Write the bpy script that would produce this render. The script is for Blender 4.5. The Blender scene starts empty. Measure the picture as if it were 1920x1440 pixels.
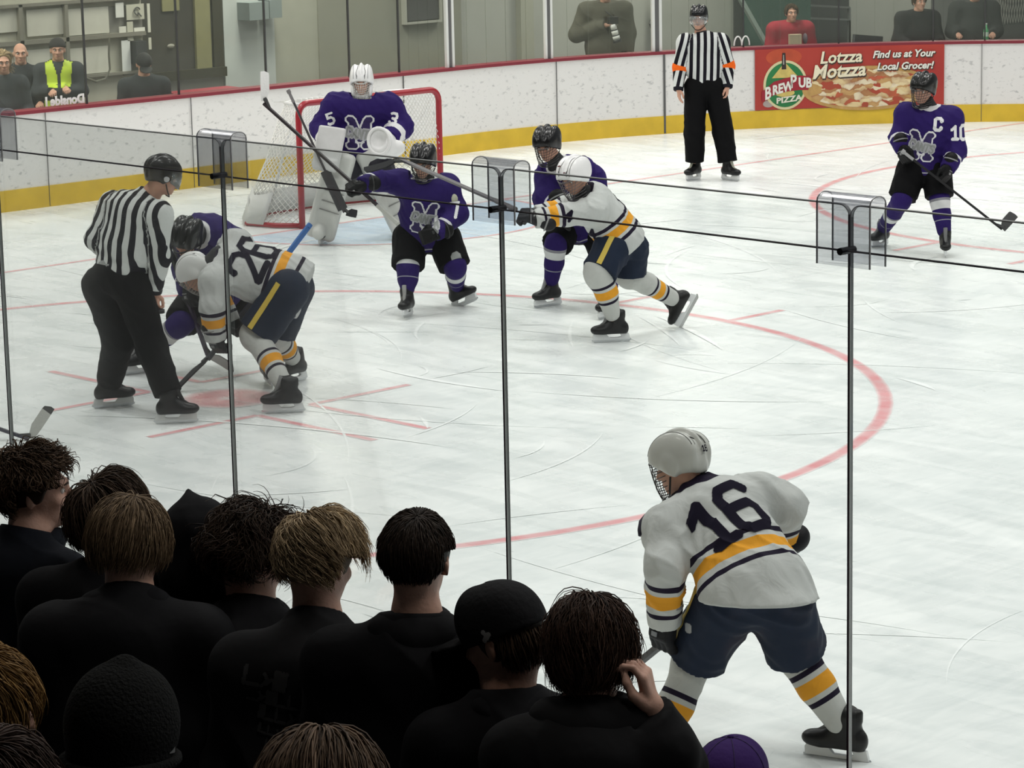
import bpy, math, random
import numpy as np
from mathutils import Matrix, Vector

# ---------------------------------------------------------------- camera, world, lights
scene = bpy.context.scene
C = scene.collection
scene.view_settings.view_transform = 'Standard'
scene.view_settings.look = 'None'
scene.view_settings.gamma = 1.0
scene.view_settings.use_curve_mapping = False
scene.view_settings.exposure = 0.0

cam_d = bpy.data.cameras.new('camera')
cam = bpy.data.objects.new('camera', cam_d)
C.objects.link(cam)
YAW, PITCH, ROLL, FPX = -0.806189, -0.196678, -0.020861, 5275.81
cam_d.sensor_width = 36.0
cam_d.lens = FPX * 36.0 / 1920.0
cam_d.clip_start = 0.1
cam_d.clip_end = 300
_F = Vector((math.cos(PITCH) * math.sin(YAW), math.cos(PITCH) * math.cos(YAW), math.sin(PITCH)))
_R = Vector((math.cos(YAW), -math.sin(YAW), 0))
_U = _R.cross(_F)
_R2 = math.cos(ROLL) * _R + math.sin(ROLL) * _U
_U2 = -math.sin(ROLL) * _R + math.cos(ROLL) * _U
cam.matrix_world = Matrix(((_R2.x, _U2.x, -_F.x, 21.3677), (_R2.y, _U2.y, -_F.y, -18.6003), (_R2.z, _U2.z, -_F.z, 3.8967), (0, 0, 0, 1)))
scene.camera = cam

world = bpy.data.worlds.new('arena_air')
scene.world = world
world.use_nodes = True
world.node_tree.nodes['Background'].inputs[0].default_value = (0.86, 0.95, 1.0, 1)
world.node_tree.nodes['Background'].inputs[1].default_value = 0.16

def area(name, loc, sx, sy, power, col=(1, 0.985, 0.95), aim=None, spread=150):
    l = bpy.data.lights.new(name, 'AREA')
    l.shape = 'RECTANGLE'; l.size = sx; l.size_y = sy; l.energy = power; l.color = col
    l.spread = math.radians(spread)
    o = bpy.data.objects.new(name, l); C.objects.link(o); o.location = loc
    if aim is not None:
        d = Vector(aim) - Vector(loc)
        o.rotation_euler = d.to_track_quat('-Z', 'Y').to_euler()
    return o

# rows of long arena fixtures over the ice
for iy, y in enumerate((-9.5, -3.2, 3.2, 9.5)):
    for ix, x in enumerate((-1.5, 5.0, 11.5, 18.0)):
        area('ice_light', (x, y, 8.6), 3.2, 1.4, 178, spread=140)
# unseen fill lamps added to brighten the background behind the end glass
for y in (-3.0, 4.0, 11.0, 18.0):
    area('background_fill', (-5.6, y, 5.2), 1.2, 1.2, 230, (1, 0.97, 0.86), spread=160)

# ---------------------------------------------------------------- small maths
def V(*a): return np.array(a, float)
def W(r, f, u=0.0):
    """right, away, up as seen from the stand"""
    return V(r * _R.x + f * -_R.y, r * _R.y + f * _R.x, u)
def nz(v):
    v = np.asarray(v, float); return v / max(np.linalg.norm(v), 1e-9)
def lerp(a, b, t): return np.asarray(a, float) * (1 - t) + np.asarray(b, float) * t
def frame(f, u):
    """columns right, forward, up"""
    f = nz(f); r = nz(np.cross(f, u)); u = np.cross(r, f)
    return np.stack([r, f, u], 1)

# ---------------------------------------------------------------- materials
MATS = {}
def _nodes(name):
    m = bpy.data.materials.new(name); m.use_nodes = True
    nt = m.node_tree; b = nt.nodes['Principled BSDF']
    return m, nt, b
def mat(name, col, rough=0.7, metal=0.0, bump=0.0, bscale=60, var=0.0, vscale=8, spec=0.5, sheen=0.0, coat=0.0):
    if name in MATS: return MATS[name]
    m, nt, b = _nodes(name)
    b.inputs['Base Color'].default_value = (*col, 1)
    b.inputs['Roughness'].default_value = rough
    b.inputs['Metallic'].default_value = metal
    b.inputs['Specular IOR Level'].default_value = spec
    if sheen: b.inputs['Sheen Weight'].default_value = sheen
    if coat: b.inputs['Coat Weight'].default_value = coat
    if bump or var:
        tc = nt.nodes.new('ShaderNodeTexCoord')
    if bump:
        n = nt.nodes.new('ShaderNodeTexNoise'); n.inputs['Scale'].default_value = bscale; n.inputs['Detail'].default_value = 3
        bp = nt.nodes.new('ShaderNodeBump'); bp.inputs['Strength'].default_value = bump; bp.inputs['Distance'].default_value = 0.02
        nt.links.new(tc.outputs['Object'], n.inputs['Vector']); nt.links.new(n.outputs[0], bp.inputs['Height'])
        nt.links.new(bp.outputs[0], b.inputs['Normal'])
    if var:
        n = nt.nodes.new('ShaderNodeTexNoise'); n.inputs['Scale'].default_value = vscale; n.inputs['Detail'].default_value = 4
        mx = nt.nodes.new('ShaderNodeMix'); mx.data_type = 'RGBA'
        mx.inputs[6].default_value = (*[c * (1 - var) for c in col], 1)
        mx.inputs[7].default_value = (*[min(1, c * (1 + var)) for c in col], 1)
        nt.links.new(tc.outputs['Object'], n.inputs['Vector']); nt.links.new(n.outputs[0], mx.inputs[0])
        nt.links.new(mx.outputs[2], b.inputs['Base Color'])
    MATS[name] = m
    return m

def _ramp(nt, src, stops, base):
    """stops: (from_m, to_m, colour) in metres 0..1; constant steps"""
    cr = nt.nodes.new('ShaderNodeValToRGB'); cr.color_ramp.interpolation = 'CONSTANT'
    el = cr.color_ramp.elements
    pts = [(0.0, base)]
    for a, b_, c in sorted(stops):
        if abs(pts[-1][0] - a) < 1e-6: pts[-1] = (a, c)
        else: pts.append((a, c))
        pts.append((b_, base))
    el[0].position = pts[0][0]; el[0].color = (*pts[0][1], 1)
    el[1].position = 0.9999; el[1].color = (*pts[-1][1], 1)
    for p, c in pts[1:]:
        e = el.new(p); e.color = (*c, 1)
    nt.links.new(src, cr.inputs[0])
    return cr.outputs[0]
def _attr(nt, name):
    a = nt.nodes.new('ShaderNodeAttribute'); a.attribute_name = name; return a.outputs['Fac']
def _math(nt, op, a, b=None, c=None):
    n = nt.nodes.new('ShaderNodeMath'); n.operation = op
    for i, v in enumerate((a, b, c)):
        if v is None: continue
        if isinstance(v, (int, float)): n.inputs[i].default_value = v
        else: nt.links.new(v, n.inputs[i])
    return n.outputs[0]
def _mix(nt, fac, a, b):
    n = nt.nodes.new('ShaderNodeMix'); n.data_type = 'RGBA'
    for s, v in ((0, fac), (6, a), (7, b)):
        if isinstance(v, tuple): n.inputs[s].default_value = (*v, 1)
        elif isinstance(v, (int, float)): n.inputs[s].default_value = v
        else: nt.links.new(v, n.inputs[s])
    return n.outputs[2]
def _fabric_bump(nt, b, strength=0.25, scale=14):
    tc = nt.nodes.new('ShaderNodeTexCoord')
    n = nt.nodes.new('ShaderNodeTexNoise'); n.inputs['Scale'].default_value = scale; n.inputs['Detail'].default_value = 4
    n.inputs['Distortion'].default_value = 0.6
    bp = nt.nodes.new('ShaderNodeBump'); bp.inputs['Strength'].default_value = strength; bp.inputs['Distance'].default_value = 0.04
    n.inputs['Roughness'].default_value = .42
    nt.links.new(tc.outputs['Object'], n.inputs['Vector']); nt.links.new(n.outputs[0], bp.inputs['Height'])
    nt.links.new(bp.outputs[0], b.inputs['Normal'])
def knit(name, base, stops, arm_stops=None, yoke=None, rough=0.75):
    """striped knit: 'st' runs up from the hem, 'sa' up from the cuff, 'w' > 0 on sleeves, 'yk' > 0 on the yoke"""
    if name in MATS: return MATS[name]
    m, nt, b = _nodes(name)
    col = _ramp(nt, _attr(nt, 'st'), stops, base)
    if arm_stops is not None:
        col2 = _ramp(nt, _attr(nt, 'sa'), arm_stops, base)
        col = _mix(nt, _math(nt, 'GREATER_THAN', _attr(nt, 'w'), 0.0), col, col2)
    if yoke is not None:
        col = _mix(nt, _math(nt, 'GREATER_THAN', _attr(nt, 'yk'), 0.0), col, yoke)
    nt.links.new(col, b.inputs['Base Color'])
    b.inputs['Roughness'].default_value = rough; b.inputs['Specular IOR Level'].default_value = .15
    _fabric_bump(nt, b, .45, 9)
    MATS[name] = m
    return m
def zebra(name, band=None):
    """official's shirt: 'lat' is metres across the stripes"""
    if name in MATS: return MATS[name]
    m, nt, b = _nodes(name)
    f = _math(nt, 'FRACT', _math(nt, 'MULTIPLY_ADD', _attr(nt, 'lat'), 1 / 0.074, 20.25))
    col = _mix(nt, _math(nt, 'GREATER_THAN', f, 0.5), (0.008, 0.007, 0.012), (0.62, 0.64, 0.62))
    w = _math(nt, 'GREATER_THAN', _attr(nt, 'w'), 0.0)
    sa = _attr(nt, 'sa')
    cuff = _math(nt, 'MULTIPLY', w, _math(nt, 'LESS_THAN', sa, 0.035))
    col = _mix(nt, cuff, col, (0.01, 0.01, 0.015))
    if band:
        t = _math(nt, 'MULTIPLY', _math(nt, 'GREATER_THAN', sa, band[0]), _math(nt, 'LESS_THAN', sa, band[1]))
        col = _mix(nt, _math(nt, 'MULTIPLY', w, t), col, (0.83, 0.13, 0.012))
    nt.links.new(col, b.inputs['Base Color']); b.inputs['Roughness'].default_value = 0.8; b.inputs['Specular IOR Level'].default_value = .15
    _fabric_bump(nt, b, 0.45, 12)
    MATS[name] = m
    return m
def hair_mat(name, dark, light, rough=0.45):
    if name in MATS: return MATS[name]
    m, nt, b = _nodes(name)
    cr = nt.nodes.new('ShaderNodeValToRGB')
    cr.color_ramp.elements[0].color = (*dark, 1); cr.color_ramp.elements[1].color = (*light, 1)
    nt.links.new(_attr(nt, 'rnd'), cr.inputs[0]); nt.links.new(cr.outputs[0], b.inputs['Base Color'])
    b.inputs['Roughness'].default_value = rough + .1; b.inputs['Specular IOR Level'].default_value = 0.14
    MATS[name] = m
    return m
def skin(name='skin_light', col=(0.56, 0.31, 0.22)):
    if name in MATS: return MATS[name]
    m = mat(name, col, 0.55, bump=0.08, bscale=90, var=0.1, vscale=14, spec=0.35)
    m.node_tree.nodes['Principled BSDF'].inputs['Subsurface Weight'].default_value = 0.06
    m.node_tree.nodes['Principled BSDF'].inputs['Subsurface Radius'].default_value = (0.02, 0.008, 0.004)
    return m
def clear(name, tint=(0.93, 0.96, 0.95), haze=0.05, hcol=(0.7, 0.75, 0.74), gloss=0.06):
    if name in MATS: return MATS[name]
    m = bpy.data.materials.new(name); m.use_nodes = True; nt = m.node_tree; nt.nodes.clear()
    out = nt.nodes.new('ShaderNodeOutputMaterial')
    tr = nt.nodes.new('ShaderNodeBsdfTransparent'); tr.inputs[0].default_value = (*tint, 1)
    gl = nt.nodes.new('ShaderNodeBsdfGlossy'); gl.inputs['Roughness'].default_value = 0.06
    df = nt.nodes.new('ShaderNodeBsdfDiffuse'); df.inputs[0].default_value = (*hcol, 1)
    fr = nt.nodes.new('ShaderNodeFresnel'); fr.inputs[0].default_value = 1.3
    mul = _math(nt, 'MULTIPLY', fr.outputs[0], gloss * 10)
    m1 = nt.nodes.new('ShaderNodeMixShader'); m2 = nt.nodes.new('ShaderNodeMixShader')
    nt.links.new(mul, m1.inputs[0]); nt.links.new(tr.outputs[0], m1.inputs[1]); nt.links.new(gl.outputs[0], m1.inputs[2])
    m2.inputs[0].default_value = haze
    nt.links.new(m1.outputs[0], m2.inputs[1]); nt.links.new(df.outputs[0], m2.inputs[2])
    nt.links.new(m2.outputs[0], out.inputs[0])
    MATS[name] = m
    return m

# ---------------------------------------------------------------- objects
def mesh_obj(name, verts, faces, material, parent=None, smooth=True, attrs=None, mats=None, fmat=None):
    me = bpy.data.meshes.new(name)
    verts = np.asarray(verts, np.float32).reshape(-1, 3)
    if isinstance(faces, np.ndarray):
        n = faces.shape[1]
        me.vertices.add(len(verts)); me.vertices.foreach_set('co', verts.ravel())
        me.loops.add(faces.size); me.loops.foreach_set('vertex_index', faces.astype(np.int32).ravel())
        me.polygons.add(len(faces)); me.polygons.foreach_set('loop_start', np.arange(0, faces.size, n, dtype=np.int32))
        me.update(calc_edges=True)
    else:
        me.from_pydata([tuple(map(float, v)) for v in verts], [], [tuple(int(i) for i in f) for f in faces])
        me.update()
    if smooth: me.polygons.foreach_set('use_smooth', np.ones(len(me.polygons), bool))
    if attrs:
        for k, a in attrs.items():
            at = me.attributes.new(k, 'FLOAT', 'POINT'); at.data.foreach_set('value', np.asarray(a, np.float32))
    if mats:
        for mm in mats: me.materials.append(mm)
        if fmat is not None: me.polygons.foreach_set('material_index', np.asarray(fmat, np.int32))
    else:
        me.materials.append(material)
    me.validate()
    o = bpy.data.objects.new(name, me); C.objects.link(o)
    if parent is not None:
        o.parent = parent
        o.matrix_parent_inverse = Matrix.Translation(-world_loc(parent))
    return o
def world_loc(o):
    return Vector(o['_base']) if '_base' in o else Vector(o.location)
def thing(name, label, cat, loc, group=None):
    o = bpy.data.objects.new(name, None); C.objects.link(o)
    o.location = [float(v) for v in loc]; o.empty_display_size = 0.1
    o['label'] = label; o['category'] = cat
    if group: o['group'] = group
    return o
def tag(o, label, cat, group=None):
    o['label'] = label; o['category'] = cat
    if group: o['group'] = group
    return o
def struct(o):
    o['kind'] = 'structure'; return o

class MB:
    """collects simple solids, links them as one mesh"""
    def __init__(s): s.v = []; s.f = []; s.m = []; s.cur = 0
    def add(s, vs, fs):
        o = len(s.v); s.v += [tuple(map(float, v)) for v in vs]; s.f += [tuple(i + o for i in f) for f in fs]; s.m += [s.cur] * len(fs)
        return s
    def box(s, lo, hi):
        x0, y0, z0 = lo; x1, y1, z1 = hi
        return s.add([(x0, y0, z0), (x1, y0, z0), (x1, y1, z0), (x0, y1, z0), (x0, y0, z1), (x1, y0, z1), (x1, y1, z1), (x0, y1, z1)],
                     [(0, 3, 2, 1), (4, 5, 6, 7), (0, 1, 5, 4), (1, 2, 6, 5), (2, 3, 7, 6), (3, 0, 4, 7)])
    def obox(s, c, M, half):
        c = np.asarray(c, float); M = np.asarray(M, float); vs = []
        for z in (-1, 1):
            for x, y in ((-1, -1), (1, -1), (1, 1), (-1, 1)):
                vs.append(c + M @ (np.array([x, y, z]) * half))
        return s.add(vs, [(0, 3, 2, 1), (4, 5, 6, 7), (0, 1, 5, 4), (1, 2, 6, 5), (2, 3, 7, 6), (3, 0, 4, 7)])
    def bar(s, a, b, w, h, up=(0, 0, 1)):
        a = np.asarray(a, float); b = np.asarray(b, float); M = frame(b - a, up)
        return s.obox((a + b) / 2, M, np.array([w / 2, np.linalg.norm(b - a) / 2, h / 2]))
    def tube(s, pts, r, n=6, cap=True, closed=False):
        pts = [np.asarray(p, float) for p in pts]; k = len(pts)
        rr = r if hasattr(r, '__len__') else [r] * k
        vs = []; ref = None
        for i, p in enumerate(pts):
            if closed: t = pts[(i + 1) % k] - pts[i - 1]
            else: t = pts[min(i + 1, k - 1)] - pts[max(i - 1, 0)]
            t = nz(t)
            if ref is None: ref = nz(np.cross(t, V(0.3, 0.2, 1) if abs(t[2]) < 0.9 else V(1, 0, 0)))
            ref = nz(ref - t * np.dot(ref, t)); q = np.cross(t, ref)
            for j in range(n):
                a = 2 * math.pi * j / n
                vs.append(p + rr[i] * (math.cos(a) * ref + math.sin(a) * q))
        fs = []
        for i in range(k if closed else k - 1):
            i2 = (i + 1) % k
            for j in range(n):
                j2 = (j + 1) % n
                fs.append((i * n + j, i * n + j2, i2 * n + j2, i2 * n + j))
        if cap and not closed:
            fs.append(tuple(range(n - 1, -1, -1))); fs.append(tuple((k - 1) * n + j for j in range(n)))
        return s.add(vs, fs)
    def prism(s, poly, M, c, depth):
        """poly (x, y) in the plane of M columns 0, 1, thickness along column 2"""
        c = np.asarray(c, float); n = len(poly)
        vs = [c + M @ V(x, y, 0) for x, y in poly] + [c + M @ V(x, y, depth) for x, y in poly]
        fs = [tuple(range(n - 1, -1, -1)), tuple(range(n, 2 * n))] + [(i, (i + 1) % n, n + (i + 1) % n, n + i) for i in range(n)]
        return s.add(vs, fs)
    def ball(s, c, r, n=10, M=None):
        c = np.asarray(c, float); r = np.asarray(r if hasattr(r, '__len__') else (r, r, r), float)
        vs = []; fs = []; m = n // 2
        for i in range(m + 1):
            a = math.pi * i / m
            for j in range(n):
                b = 2 * math.pi * j / n
                d = r * V(math.sin(a) * math.cos(b), math.sin(a) * math.sin(b), math.cos(a))
                vs.append(c + (M @ d if M is not None else d))
        for i in range(m):
            for j in range(n):
                fs.append((i * n + j, (i + 1) * n + j, (i + 1) * n + (j + 1) % n, i * n + (j + 1) % n))
        return s.add(vs, fs)
    def build(s, name, material, parent=None, smooth=False, mats=None):
        return mesh_obj(name, np.array(s.v), s.f, material, parent, smooth, mats=mats, fmat=s.m if mats else None)

# ---------------------------------------------------------------- solids from distance fields
def smin(a, b, k):
    if k <= 0: return np.minimum(a, b)
    h = np.clip(0.5 + 0.5 * (b - a) / k, 0, 1)
    return b + (a - b) * h - k * h * (1 - h)
def Cone(a, b, ra, rb, k=None): return ('c', np.asarray(a, float), np.asarray(b, float), ra, rb, k)
def Oval(a, b, S, ra, rb, k=None): return ('o', np.asarray(a, float), np.asarray(b, float), nz(S), ra, rb, k)
def Ell(c, M, r, k=None): return ('e', np.asarray(c, float), np.asarray(M, float), np.asarray(r, float), None, k)
def Box(c, M, h, rd, k=None): return ('b', np.asarray(c, float), np.asarray(M, float), np.asarray(h, float), rd, k)
def prim_d(p, P):
    t = p[0]
    if t == 'c':
        _, a, b, ra, rb, _k = p
        ab = b - a; L2 = max(ab @ ab, 1e-12); h = np.clip((P - a) @ ab / L2, 0, 1)
        q = P - a - h[:, None] * ab
        return np.sqrt((q * q).sum(1)) - (ra + (rb - ra) * h)
    if t == 'o':
        _, a, b, S, ra, rb, _k = p
        ab = b - a; L2 = max(ab @ ab, 1e-12); h = np.clip((P - a) @ ab / L2, 0, 1)
        A = ab / math.sqrt(L2); S = nz(S - A * (S @ A)); N = np.cross(S, A)
        q = P - a - h[:, None] * ab
        rs = ra[0] + (rb[0] - ra[0]) * h; rn = ra[1] + (rb[1] - ra[1]) * h; mn = np.minimum(rs, rn)
        return (np.sqrt(((q @ S) / rs) ** 2 + ((q @ N) / rn) ** 2 + ((q @ A) / mn) ** 2) - 1) * mn
    if t == 'e':
        _, c, M, r, _, _k = p
        q = (P - c) @ M
        k0 = np.sqrt(((q / r) ** 2).sum(1)); k1 = np.sqrt(((q / (r * r)) ** 2).sum(1)) + 1e-9
        return k0 * (k0 - 1) / k1
    if t == 'b':
        _, c, M, hf, rd, _k = p
        q = np.abs((P - c) @ M) - (hf - rd)
        return np.sqrt((np.maximum(q, 0) ** 2).sum(1)) + np.minimum(q.max(1), 0) - rd
def prim_b(p):
    if p[0] in 'co':
        r = max(p[3], p[4]) if p[0] == 'c' else max(*p[4], *p[5])
        return np.minimum(p[1], p[2]) - r, np.maximum(p[1], p[2]) + r
    r = np.linalg.norm(p[3]) if p[0] == 'b' else max(p[3])
    return p[1] - r, p[1] + r
class Field:
    def __init__(s, prims, k=0.02, cut=(), carve=(), fold=0.0, fs=26.0, seed=0):
        s.p = list(prims); s.k = k; s.cut = list(cut); s.carve = list(carve); s.fold = fold; s.fs = fs; s.seed = seed
    def __call__(s, P):
        d = None
        for p in s.p:
            v = prim_d(p, P)
            d = v if d is None else smin(d, v, p[-1] if p[-1] is not None else s.k)
        if s.fold:
            f = s.fs * 1.5; x, y, z = P[:, 0] + s.seed, P[:, 1] - s.seed * 0.7, P[:, 2] * .8
            w1 = x * .6 + y * .5 + z * .7; w2 = x * .7 - y * .6 + z * .4
            q = np.sin(f * .33 * w2 + 1.3 * np.sin(f * .25 * z))
            a1 = 1 - 2 * np.abs(np.sin(.5 * f * w1 + 1.9 * q)) ** .6
            a2 = np.sin(f * 1.9 * w2 + 2.1 * np.sin(f * .7 * w1))
            d = d - s.fold * (1.1 * a1 * (.55 + .45 * q) + .35 * a2)
        for c, n, rad in getattr(s, 'trim', ()):      # flat ends of trouser legs and the like
            q = P - c; v = q @ n; rr = np.sqrt(np.maximum((q * q).sum(1) - v * v, 0))
            d = np.where((rr < rad) & (v > -.06) & (v < .3), np.maximum(d, v), d)
        for c, n, k in s.cut:                       # keep the side the normal points away from
            v = (P - c) @ n
            d = -smin(-d, -v, k)
        for p, k in s.carve:
            d = -smin(-d, prim_d(p, P), k)
        return d
    def bounds(s):
        lo = np.min([prim_b(p)[0] for p in s.p], 0); hi = np.max([prim_b(p)[1] for p in s.p], 0)
        return lo - 0.02 - s.k, hi + 0.02 + s.k
def polygonise(f, h, lo=None, hi=None):
    if lo is None: lo, hi = f.bounds()
    B = 4
    nb = np.maximum(np.ceil((hi - lo) / (h * B)).astype(int), 1)
    n = nb * B
    g = [lo[i] + h * (np.arange(nb[i]) * B + (B - 1) / 2) for i in range(3)]
    Cc = np.stack(np.meshgrid(*g, indexing='ij'), -1).reshape(-1, 3)
    dc = f(Cc)
    act = np.abs(dc) < h * B * 1.25 + abs(getattr(f, 'fold', 0)) * 2
    D = np.repeat(np.repeat(np.repeat(np.where(dc > 0, 1.0, -1.0).astype(np.float32).reshape(nb), B, 0), B, 1), B, 2)
    idx = np.argwhere(act.reshape(nb)) * B
    off = np.stack(np.meshgrid(*[np.arange(B)] * 3, indexing='ij'), -1).reshape(-1, 3)
    I = (idx[:, None, :] + off[None]).reshape(-1, 3)
    for s0 in range(0, len(I), 400000):
        J = I[s0:s0 + 400000]
        D[J[:, 0], J[:, 1], J[:, 2]] = f(lo + J * h)
    ins = D < 0
    if not ins.any(): return np.zeros((0, 3)), np.zeros((0, 4), int)
    nx, ny, nzz = D.shape
    cs = np.zeros((nx - 1, ny - 1, nzz - 1), np.int8)
    for a in (0, 1):
        for b in (0, 1):
            for c in (0, 1):
                cs += ins[a:nx - 1 + a, b:ny - 1 + b, c:nzz - 1 + c]
    cells = np.argwhere((cs > 0) & (cs < 8))
    vid = -np.ones(cs.shape, np.int64); vid[cells[:, 0], cells[:, 1], cells[:, 2]] = np.arange(len(cells))
    acc = np.zeros((len(cells), 3)); cnt = np.zeros(len(cells))
    cor = [(a, b, c) for a in (0, 1) for b in (0, 1) for c in (0, 1)]
    vals = {c: D[cells[:, 0] + c[0], cells[:, 1] + c[1], cells[:, 2] + c[2]] for c in cor}
    for c in cor:
        for ax in range(3):
            if c[ax]: continue
            e = list(c); e[ax] = 1; e = tuple(e)
            a, b = vals[c], vals[e]; m = (a < 0) != (b < 0)
            t = np.where(m, a / np.where(m, a - b, 1), 0)
            p = np.zeros((len(cells), 3)) + np.array(c); p[:, ax] += t
            acc[m] += p[m]; cnt[m] += 1
    verts = lo + (cells + acc / np.maximum(cnt, 1)[:, None]) * h
    faces = []
    for ax in range(3):
        o1, o2 = [(1, 2), (2, 0), (0, 1)][ax]
        sl = [slice(1, -1)] * 3; sl[ax] = slice(0, -1)
        sl2 = list(sl); sl2[ax] = slice(1, None)
        A = ins[tuple(sl)]; Bn = ins[tuple(sl2)]
        e = np.argwhere(A != Bn); pos = A[e[:, 0], e[:, 1], e[:, 2]]
        base = e.copy(); base[:, o1] += 1; base[:, o2] += 1
        q = []
        for d1, d2 in ((-1, -1), (0, -1), (0, 0), (-1, 0)):
            c = base.copy(); c[:, o1] += d1; c[:, o2] += d2
            q.append(vid[c[:, 0], c[:, 1], c[:, 2]])
        q = np.stack(q, 1); q[~pos] = q[~pos][:, ::-1]
        faces.append(q)
    faces = np.concatenate(faces)
    faces = faces[(faces >= 0).all(1)]
    return verts, faces
def on_surface(f, pts, lift=.003, n=12):
    P = np.array(pts, float); e = 1e-3
    for _ in range(n):
        d = f(P); g = np.stack([f(P + V(e, 0, 0)), f(P + V(0, e, 0)), f(P + V(0, 0, e))], 1) - d[:, None]
        g /= np.maximum(np.linalg.norm(g, axis=1, keepdims=True), 1e-9); P = P - g * np.clip(d - lift, -.05, .05)[:, None] * .8
    return P
def sdf_obj(name, f, h, material, parent=None, attrs=None, relax=1):
    v, q = polygonise(f, h)
    if relax and len(v):
        for _ in range(relax):
            e = 1e-3
            d = f(v)
            g = np.stack([f(v + V(e, 0, 0)), f(v + V(0, e, 0)), f(v + V(0, 0, e))], 1) - d[:, None]
            g /= np.maximum(np.linalg.norm(g, axis=1, keepdims=True), 1e-9)
            v = v - g * np.clip(d, -h, h)[:, None] * 0.9
    a = attrs(v) if attrs else None
    return mesh_obj(name, v, q, material, parent, True, a)

# ---------------------------------------------------------------- lettering on cloth
GL = {
    '1': [[(-.1, .95), (.25, 1.25), (.25, .1)], [(0, .06), (.5, .06)]],
    '1b': [[(-.06, .93), (.3, 1.3), (.3, .05)], [(0.0, .08), (.6, .08)]],
    '6': [[(.75, 1.1), (.6, 1.3), (.15, 1.3), (0, 1.1), (0, .2), (.15, 0), (.6, 0), (.75, .2), (.75, .55), (.6, .72), (.1, .72)]],
    '2': [[(0, 1.0), (0, 1.15), (.15, 1.3), (.6, 1.3), (.75, 1.15), (.75, .85), (.05, .15), (.05, .06), (.75, .06)]],
    '4': [[(.6, 0), (.6, 1.3), (0, .45), (.8, .45)]],
    '7': [[(0, 1.28), (.7, 1.28), (.3, 0)]],
    '3': [[(0, 1.2), (.15, 1.3), (.6, 1.3), (.7, 1.1), (.7, .8), (.5, .68), (.25, .68)], [(.5, .68), (.7, .5), (.7, .2), (.55, 0), (.15, 0), (0, .15)]],
    '5': [[(.7, 1.28), (.05, 1.28), (.05, .75), (.5, .78), (.7, .6), (.7, .2), (.5, 0), (.1, 0), (0, .12)]],
    '0': [[(.15, 0), (.55, 0), (.7, .2), (.7, 1.1), (.55, 1.3), (.15, 1.3), (0, 1.1), (0, .2), (.15, 0)]],
    'C': [[(.7, 1.0), (.7, 1.15), (.55, 1.3), (.15, 1.3), (0, 1.15), (0, .15), (.15, 0), (.55, 0), (.7, .15), (.7, .3)]],
    'M': [[(0, .0), (.24, 0)], [(.12, 0), (.12, 1.3), (0, 1.3)], [(.12, 1.3), (.5, .35), (.88, 1.3)], [(.88, 0), (.88, 1.3), (1, 1.3)], [(.76, 0), (1, 0)]],
    'A': [[(0, 0), (.3, 1.2), (.6, 0)], [(.12, .4), (.5, .4)]],
    'S': [[(.6, 1.0), (.45, 1.2), (.15, 1.2), (0, 1.0), (.05, .75), (.55, .5), (.6, .2), (.45, 0), (.15, 0), (0, .2)]],
    'N': [[(0, 0), (0, 1.2), (.55, 0), (.55, 1.2)]],
    'T': [[(0, 1.2), (.6, 1.2)], [(.3, 1.2), (.3, 0)]],
    'R': [[(0, 0), (0, 1.2), (.45, 1.2), (.55, .9), (.45, .62), (0, .62)], [(.3, .62), (.6, 0)]],
    'P': [[(0, 0), (0, 1.2), (.45, 1.2), (.6, 1.0), (.6, .75), (.45, .58), (0, .58)]],
    'B': [[(0, 0), (0, 1.2), (.4, 1.2), (.52, .9), (.4, .65), (0, .65)], [(.4, .65), (.6, .45), (.55, .1), (.4, 0), (0, 0)]],
    'E': [[(.55, 1.2), (0, 1.2), (0, 0), (.55, 0)], [(0, .62), (.42, .62)]],
    'W': [[(0, 1.2), (.2, 0), (.42, .9), (.64, 0), (.84, 1.2)]],
    'U': [[(0, 1.2), (0, .2), (.15, 0), (.45, 0), (.6, .2), (.6, 1.2)]],
    'Z': [[(0, 1.2), (.6, 1.2), (0, 0), (.6, 0)]],
    'I': [[(0, 0), (0, 1.2)]],
    'mark': [[(0, 0), (.4, .5), (.1, .9)], [(.3, .2), (.7, .6)]],
    'dash': [[(0, 0), (.8, 0)]],
    'ring': [[(.5 + .5 * math.cos(a), .5 + .5 * math.sin(a)) for a in np.linspace(0, 6.2832, 17)]],
}
def glyph_dist(strokes, X, Y):
    d = np.full(X.shape, 9.0)
    for s in strokes:
        for (ax, ay), (bx, by) in zip(s[:-1], s[1:]):
            vx, vy = bx - ax, by - ay; L = max(vx * vx + vy * vy, 1e-9)
            t = np.clip(((X - ax) * vx + (Y - ay) * vy) / L, 0, 1)
            dx, dy = X - ax - t * vx, Y - ay - t * vy
            d = np.minimum(d, np.maximum(np.maximum(abs(dx), abs(dy)), (abs(dx) + abs(dy)) * 0.75))
    return d
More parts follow.
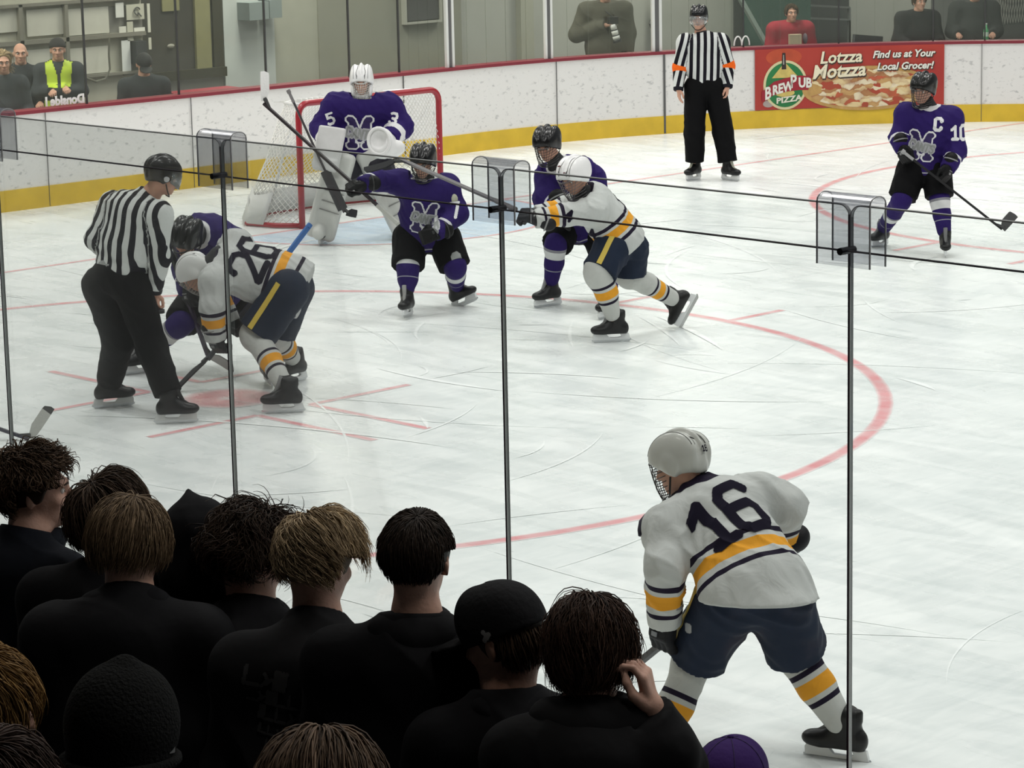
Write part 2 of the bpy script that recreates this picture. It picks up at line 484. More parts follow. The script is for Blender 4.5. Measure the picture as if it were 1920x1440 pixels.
def decal(name, mask_fn, org, X, Y, w, h, cell, field, material, parent, lift=0.004, x0=0.0, y0=0.0):
    """cells where mask_fn(x, y) holds, laid on the cloth along -N"""
    X = nz(X); Y = nz(Y - X * (X @ Y)); N = np.cross(X, Y); org = np.asarray(org, float)
    nx = int(w / cell) + 1; ny = int(h / cell) + 1
    gx, gy = np.meshgrid(x0 + np.arange(nx + 1) * cell, y0 + np.arange(ny + 1) * cell, indexing='ij')
    cx = gx[:-1, :-1] + cell / 2; cy = gy[:-1, :-1] + cell / 2
    m = mask_fn(cx, cy)
    if not m.any(): return None
    use = np.zeros(gx.shape, bool)
    for a in (0, 1):
        for b in (0, 1): use[a:nx + a, b:ny + b] |= m
    ids = -np.ones(gx.shape, int); ids[use] = np.arange(use.sum())
    P = org + gx[use][:, None] * X + gy[use][:, None] * Y + N * 0.28
    t = np.zeros(len(P))
    for _ in range(40):
        d = field(P - N * t[:, None]); t += np.clip(d * 0.8, -0.02, 0.05)
    P = P - N * (t - lift)[:, None]
    keep = t < 0.62
    i, j = np.argwhere(m).T
    F = np.stack([ids[i, j], ids[i + 1, j], ids[i + 1, j + 1], ids[i, j + 1]], 1)
    F = F[keep[F].all(1)]
    if not len(F): return None
    return mesh_obj(name, P, F, material, parent, True)
def text_mask(text, size, thick, slant=0.0, gap=0.3, widths=None):
    """returns mask function, total width; size is the height of a digit in metres"""
    sc = size / 1.3; pos = []; x = 0
    for ch in text:
        st = GL[ch]; wdt = max(p[0] for s in st for p in s)
        pos.append((x, st)); x += wdt + gap
    tot = (x - gap) * sc
    def fn(X, Y, t=thick):
        d = np.full(X.shape, 9.0); Yg = Y / sc; Xg = X / sc - slant * Yg
        for x0, st in pos: d = np.minimum(d, glyph_dist(st, Xg - x0, Yg))
        return d * sc < t
    return fn, tot
def number(parent, text, centre, X, Y, size, thick, field, material, cell=0.004, slant=0.0, gap=0.3, name='jersey_number', outline=None, omat=None, lift=0.004):
    fn, tot = text_mask(text, size, thick, slant, gap)
    X = nz(X); Y = nz(np.asarray(Y) - X * (X @ Y))
    org = np.asarray(centre, float) - X * tot / 2 - Y * size / 2
    pad = thick + (outline or 0) + cell
    if outline:
        decal('number_outline' if name == 'jersey_number' else name + '_outline', lambda a, b: fn(a, b, thick + outline), org, X, Y, tot + 2 * pad, size + 2 * pad, cell, field, omat, parent, lift * 0.6, -pad, -pad)
    return decal(name, fn, org, X, Y, tot + 2 * pad, size + 2 * pad, cell, field, material, parent, lift, -pad, -pad)

# ---------------------------------------------------------------- bodies
def head_prims(c, f, u, s=1.0, ears=True):
    M = frame(f, u); L = lambda x, y, z: c + M @ (V(x, y, z) * s)
    E = lambda x, y, z, a, b, d, k=0.02: Ell(L(x, y, z), M, V(a, b, d) * s, k * s)
    pr = [E(0, -.012, .025, .076, .097, .094), E(0, .03, -.045, .058, .068, .07, .03), E(0, .068, -.088, .026, .026, .022, .025),
          E(0, .075, .03, .055, .03, .016, .02), E(.036, .066, -.02, .024, .022, .02, .02), E(-.036, .066, -.02, .024, .022, .02, .02),
          Cone(L(0, .094, .018), L(0, .118, -.022), .009 * s, .0135 * s, .01 * s), E(.012, .104, -.026, .009, .011, .008, .006), E(-.012, .104, -.026, .009, .011, .008, .006),
          E(0, .094, -.052, .024, .013, .0065, .006), E(0, .092, -.064, .02, .013, .007, .006)]
    if ears:
        for sg in (-1, 1):
            Me = M @ np.array(Matrix.Rotation(sg * .35, 3, 'Z'))
            pr += [Ell(L(sg * .079, -.012, -.008), Me, V(.008, .019, .031) * s, .006 * s), Cone(L(sg * .085, -.022, .012), L(sg * .086, -.026, -.008), .005 * s, .005 * s, .004 * s)]
    carve = [(E(sg * .031, .098, .012, .017, .014, .011), .01 * s) for sg in (-1, 1)]
    return pr, carve, M, L
def head_details(parent, L, M, s=1.0, iris=(.12, .07, .04), brow=(.05, .03, .02), mouth=True):
    e = MB()
    for sg in (-1, 1): e.ball(L(sg * .031, .079, .011), .0125 * s, 10)
    ey = e.build('eye', mat('eye_white', (.7, .68, .64), .25), parent, True)
    e = MB()
    for sg in (-1, 1): e.ball(L(sg * .031, .0895, .010), V(.0058, .0035, .0058) * s, 8, M)
    e.build('iris', mat('iris_brown', iris, .2), ey, True)
    e = MB()
    for sg in (-1, 1): e.tube([L(sg * .016, .101, .029), L(sg * .031, .100, .035), L(sg * .047, .089, .031)], [.003 * s, .0042 * s, .0022 * s], 6)
    e.build('eyebrow', mat('brow_%.2f' % brow[0], brow, .8), parent, True)
    if mouth:
        e = MB(); e.tube([L(-.022, .097, -.058), L(0, .1075, -.0575), L(.022, .097, -.058)], [.0018 * s, .0026 * s, .0018 * s], 5)
        e.build('mouth', mat('lip_line', (.25, .07, .06), .5), parent, True)
def hand_prims(w, d, pn, side=1, curl=.5, s=1.0, spread=.1, thumb_in=0.3):
    """w wrist, d direction of the hand, pn where the palm looks, side +1 thumb on +cross(d, pn)"""
    d = nz(d); pn = nz(pn - d * (pn @ d)); t = np.cross(d, pn) * side
    P = lambda a, b, c=0: w + (d * a + t * b + pn * c) * s
    pr = [Cone(P(-.02, 0), P(.01, 0), .024 * s, .026 * s, .015 * s)]
    for b in (.028, .010, -.009, -.027):
        pr.append(Cone(P(.01, b * .6), P(.082, b), .0145 * s, .0125 * s, .012 * s))
    for b, L, r in ((.030, .072, .0092), (.011, .08, .0096), (-.009, .074, .0090), (-.028, .058, .0080)):
        base = V(.084, b, 0); ang = curl * .8; sp = b * spread * 10; p = base.copy()
        for k, fr in enumerate((.45, .32, .23)):
            dv = V(math.cos(ang), sp * .6, math.sin(ang)); q = p + dv * L * fr
            pr.append(Cone(P(*p), P(*q), (r - .0006 * k) * s, (r - .0009 * (k + 1)) * s, .002 * s))
            p = q; ang += curl * (1.25 - .2 * k)
    p0 = V(.018, .026, .006); p1 = V(.05, .05 - .01 * thumb_in, .018 + .02 * thumb_in); p2 = V(.082, .056 - .045 * thumb_in, .028 + .02 * thumb_in); p3 = V(.103, .052 - .07 * thumb_in, .036 + .01 * thumb_in)
    for a, b, r0, r1 in ((p0, p1, .017, .0125), (p1, p2, .012, .0105), (p2, p3, .0105, .0085)):
        pr.append(Cone(P(*a), P(*b), r0 * s, r1 * s, .006 * s))
    return pr
class Jt(dict):
    __getattr__ = dict.get
def body(parent, j, h=.015, s=1.0, hands=True, skin_m=None, legs=True, detail=True, head=True, ears=True, iris=(.12, .07, .04), brow=(.05, .03, .02)):
    pr = []; carve = []
    if head:
        hp, carve, M, L = head_prims(j.hd, j.f, j.u, s, ears); pr += hp
        pr.append(Cone(j.nk, j.hd + M @ V(0, -.03, -.06) * s, .058 * s, .05 * s, .03))
    S = nz(j.sr - j.sl); mid = (j.ch + j.pv) / 2
    pr += [Oval(j.ch, mid, S, (.15 * s, .1 * s), (.135 * s, .09 * s), .04), Oval(mid, j.pv, S, (.135 * s, .09 * s), (.145 * s, .1 * s), .04),
           Cone(j.ch, j.nk, .09 * s, .058 * s, .04)]
    for a, e, w, hd, pn, sd, cu in ((j.sl, j.el, j.wl, j.gl, j.pl, -1, j.cl), (j.sr, j.er, j.wr, j.gr, j.pr, 1, j.cr)):
        if e is None: continue
        pr += [Cone(a, e, .05 * s, .04 * s, .03), Cone(e, w, .038 * s, .027 * s, .02), Cone(j.ch, a, .07 * s, .055 * s, .03)]
        if hands:
            hd = nz(w - e) if hd is None else hd
            pn = V(0, 0, -1) + .01 * S if pn is None else pn
            pr += hand_prims(w, hd, pn, sd, .5 if cu is None else cu, s)
    if legs:
        for a, k, n in ((j.hl, j.kl, j.al), (j.hr, j.kr, j.ar)):
            if k is None: continue
            pr += [Cone(a, k, .08 * s, .055 * s, .04), Cone(k, n, .055 * s, .04 * s, .03), Cone(j.pv, a, .11 * s, .08 * s, .04)]
    o = sdf_obj('body', Field(pr, .02, carve=carve), h, skin_m or skin(), parent)
    if head and detail: head_details(o, L, M, s, iris, brow)
    return o
# coordinates along limbs, for stripes
def along(P, pts):
    """distance along the polyline from its first point and distance to it"""
    best = np.full(len(P), 9.0); t = np.zeros(len(P)); acc = 0
    n = len(pts) - 1
    for i in range(n):
        a, b = pts[i], pts[i + 1]; L = np.linalg.norm(b - a); d = (b - a) / max(L, 1e-9)
        x = (P - a) @ d; lo = -9 if i == 0 else 0; hi = 9 if i == n - 1 else L
        xc = np.clip(x, lo, hi); q = P - a - xc[:, None] * d; dd = np.sqrt((q * q).sum(1))
        m = dd < best; best[m] = dd[m]; t[m] = (acc + xc)[m]; acc += L
    return t, best
def shirt(parent, j, material, name='jersey', h=.011, hem=.16, sz=(.235, .15), hemsz=(.23, .17), slv=(.105, .085, .078), top=.0, fold=.0065, cuff=.02, waist=None, collar=None, s=1.0, sleeves=(1, 1), puff=0.0, ret_only=False, fs=38.0):
    S = nz(j.sr - j.sl); ax = nz(j.ch - j.pv); N = np.cross(ax, S)
    hemc = j.pv - ax * hem if j.hem is None else j.hem
    waist = waist or ((sz[0] + hemsz[0]) / 2 * .97, (sz[1] + hemsz[1]) / 2)
    mid = lerp(j.ch, j.pv, .55) if j.mid is None else j.mid
    pr = [Oval(j.ch, mid, S, sz, waist, .05), Oval(mid, j.pv, S, waist, hemsz, .05), Oval(j.pv, hemc - ax * .12, S, hemsz, hemsz, .05),
          Cone(j.ch, lerp(j.ch, j.nk, .85), .12 * s, .078 * s, .05)]
    cut = []
    ar = []
    for k, (a, e, w) in enumerate(((j.sl, j.el, j.wl), (j.sr, j.er, j.wr))):
        if e is None or not sleeves[k]: continue
        pr += [Cone(lerp(j.nk, j.ch, .35), a, .07 * s, slv[0] * .8, .05), Cone(j.ch, a, slv[0] * 1.05, slv[0], .06), Cone(a, e, slv[0], slv[1], .05), Cone(e, w, slv[1], slv[2], .04)]
        ar.append((w, e, a))
    n_h = -ax if j.hemn is None else nz(j.hemn)
    F = Field(pr, .03, fold=fold, seed=float(abs(j.ch[0] * 3 + j.ch[1])) % 5, fs=fs)
    base_call = F.__call__
    class SF(Field):
        def __call__(q, P):
            d = base_call(P)
            # open hem, unless the point belongs to an arm
            da = np.full(len(P), 9.0)
            for w, e, a in ar:
                da = np.minimum(da, np.minimum(prim_d(Cone(a, e, slv[0], slv[1]), P), prim_d(Cone(e, w, slv[1], slv[2]), P)))
            v = (P - hemc) @ n_h
            d2 = -smin(-d, -v, .012)
            d = np.where(da < .012, np.minimum(d2, np.maximum(da, d)), d2)
            for w, e, a in ar:                         # flat cuffs
                n = nz(w - e); v = (P - w) @ n - cuff
                q2 = np.sqrt((((P - w) - ((P - w) @ n)[:, None] * n) ** 2).sum(1)) - slv[2] * 1.6
                d = np.maximum(d, np.where((q2 < 0) & (v > -.05) & (v < .2), v, -1))
            # neck opening
            v = (P - j.nk) @ nz(j.nk - j.ch)
            qn = np.linalg.norm(P - j.nk, axis=1) - .14
            d = np.where(qn < 0, np.maximum(d, v - .01), d)
            return d
    f2 = SF(pr, .03, fold=fold)
    if ret_only: return f2
    spine = [hemc, j.pv, mid, j.ch, j.nk]
    def at(P):
        st, dt = along(P, spine); lat = (P - lerp(j.ch, j.pv, .5)) @ S
        sa = np.zeros(len(P)); da = np.full(len(P), 9.0)
        dt = np.min([prim_d(p, P) for p in pr[:3]], 0)
        for w, e, a in ar:
            t, d_ = along(P, [w + nz(w - e) * cuff, e, a])
            dd = np.minimum(prim_d(Cone(a, e, slv[0], slv[1]), P), prim_d(Cone(e, w, slv[1], slv[2]), P))
            m = dd < da; da[m] = dd[m]; sa[m] = t[m]
            if material.name.startswith('zebra'):
                ua = nz(a - e); ub = nz(e - w); ux = nz(np.cross(ua, N)) if abs(ua @ N) < .95 else S
                if ux @ S < 0: ux = -ux
                la = (P - a) @ ux
                lat = np.where(m & (dd < dt + .0), la + .018, lat)
        up = (P - j.ch) @ ax; yk = ((P - j.ch) @ N) - (j.yoke if j.yoke is not None else 9)
        yk = np.where(up > -.06, yk, np.where(yk > 0, -.001 + yk * 0, yk))
        nn = np.linalg.norm(P - j.nk, axis=1)
        yk = np.where((dt - da) > -.01, -1.0, yk)
        if collar: yk = np.maximum(yk, collar - nn)
        return dict(st=np.clip(st, 0, .998), sa=np.clip(sa, 0.0001, .998), w=(dt - da) * 5, lat=lat, yk=yk * 5)
    o = sdf_obj(name, f2, h, material, parent, at, relax=1)
    o['_k'] = 1; del o['_k']
    return o, f2, (S, ax, N)
def pants(parent, j, material, h=.012, r=(.135, .12, .105), waist=.17, knee=1.0, fold=.006, name='pants', top=.05, extra=.0, hipk=.05, fs=30):
    S = nz(j.hr - j.hl); ax = nz(j.ch - j.pv)
    pr = [Oval(j.pv + ax * top, j.pv, S, (waist, waist * .8), (waist * 1.05, waist * .86), .05)]; tr = []
    for a, k, n in ((j.hl, j.kl, j.al), (j.hr, j.kr, j.ar)):
        if k is None: continue
        e = lerp(a, k, knee) if knee <= 1 else k
        if knee > 1:
            pr += [Cone(j.pv, a, waist * .8, r[0], hipk), Cone(a, k, r[0], r[1], .03)]
            g = lerp(k, n, knee - 1); dn = nz(n - k); pr.append(Cone(k, g + dn * .06, r[1], r[2], .03)); tr.append((g, dn, r[2] * 1.7))
        else:
            dn = nz(k - a); pr += [Cone(j.pv, a, waist * .8, r[0], hipk), Cone(a, e + dn * .07, r[0], r[1], .03)]; tr.append((e + dn * .02, dn, r[1] * 1.7))
    f = Field(pr, .03, fold=fold, fs=fs); f.trim = tr
    return sdf_obj(name, f, h, material, parent), f
def sock(parent, k, n, material, r=(.082, .078, .06), h=.011, start=-.02, kneepad=0.0, fwd=None, end=.1):
    ax = nz(k - n); kk = k + ax * .04; q = n + ax * (end - .02)
    calf = lerp(k, n, .4) - (nz(fwd) * .012 if fwd is not None else 0)
    pr = [Cone(kk, calf, r[0], r[1], .02), Cone(calf, q, r[1], r[2], .02)]
    if fwd is not None: pr.append(Ell(k + nz(fwd) * .012 - ax * .01, frame(fwd, ax), (r[0] * 1.0, r[0] * 1.0, .095 + kneepad), .03))
    f = Field(pr, .02, fold=.002, fs=30)
    def at(P):
        t, d = along(P, [n + ax * end, k])
        return dict(st=np.clip(t, .0001, .998))
    return sdf_obj('sock', f, h, material, parent, at)
def skate(parent, n, toe, up, main=(.02, .02, .022), s=1.0, accent=(.35, .35, .35), h=.008, holder=(.75, .76, .76)):
    """n ankle joint (0.15 m above the blade edge along up)"""
    up = nz(up); toe = nz(toe - up * (toe @ up)); sd = np.cross(toe, up)
    P = lambda t, u, x=0: n + (toe * t + up * u + sd * x) * s
    M = np.stack([sd, toe, up], 1)
    pr = [Cone(P(-.012, .055), P(-.03, -.02), .055 * s, .05 * s), Oval(P(-.04, -.045), P(.09, -.055), sd, (.045 * s, .044 * s), (.047 * s, .034 * s)),
          Cone(P(.0, .0), P(.09, -.045), .047 * s, .038 * s), Ell(P(.13, -.052), M, V(.048, .058, .036) * s), Ell(P(-.07, -.045), M, V(.038, .032, .045) * s),
          Cone(P(-.052, .05), P(-.058, .078), .026 * s, .02 * s, .01), Cone(P(.02, .06), P(.028, .088), .026 * s, .02 * s, .01)]
    b = sdf_obj('skate', Field(pr, .022, cut=[(P(0, -.085), -up, .004)]), h, mat('skate_boot_%.3f' % main[0], tuple(c * .5 for c in main), .4, var=.5, vscale=24, spec=.3), parent)
    m = MB(); zt, zm, zb = -.082, -.118, -.132
    prof = [(-.10, zt), (-.035, zt), (-.045, zm + .012), (-.02, zm + .006), (.045, zm + .006), (.07, zt), (.165, zt), (.172, zt - .012), (.17, zb + .006), (-.112, zb + .006)]
    prof = [(a * s, b_ * s) for a, b_ in prof]
    Mp = np.stack([toe, up, sd], 1)
    m.prism(prof, Mp, n - sd * .011 * s, .022 * s)
    m.build('blade_holder', mat('skate_holder_%.2f' % holder[0], holder, .4, coat=.1), b)
    m = MB(); prof = [(-.115, zb + .012), (-.122, zb + .002), (-.1, -.149), (.15, -.149), (.178, -.138), (.18, zb + .006)]
    m.prism([(a * s, c * s) for a, c in prof], Mp, n - sd * .003 * s, .006 * s)
    m.build('blade', mat('steel', (.6, .61, .62), .2, 1.0), b)
    m = MB()
    for i in range(6):
        t = -.005 + i * .02; u = .045 - i * .0165 + (.006 if i > 2 else 0)
        m.tube([P(t + .012, u - .01, -.028), P(t + .03, u + .006, 0), P(t + .012, u - .01, .028)], .0042 * s, 5)
    m.tube([P(.034, .105), P(.055, .05), P(.085, .0), P(.12, -.018)], [.020 * s, .017 * s, .012 * s, .006 * s], 7)
    m.build('laces', mat('laces_%.2f' % accent[0], tuple(c * .55 for c in accent), .8), b, True)
    return b
def glove(parent, w, d, pn, side, main=(.012, .012, .014), trim=(.3, .3, .3), s=1.0, h=.009, curl=1.0, stripe=None):
    d = nz(d); pn = nz(pn - d * (pn @ d)); t = np.cross(d, pn) * side
    P = lambda a, b, c=0: w + (d * a + t * b + pn * c) * s
    M = np.stack([t, d, pn], 1)
    pr = [Oval(P(-.085, 0, -.005), P(-.01, 0), t, (.072 * s, .058 * s), (.056 * s, .045 * s)), Box(P(.035, 0, -.004), M, V(.056, .052, .034) * s, .022 * s)]
    for b in (.042, .014, -.014, -.042):
        p = V(.085, b, -.006); ang = .55 * curl
        for k, L in enumerate((.04, .034, .026)):
            q = p + V(math.cos(ang) * L, 0, math.sin(ang) * L)
            pr.append(Cone(P(*p), P(*q), .0185 * s, .0165 * s, .006 * s)); p = q; ang += .95 * curl
    pr += [Cone(P(.01, .05, .01), P(.05, .068, .034), .022 * s, .02 * s, .01), Cone(P(.05, .068, .034), P(.085, .05, .05), .02 * s, .017 * s, .01)]
    g = sdf_obj('glove', Field(pr, .018), h, mat('glove_%.3f' % main[0], tuple(c * .45 for c in main), .6, bump=.15, bscale=40, spec=.2), parent)
    m = MB(); m.tube([P(-.072, math.cos(a) * .074, -.005 + math.sin(a) * .06) for a in np.linspace(0, 2 * math.pi, 14)[:-1]], .0065 * s, 5, closed=True)
    m.obox(P(.03, 0, -.04), M, V(.032, .004, .003) * s); m.obox(P(.055, .012, -.04), M, V(.014, .010, .003) * s)
    m.build('glove_trim', mat('glove_trim_%.2f' % trim[0], tuple(c * .6 for c in trim), .6), g)
    return g
def helmet(parent, c, f, u, col, s=1.0, h=.008, style='player', cage=None, visor=False, vent=(.01, .01, .01), strap=(.02, .02, .02), low=-.02, coat=.5, vents=True, cagec=(.03, .03, .03)):
    M = frame(f, u); L = lambda x, y, z: c + M @ (V(x, y, z) * s)
    E = lambda x, y, z, a, b, d, k=0.02: Ell(L(x, y, z), M, V(a, b, d) * s, k * s)
    pr = [E(0, -.012, .032, .088, .112, .103), E(.053, -.014, .038, .045, .118, .098, .004), E(-.053, -.014, .038, .045, .118, .098, .004), E(0, -.014, .042, .028, .123, .108, .004), E(0, .06, .05, .07, .045, .05, .012),
          E(.085, -.01, -.005, .016, .034, .048, .02), E(-.085, -.01, -.005, .016, .034, .048, .02), E(0, -.085, -.02, .06, .035, .05, .03)]
    fr = M @ nz(V(0, .62, -.78)); bk = M @ nz(V(0, -.15, -1))
    cut = [(L(0, .085, .03), fr, .006 * s), (L(0, -.08, -.068), bk, .006 * s)]
    carve = [(E(0, .01, -.01, .08, .1, .1), .004 * s), (Cone(L(0, -.04, -.12), L(0, -.01, .0), .07 * s, .07 * s), .01 * s)]
    hm = sdf_obj('helmet', Field(pr, .01, cut=cut, carve=carve), h, mat('helmet_%.3f_%.3f' % (col[0], coat), col if col[0] > .1 else tuple(c * .4 for c in col), .32, coat=coat * .5, spec=.35), parent)
    if col[0] > .1:
        ff = Field(pr, .01); m = MB()
        for x0, x1, r_ in ((.034, .030, .0028), (-.034, -.030, .0028), (.066, .070, .002), (-.066, -.070, .002)):
            m.tube(list(on_surface(ff, [L(x0 + (x1 - x0) * q, -.012 + .13 * math.cos(a), .035 + .115 * math.sin(a)) for q, a in zip(np.linspace(0, 1, 16), np.linspace(.35, 2.95, 16))], .0004)), r_ * s, 5)
        m.build('helmet_groove', mat('groove_grey', (.13, .13, .125), .6), hm, True)
    if vents:
        m = MB()
        for x, y, z in ((.035, .085, .095), (-.035, .085, .095), (.07, .03, .1), (-.07, .03, .1), (.045, -.07, .115), (-.045, -.07, .115), (.07, -.08, .05), (-.07, -.08, .05), (.03, -.11, .08), (-.03, -.11, .08)):
            d = nz(V(x, y + .012, z - .032) / V(.094, .118, .11) ** 2); q = V(0, -.012, .032) + nz(V(x, y + .012, z - .032) / V(.096, .12, .112)) * V(.1, .124, .116)
            Mv = M @ frame(d, V(0, 1, .01))
            m.ball(L(*q), V(.004, .003, .013) * s, 6, Mv)
        m.build('vent', mat('vent_%.2f' % vent[0], vent, .6), hm, True)
    # ear roundel and chin strap
    m = MB()
    for sg in (-1, 1):
        m.tube([L(sg * .088, .0, -.045), L(sg * .07, .03, -.085), L(sg * .03, .07, -.118), L(0, .082, -.122)], .0045 * s, 5)
    m.build('chin_strap', mat('strap_%.2f' % strap[0], strap, .7), hm, True)
    if cage:
        m = MB()
        cp = lambda a, z: L(math.sin(a) * (.088 + .0 * z), -.012 + math.cos(a) * (.145 - .25 * max(0, -z - .07) + .06 * min(0, z)), z)
        for z in np.linspace(.03, -.115, 8):
            A = 1.35 - .25 * max(0, -z) * 4
            m.tube([cp(a, z) for a in np.linspace(-A, A, 11)], .0022 * s, 4)
        for a in np.linspace(-1.1, 1.1, 9):
            m.tube([cp(a * (1 - .12 * k), z) for k, z in enumerate(np.linspace(.04, -.118, 7))], .0022 * s, 4)
        m.tube([cp(a, .04) for a in np.linspace(-1.4, 1.4, 11)], .004 * s, 5)
        m.tube([cp(a, -.12) for a in np.linspace(-.9, .9, 9)], .005 * s, 5)
        m.build('cage', mat('cage_%.2f' % cagec[0], cagec, .35, .3), hm, True)
    if visor:
        vs = []; fs = []; n = 14
        for i in range(n + 1):
            a = -1.35 + 2.7 * i / n
            for z, rr in ((.04, .136), (-.01, .142), (-.06 + .03 * (abs(a) / 1.35) ** 2, .142)):
                vs.append(L(math.sin(a) * rr * .75, -.012 + math.cos(a) * rr, z))
        for i in range(n):
            for k in range(2): fs.append((i * 3 + k, i * 3 + 3 + k, i * 3 + 4 + k, i * 3 + 1 + k))
        o = mesh_obj('visor', vs, fs, clear('visor_clear', (.9, .92, .93), .12, gloss=.25), hm)
        sm = o.modifiers.new('thick', 'SOLIDIFY'); sm.thickness = .003
    return hm, M, L
def stick(label, heel, toe_d, top, shaft=(.02, .02, .02), tape=(.6, .6, .58), grip=None, blade=.3, up=None, knob=True, bh=.075, tape_frac=(.0, 1.0), blade_col=None, curve=.03, grip_len=.25, name='hockey_stick', paddle=None, sz=1.0, group=None):
    heel = np.asarray(heel, float); top = np.asarray(top, float); ax = nz(top - heel)
    t = thing(name, label, 'hockey stick', heel, group)
    m = MB(); m.bar(heel + ax * .03, top - ax * .005, .021 * sz, .03 * sz, up=np.cross(ax, nz(toe_d)))
    m.build('shaft', mat('shaft_%.2f_%.2f_%.2f' % shaft, shaft, .35, var=.25, vscale=6), t)
    td = nz(toe_d); upv = nz(ax - td * (ax @ td)) if up is None else nz(up); nrm = np.cross(td, upv)
    n = 12; vs = []; fs = []
    for i in range(n + 1):
        f = i / n; x = blade * f; hh = bh * (.55 + .45 * min(1, f * 3)) * (1 if f < .85 else math.sqrt(max(0, 1 - ((f - .85) / .15) ** 2)) * .6 + .4)
        cv = curve * f * f
        for z in (0, hh):
            for q in (-.004, .004): vs.append(heel + td * x + upv * (z + .01 * f * f) + nrm * (q + cv))
    for i in range(n):
        a = i * 4; b = a + 4
        fs += [(a, b, b + 2, a + 2), (a + 1, a + 3, b + 3, b + 1), (a + 2, b + 2, b + 3, a + 3), (a, a + 1, b + 1, b)]
    fs += [(0, 2, 3, 1), (n * 4, n * 4 + 1, n * 4 + 3, n * 4 + 2)]
    bc = blade_col or (.02, .02, .02)
    m = MB(); m.add(vs, fs); m.tube([heel + upv * .03 + td * .02, heel + ax * .1], [.018, .013], 6)
    b_ = m.build('blade', mat('stickblade_%.2f' % bc[0], bc, .5), t)
    i0, i1 = int(tape_frac[0] * n), int(tape_frac[1] * n)
    if i1 > i0:
        cen = np.array([heel + td * blade * .5 + upv * bh * .5])
        V_ = np.array(vs); V2 = V_ + np.sign((V_ - (heel + nrm * (curve * (np.repeat(np.arange(n + 1), 4) / n)[:, None] ** 2)) ) @ nrm)[:, None] * nrm * .0018
        V2[2::4] += upv * .001; V2[3::4] += upv * .001
        m = MB(); m.add(V2[i0 * 4:(i1 + 1) * 4], [f for k in range(i1 - i0) for f in [(k * 4, k * 4 + 4, k * 4 + 6, k * 4 + 2), (k * 4 + 1, k * 4 + 3, k * 4 + 7, k * 4 + 5), (k * 4 + 2, k * 4 + 6, k * 4 + 7, k * 4 + 3), (k * 4, k * 4 + 1, k * 4 + 5, k * 4 + 4)]])
        m.build('blade_tape', mat('tape_%.2f' % tape[0], tape, .85, bump=.2, bscale=80), b_)
    if grip:
        m = MB(); m.bar(top - ax * grip_len, top, .026 * sz, .034 * sz, up=np.cross(ax, td))
        if knob: m.tube([top - ax * .02, top + ax * .012], .021, 8)
        m.build('grip_tape', mat('grip_%.2f_%.2f_%.2f' % grip, grip, .8, bump=.2, bscale=90), t)
    if paddle:
        a, b, w, pc = paddle
        m = MB(); m.bar(heel + ax * a, heel + ax * b, w, .024, up=nrm)
        m.build('paddle', mat('paddle', pc, .5, var=.2), t)
    return t
def neck_guard(parent, j, col=(.012, .012, .014), r=.066, up=.05, m=None):
    d = nz(j.hd - j.nk)
    return sdf_obj('neck_guard', Field([Cone(j.nk - d * .03, j.nk + d * up, r + .02, r), Cone(j.nk - d * .05, lerp(j.ch, j.nk, .6), r + .02, r + .03)], .02), .011, m or mat('neck_%.3f' % col[0], col, .8), parent)
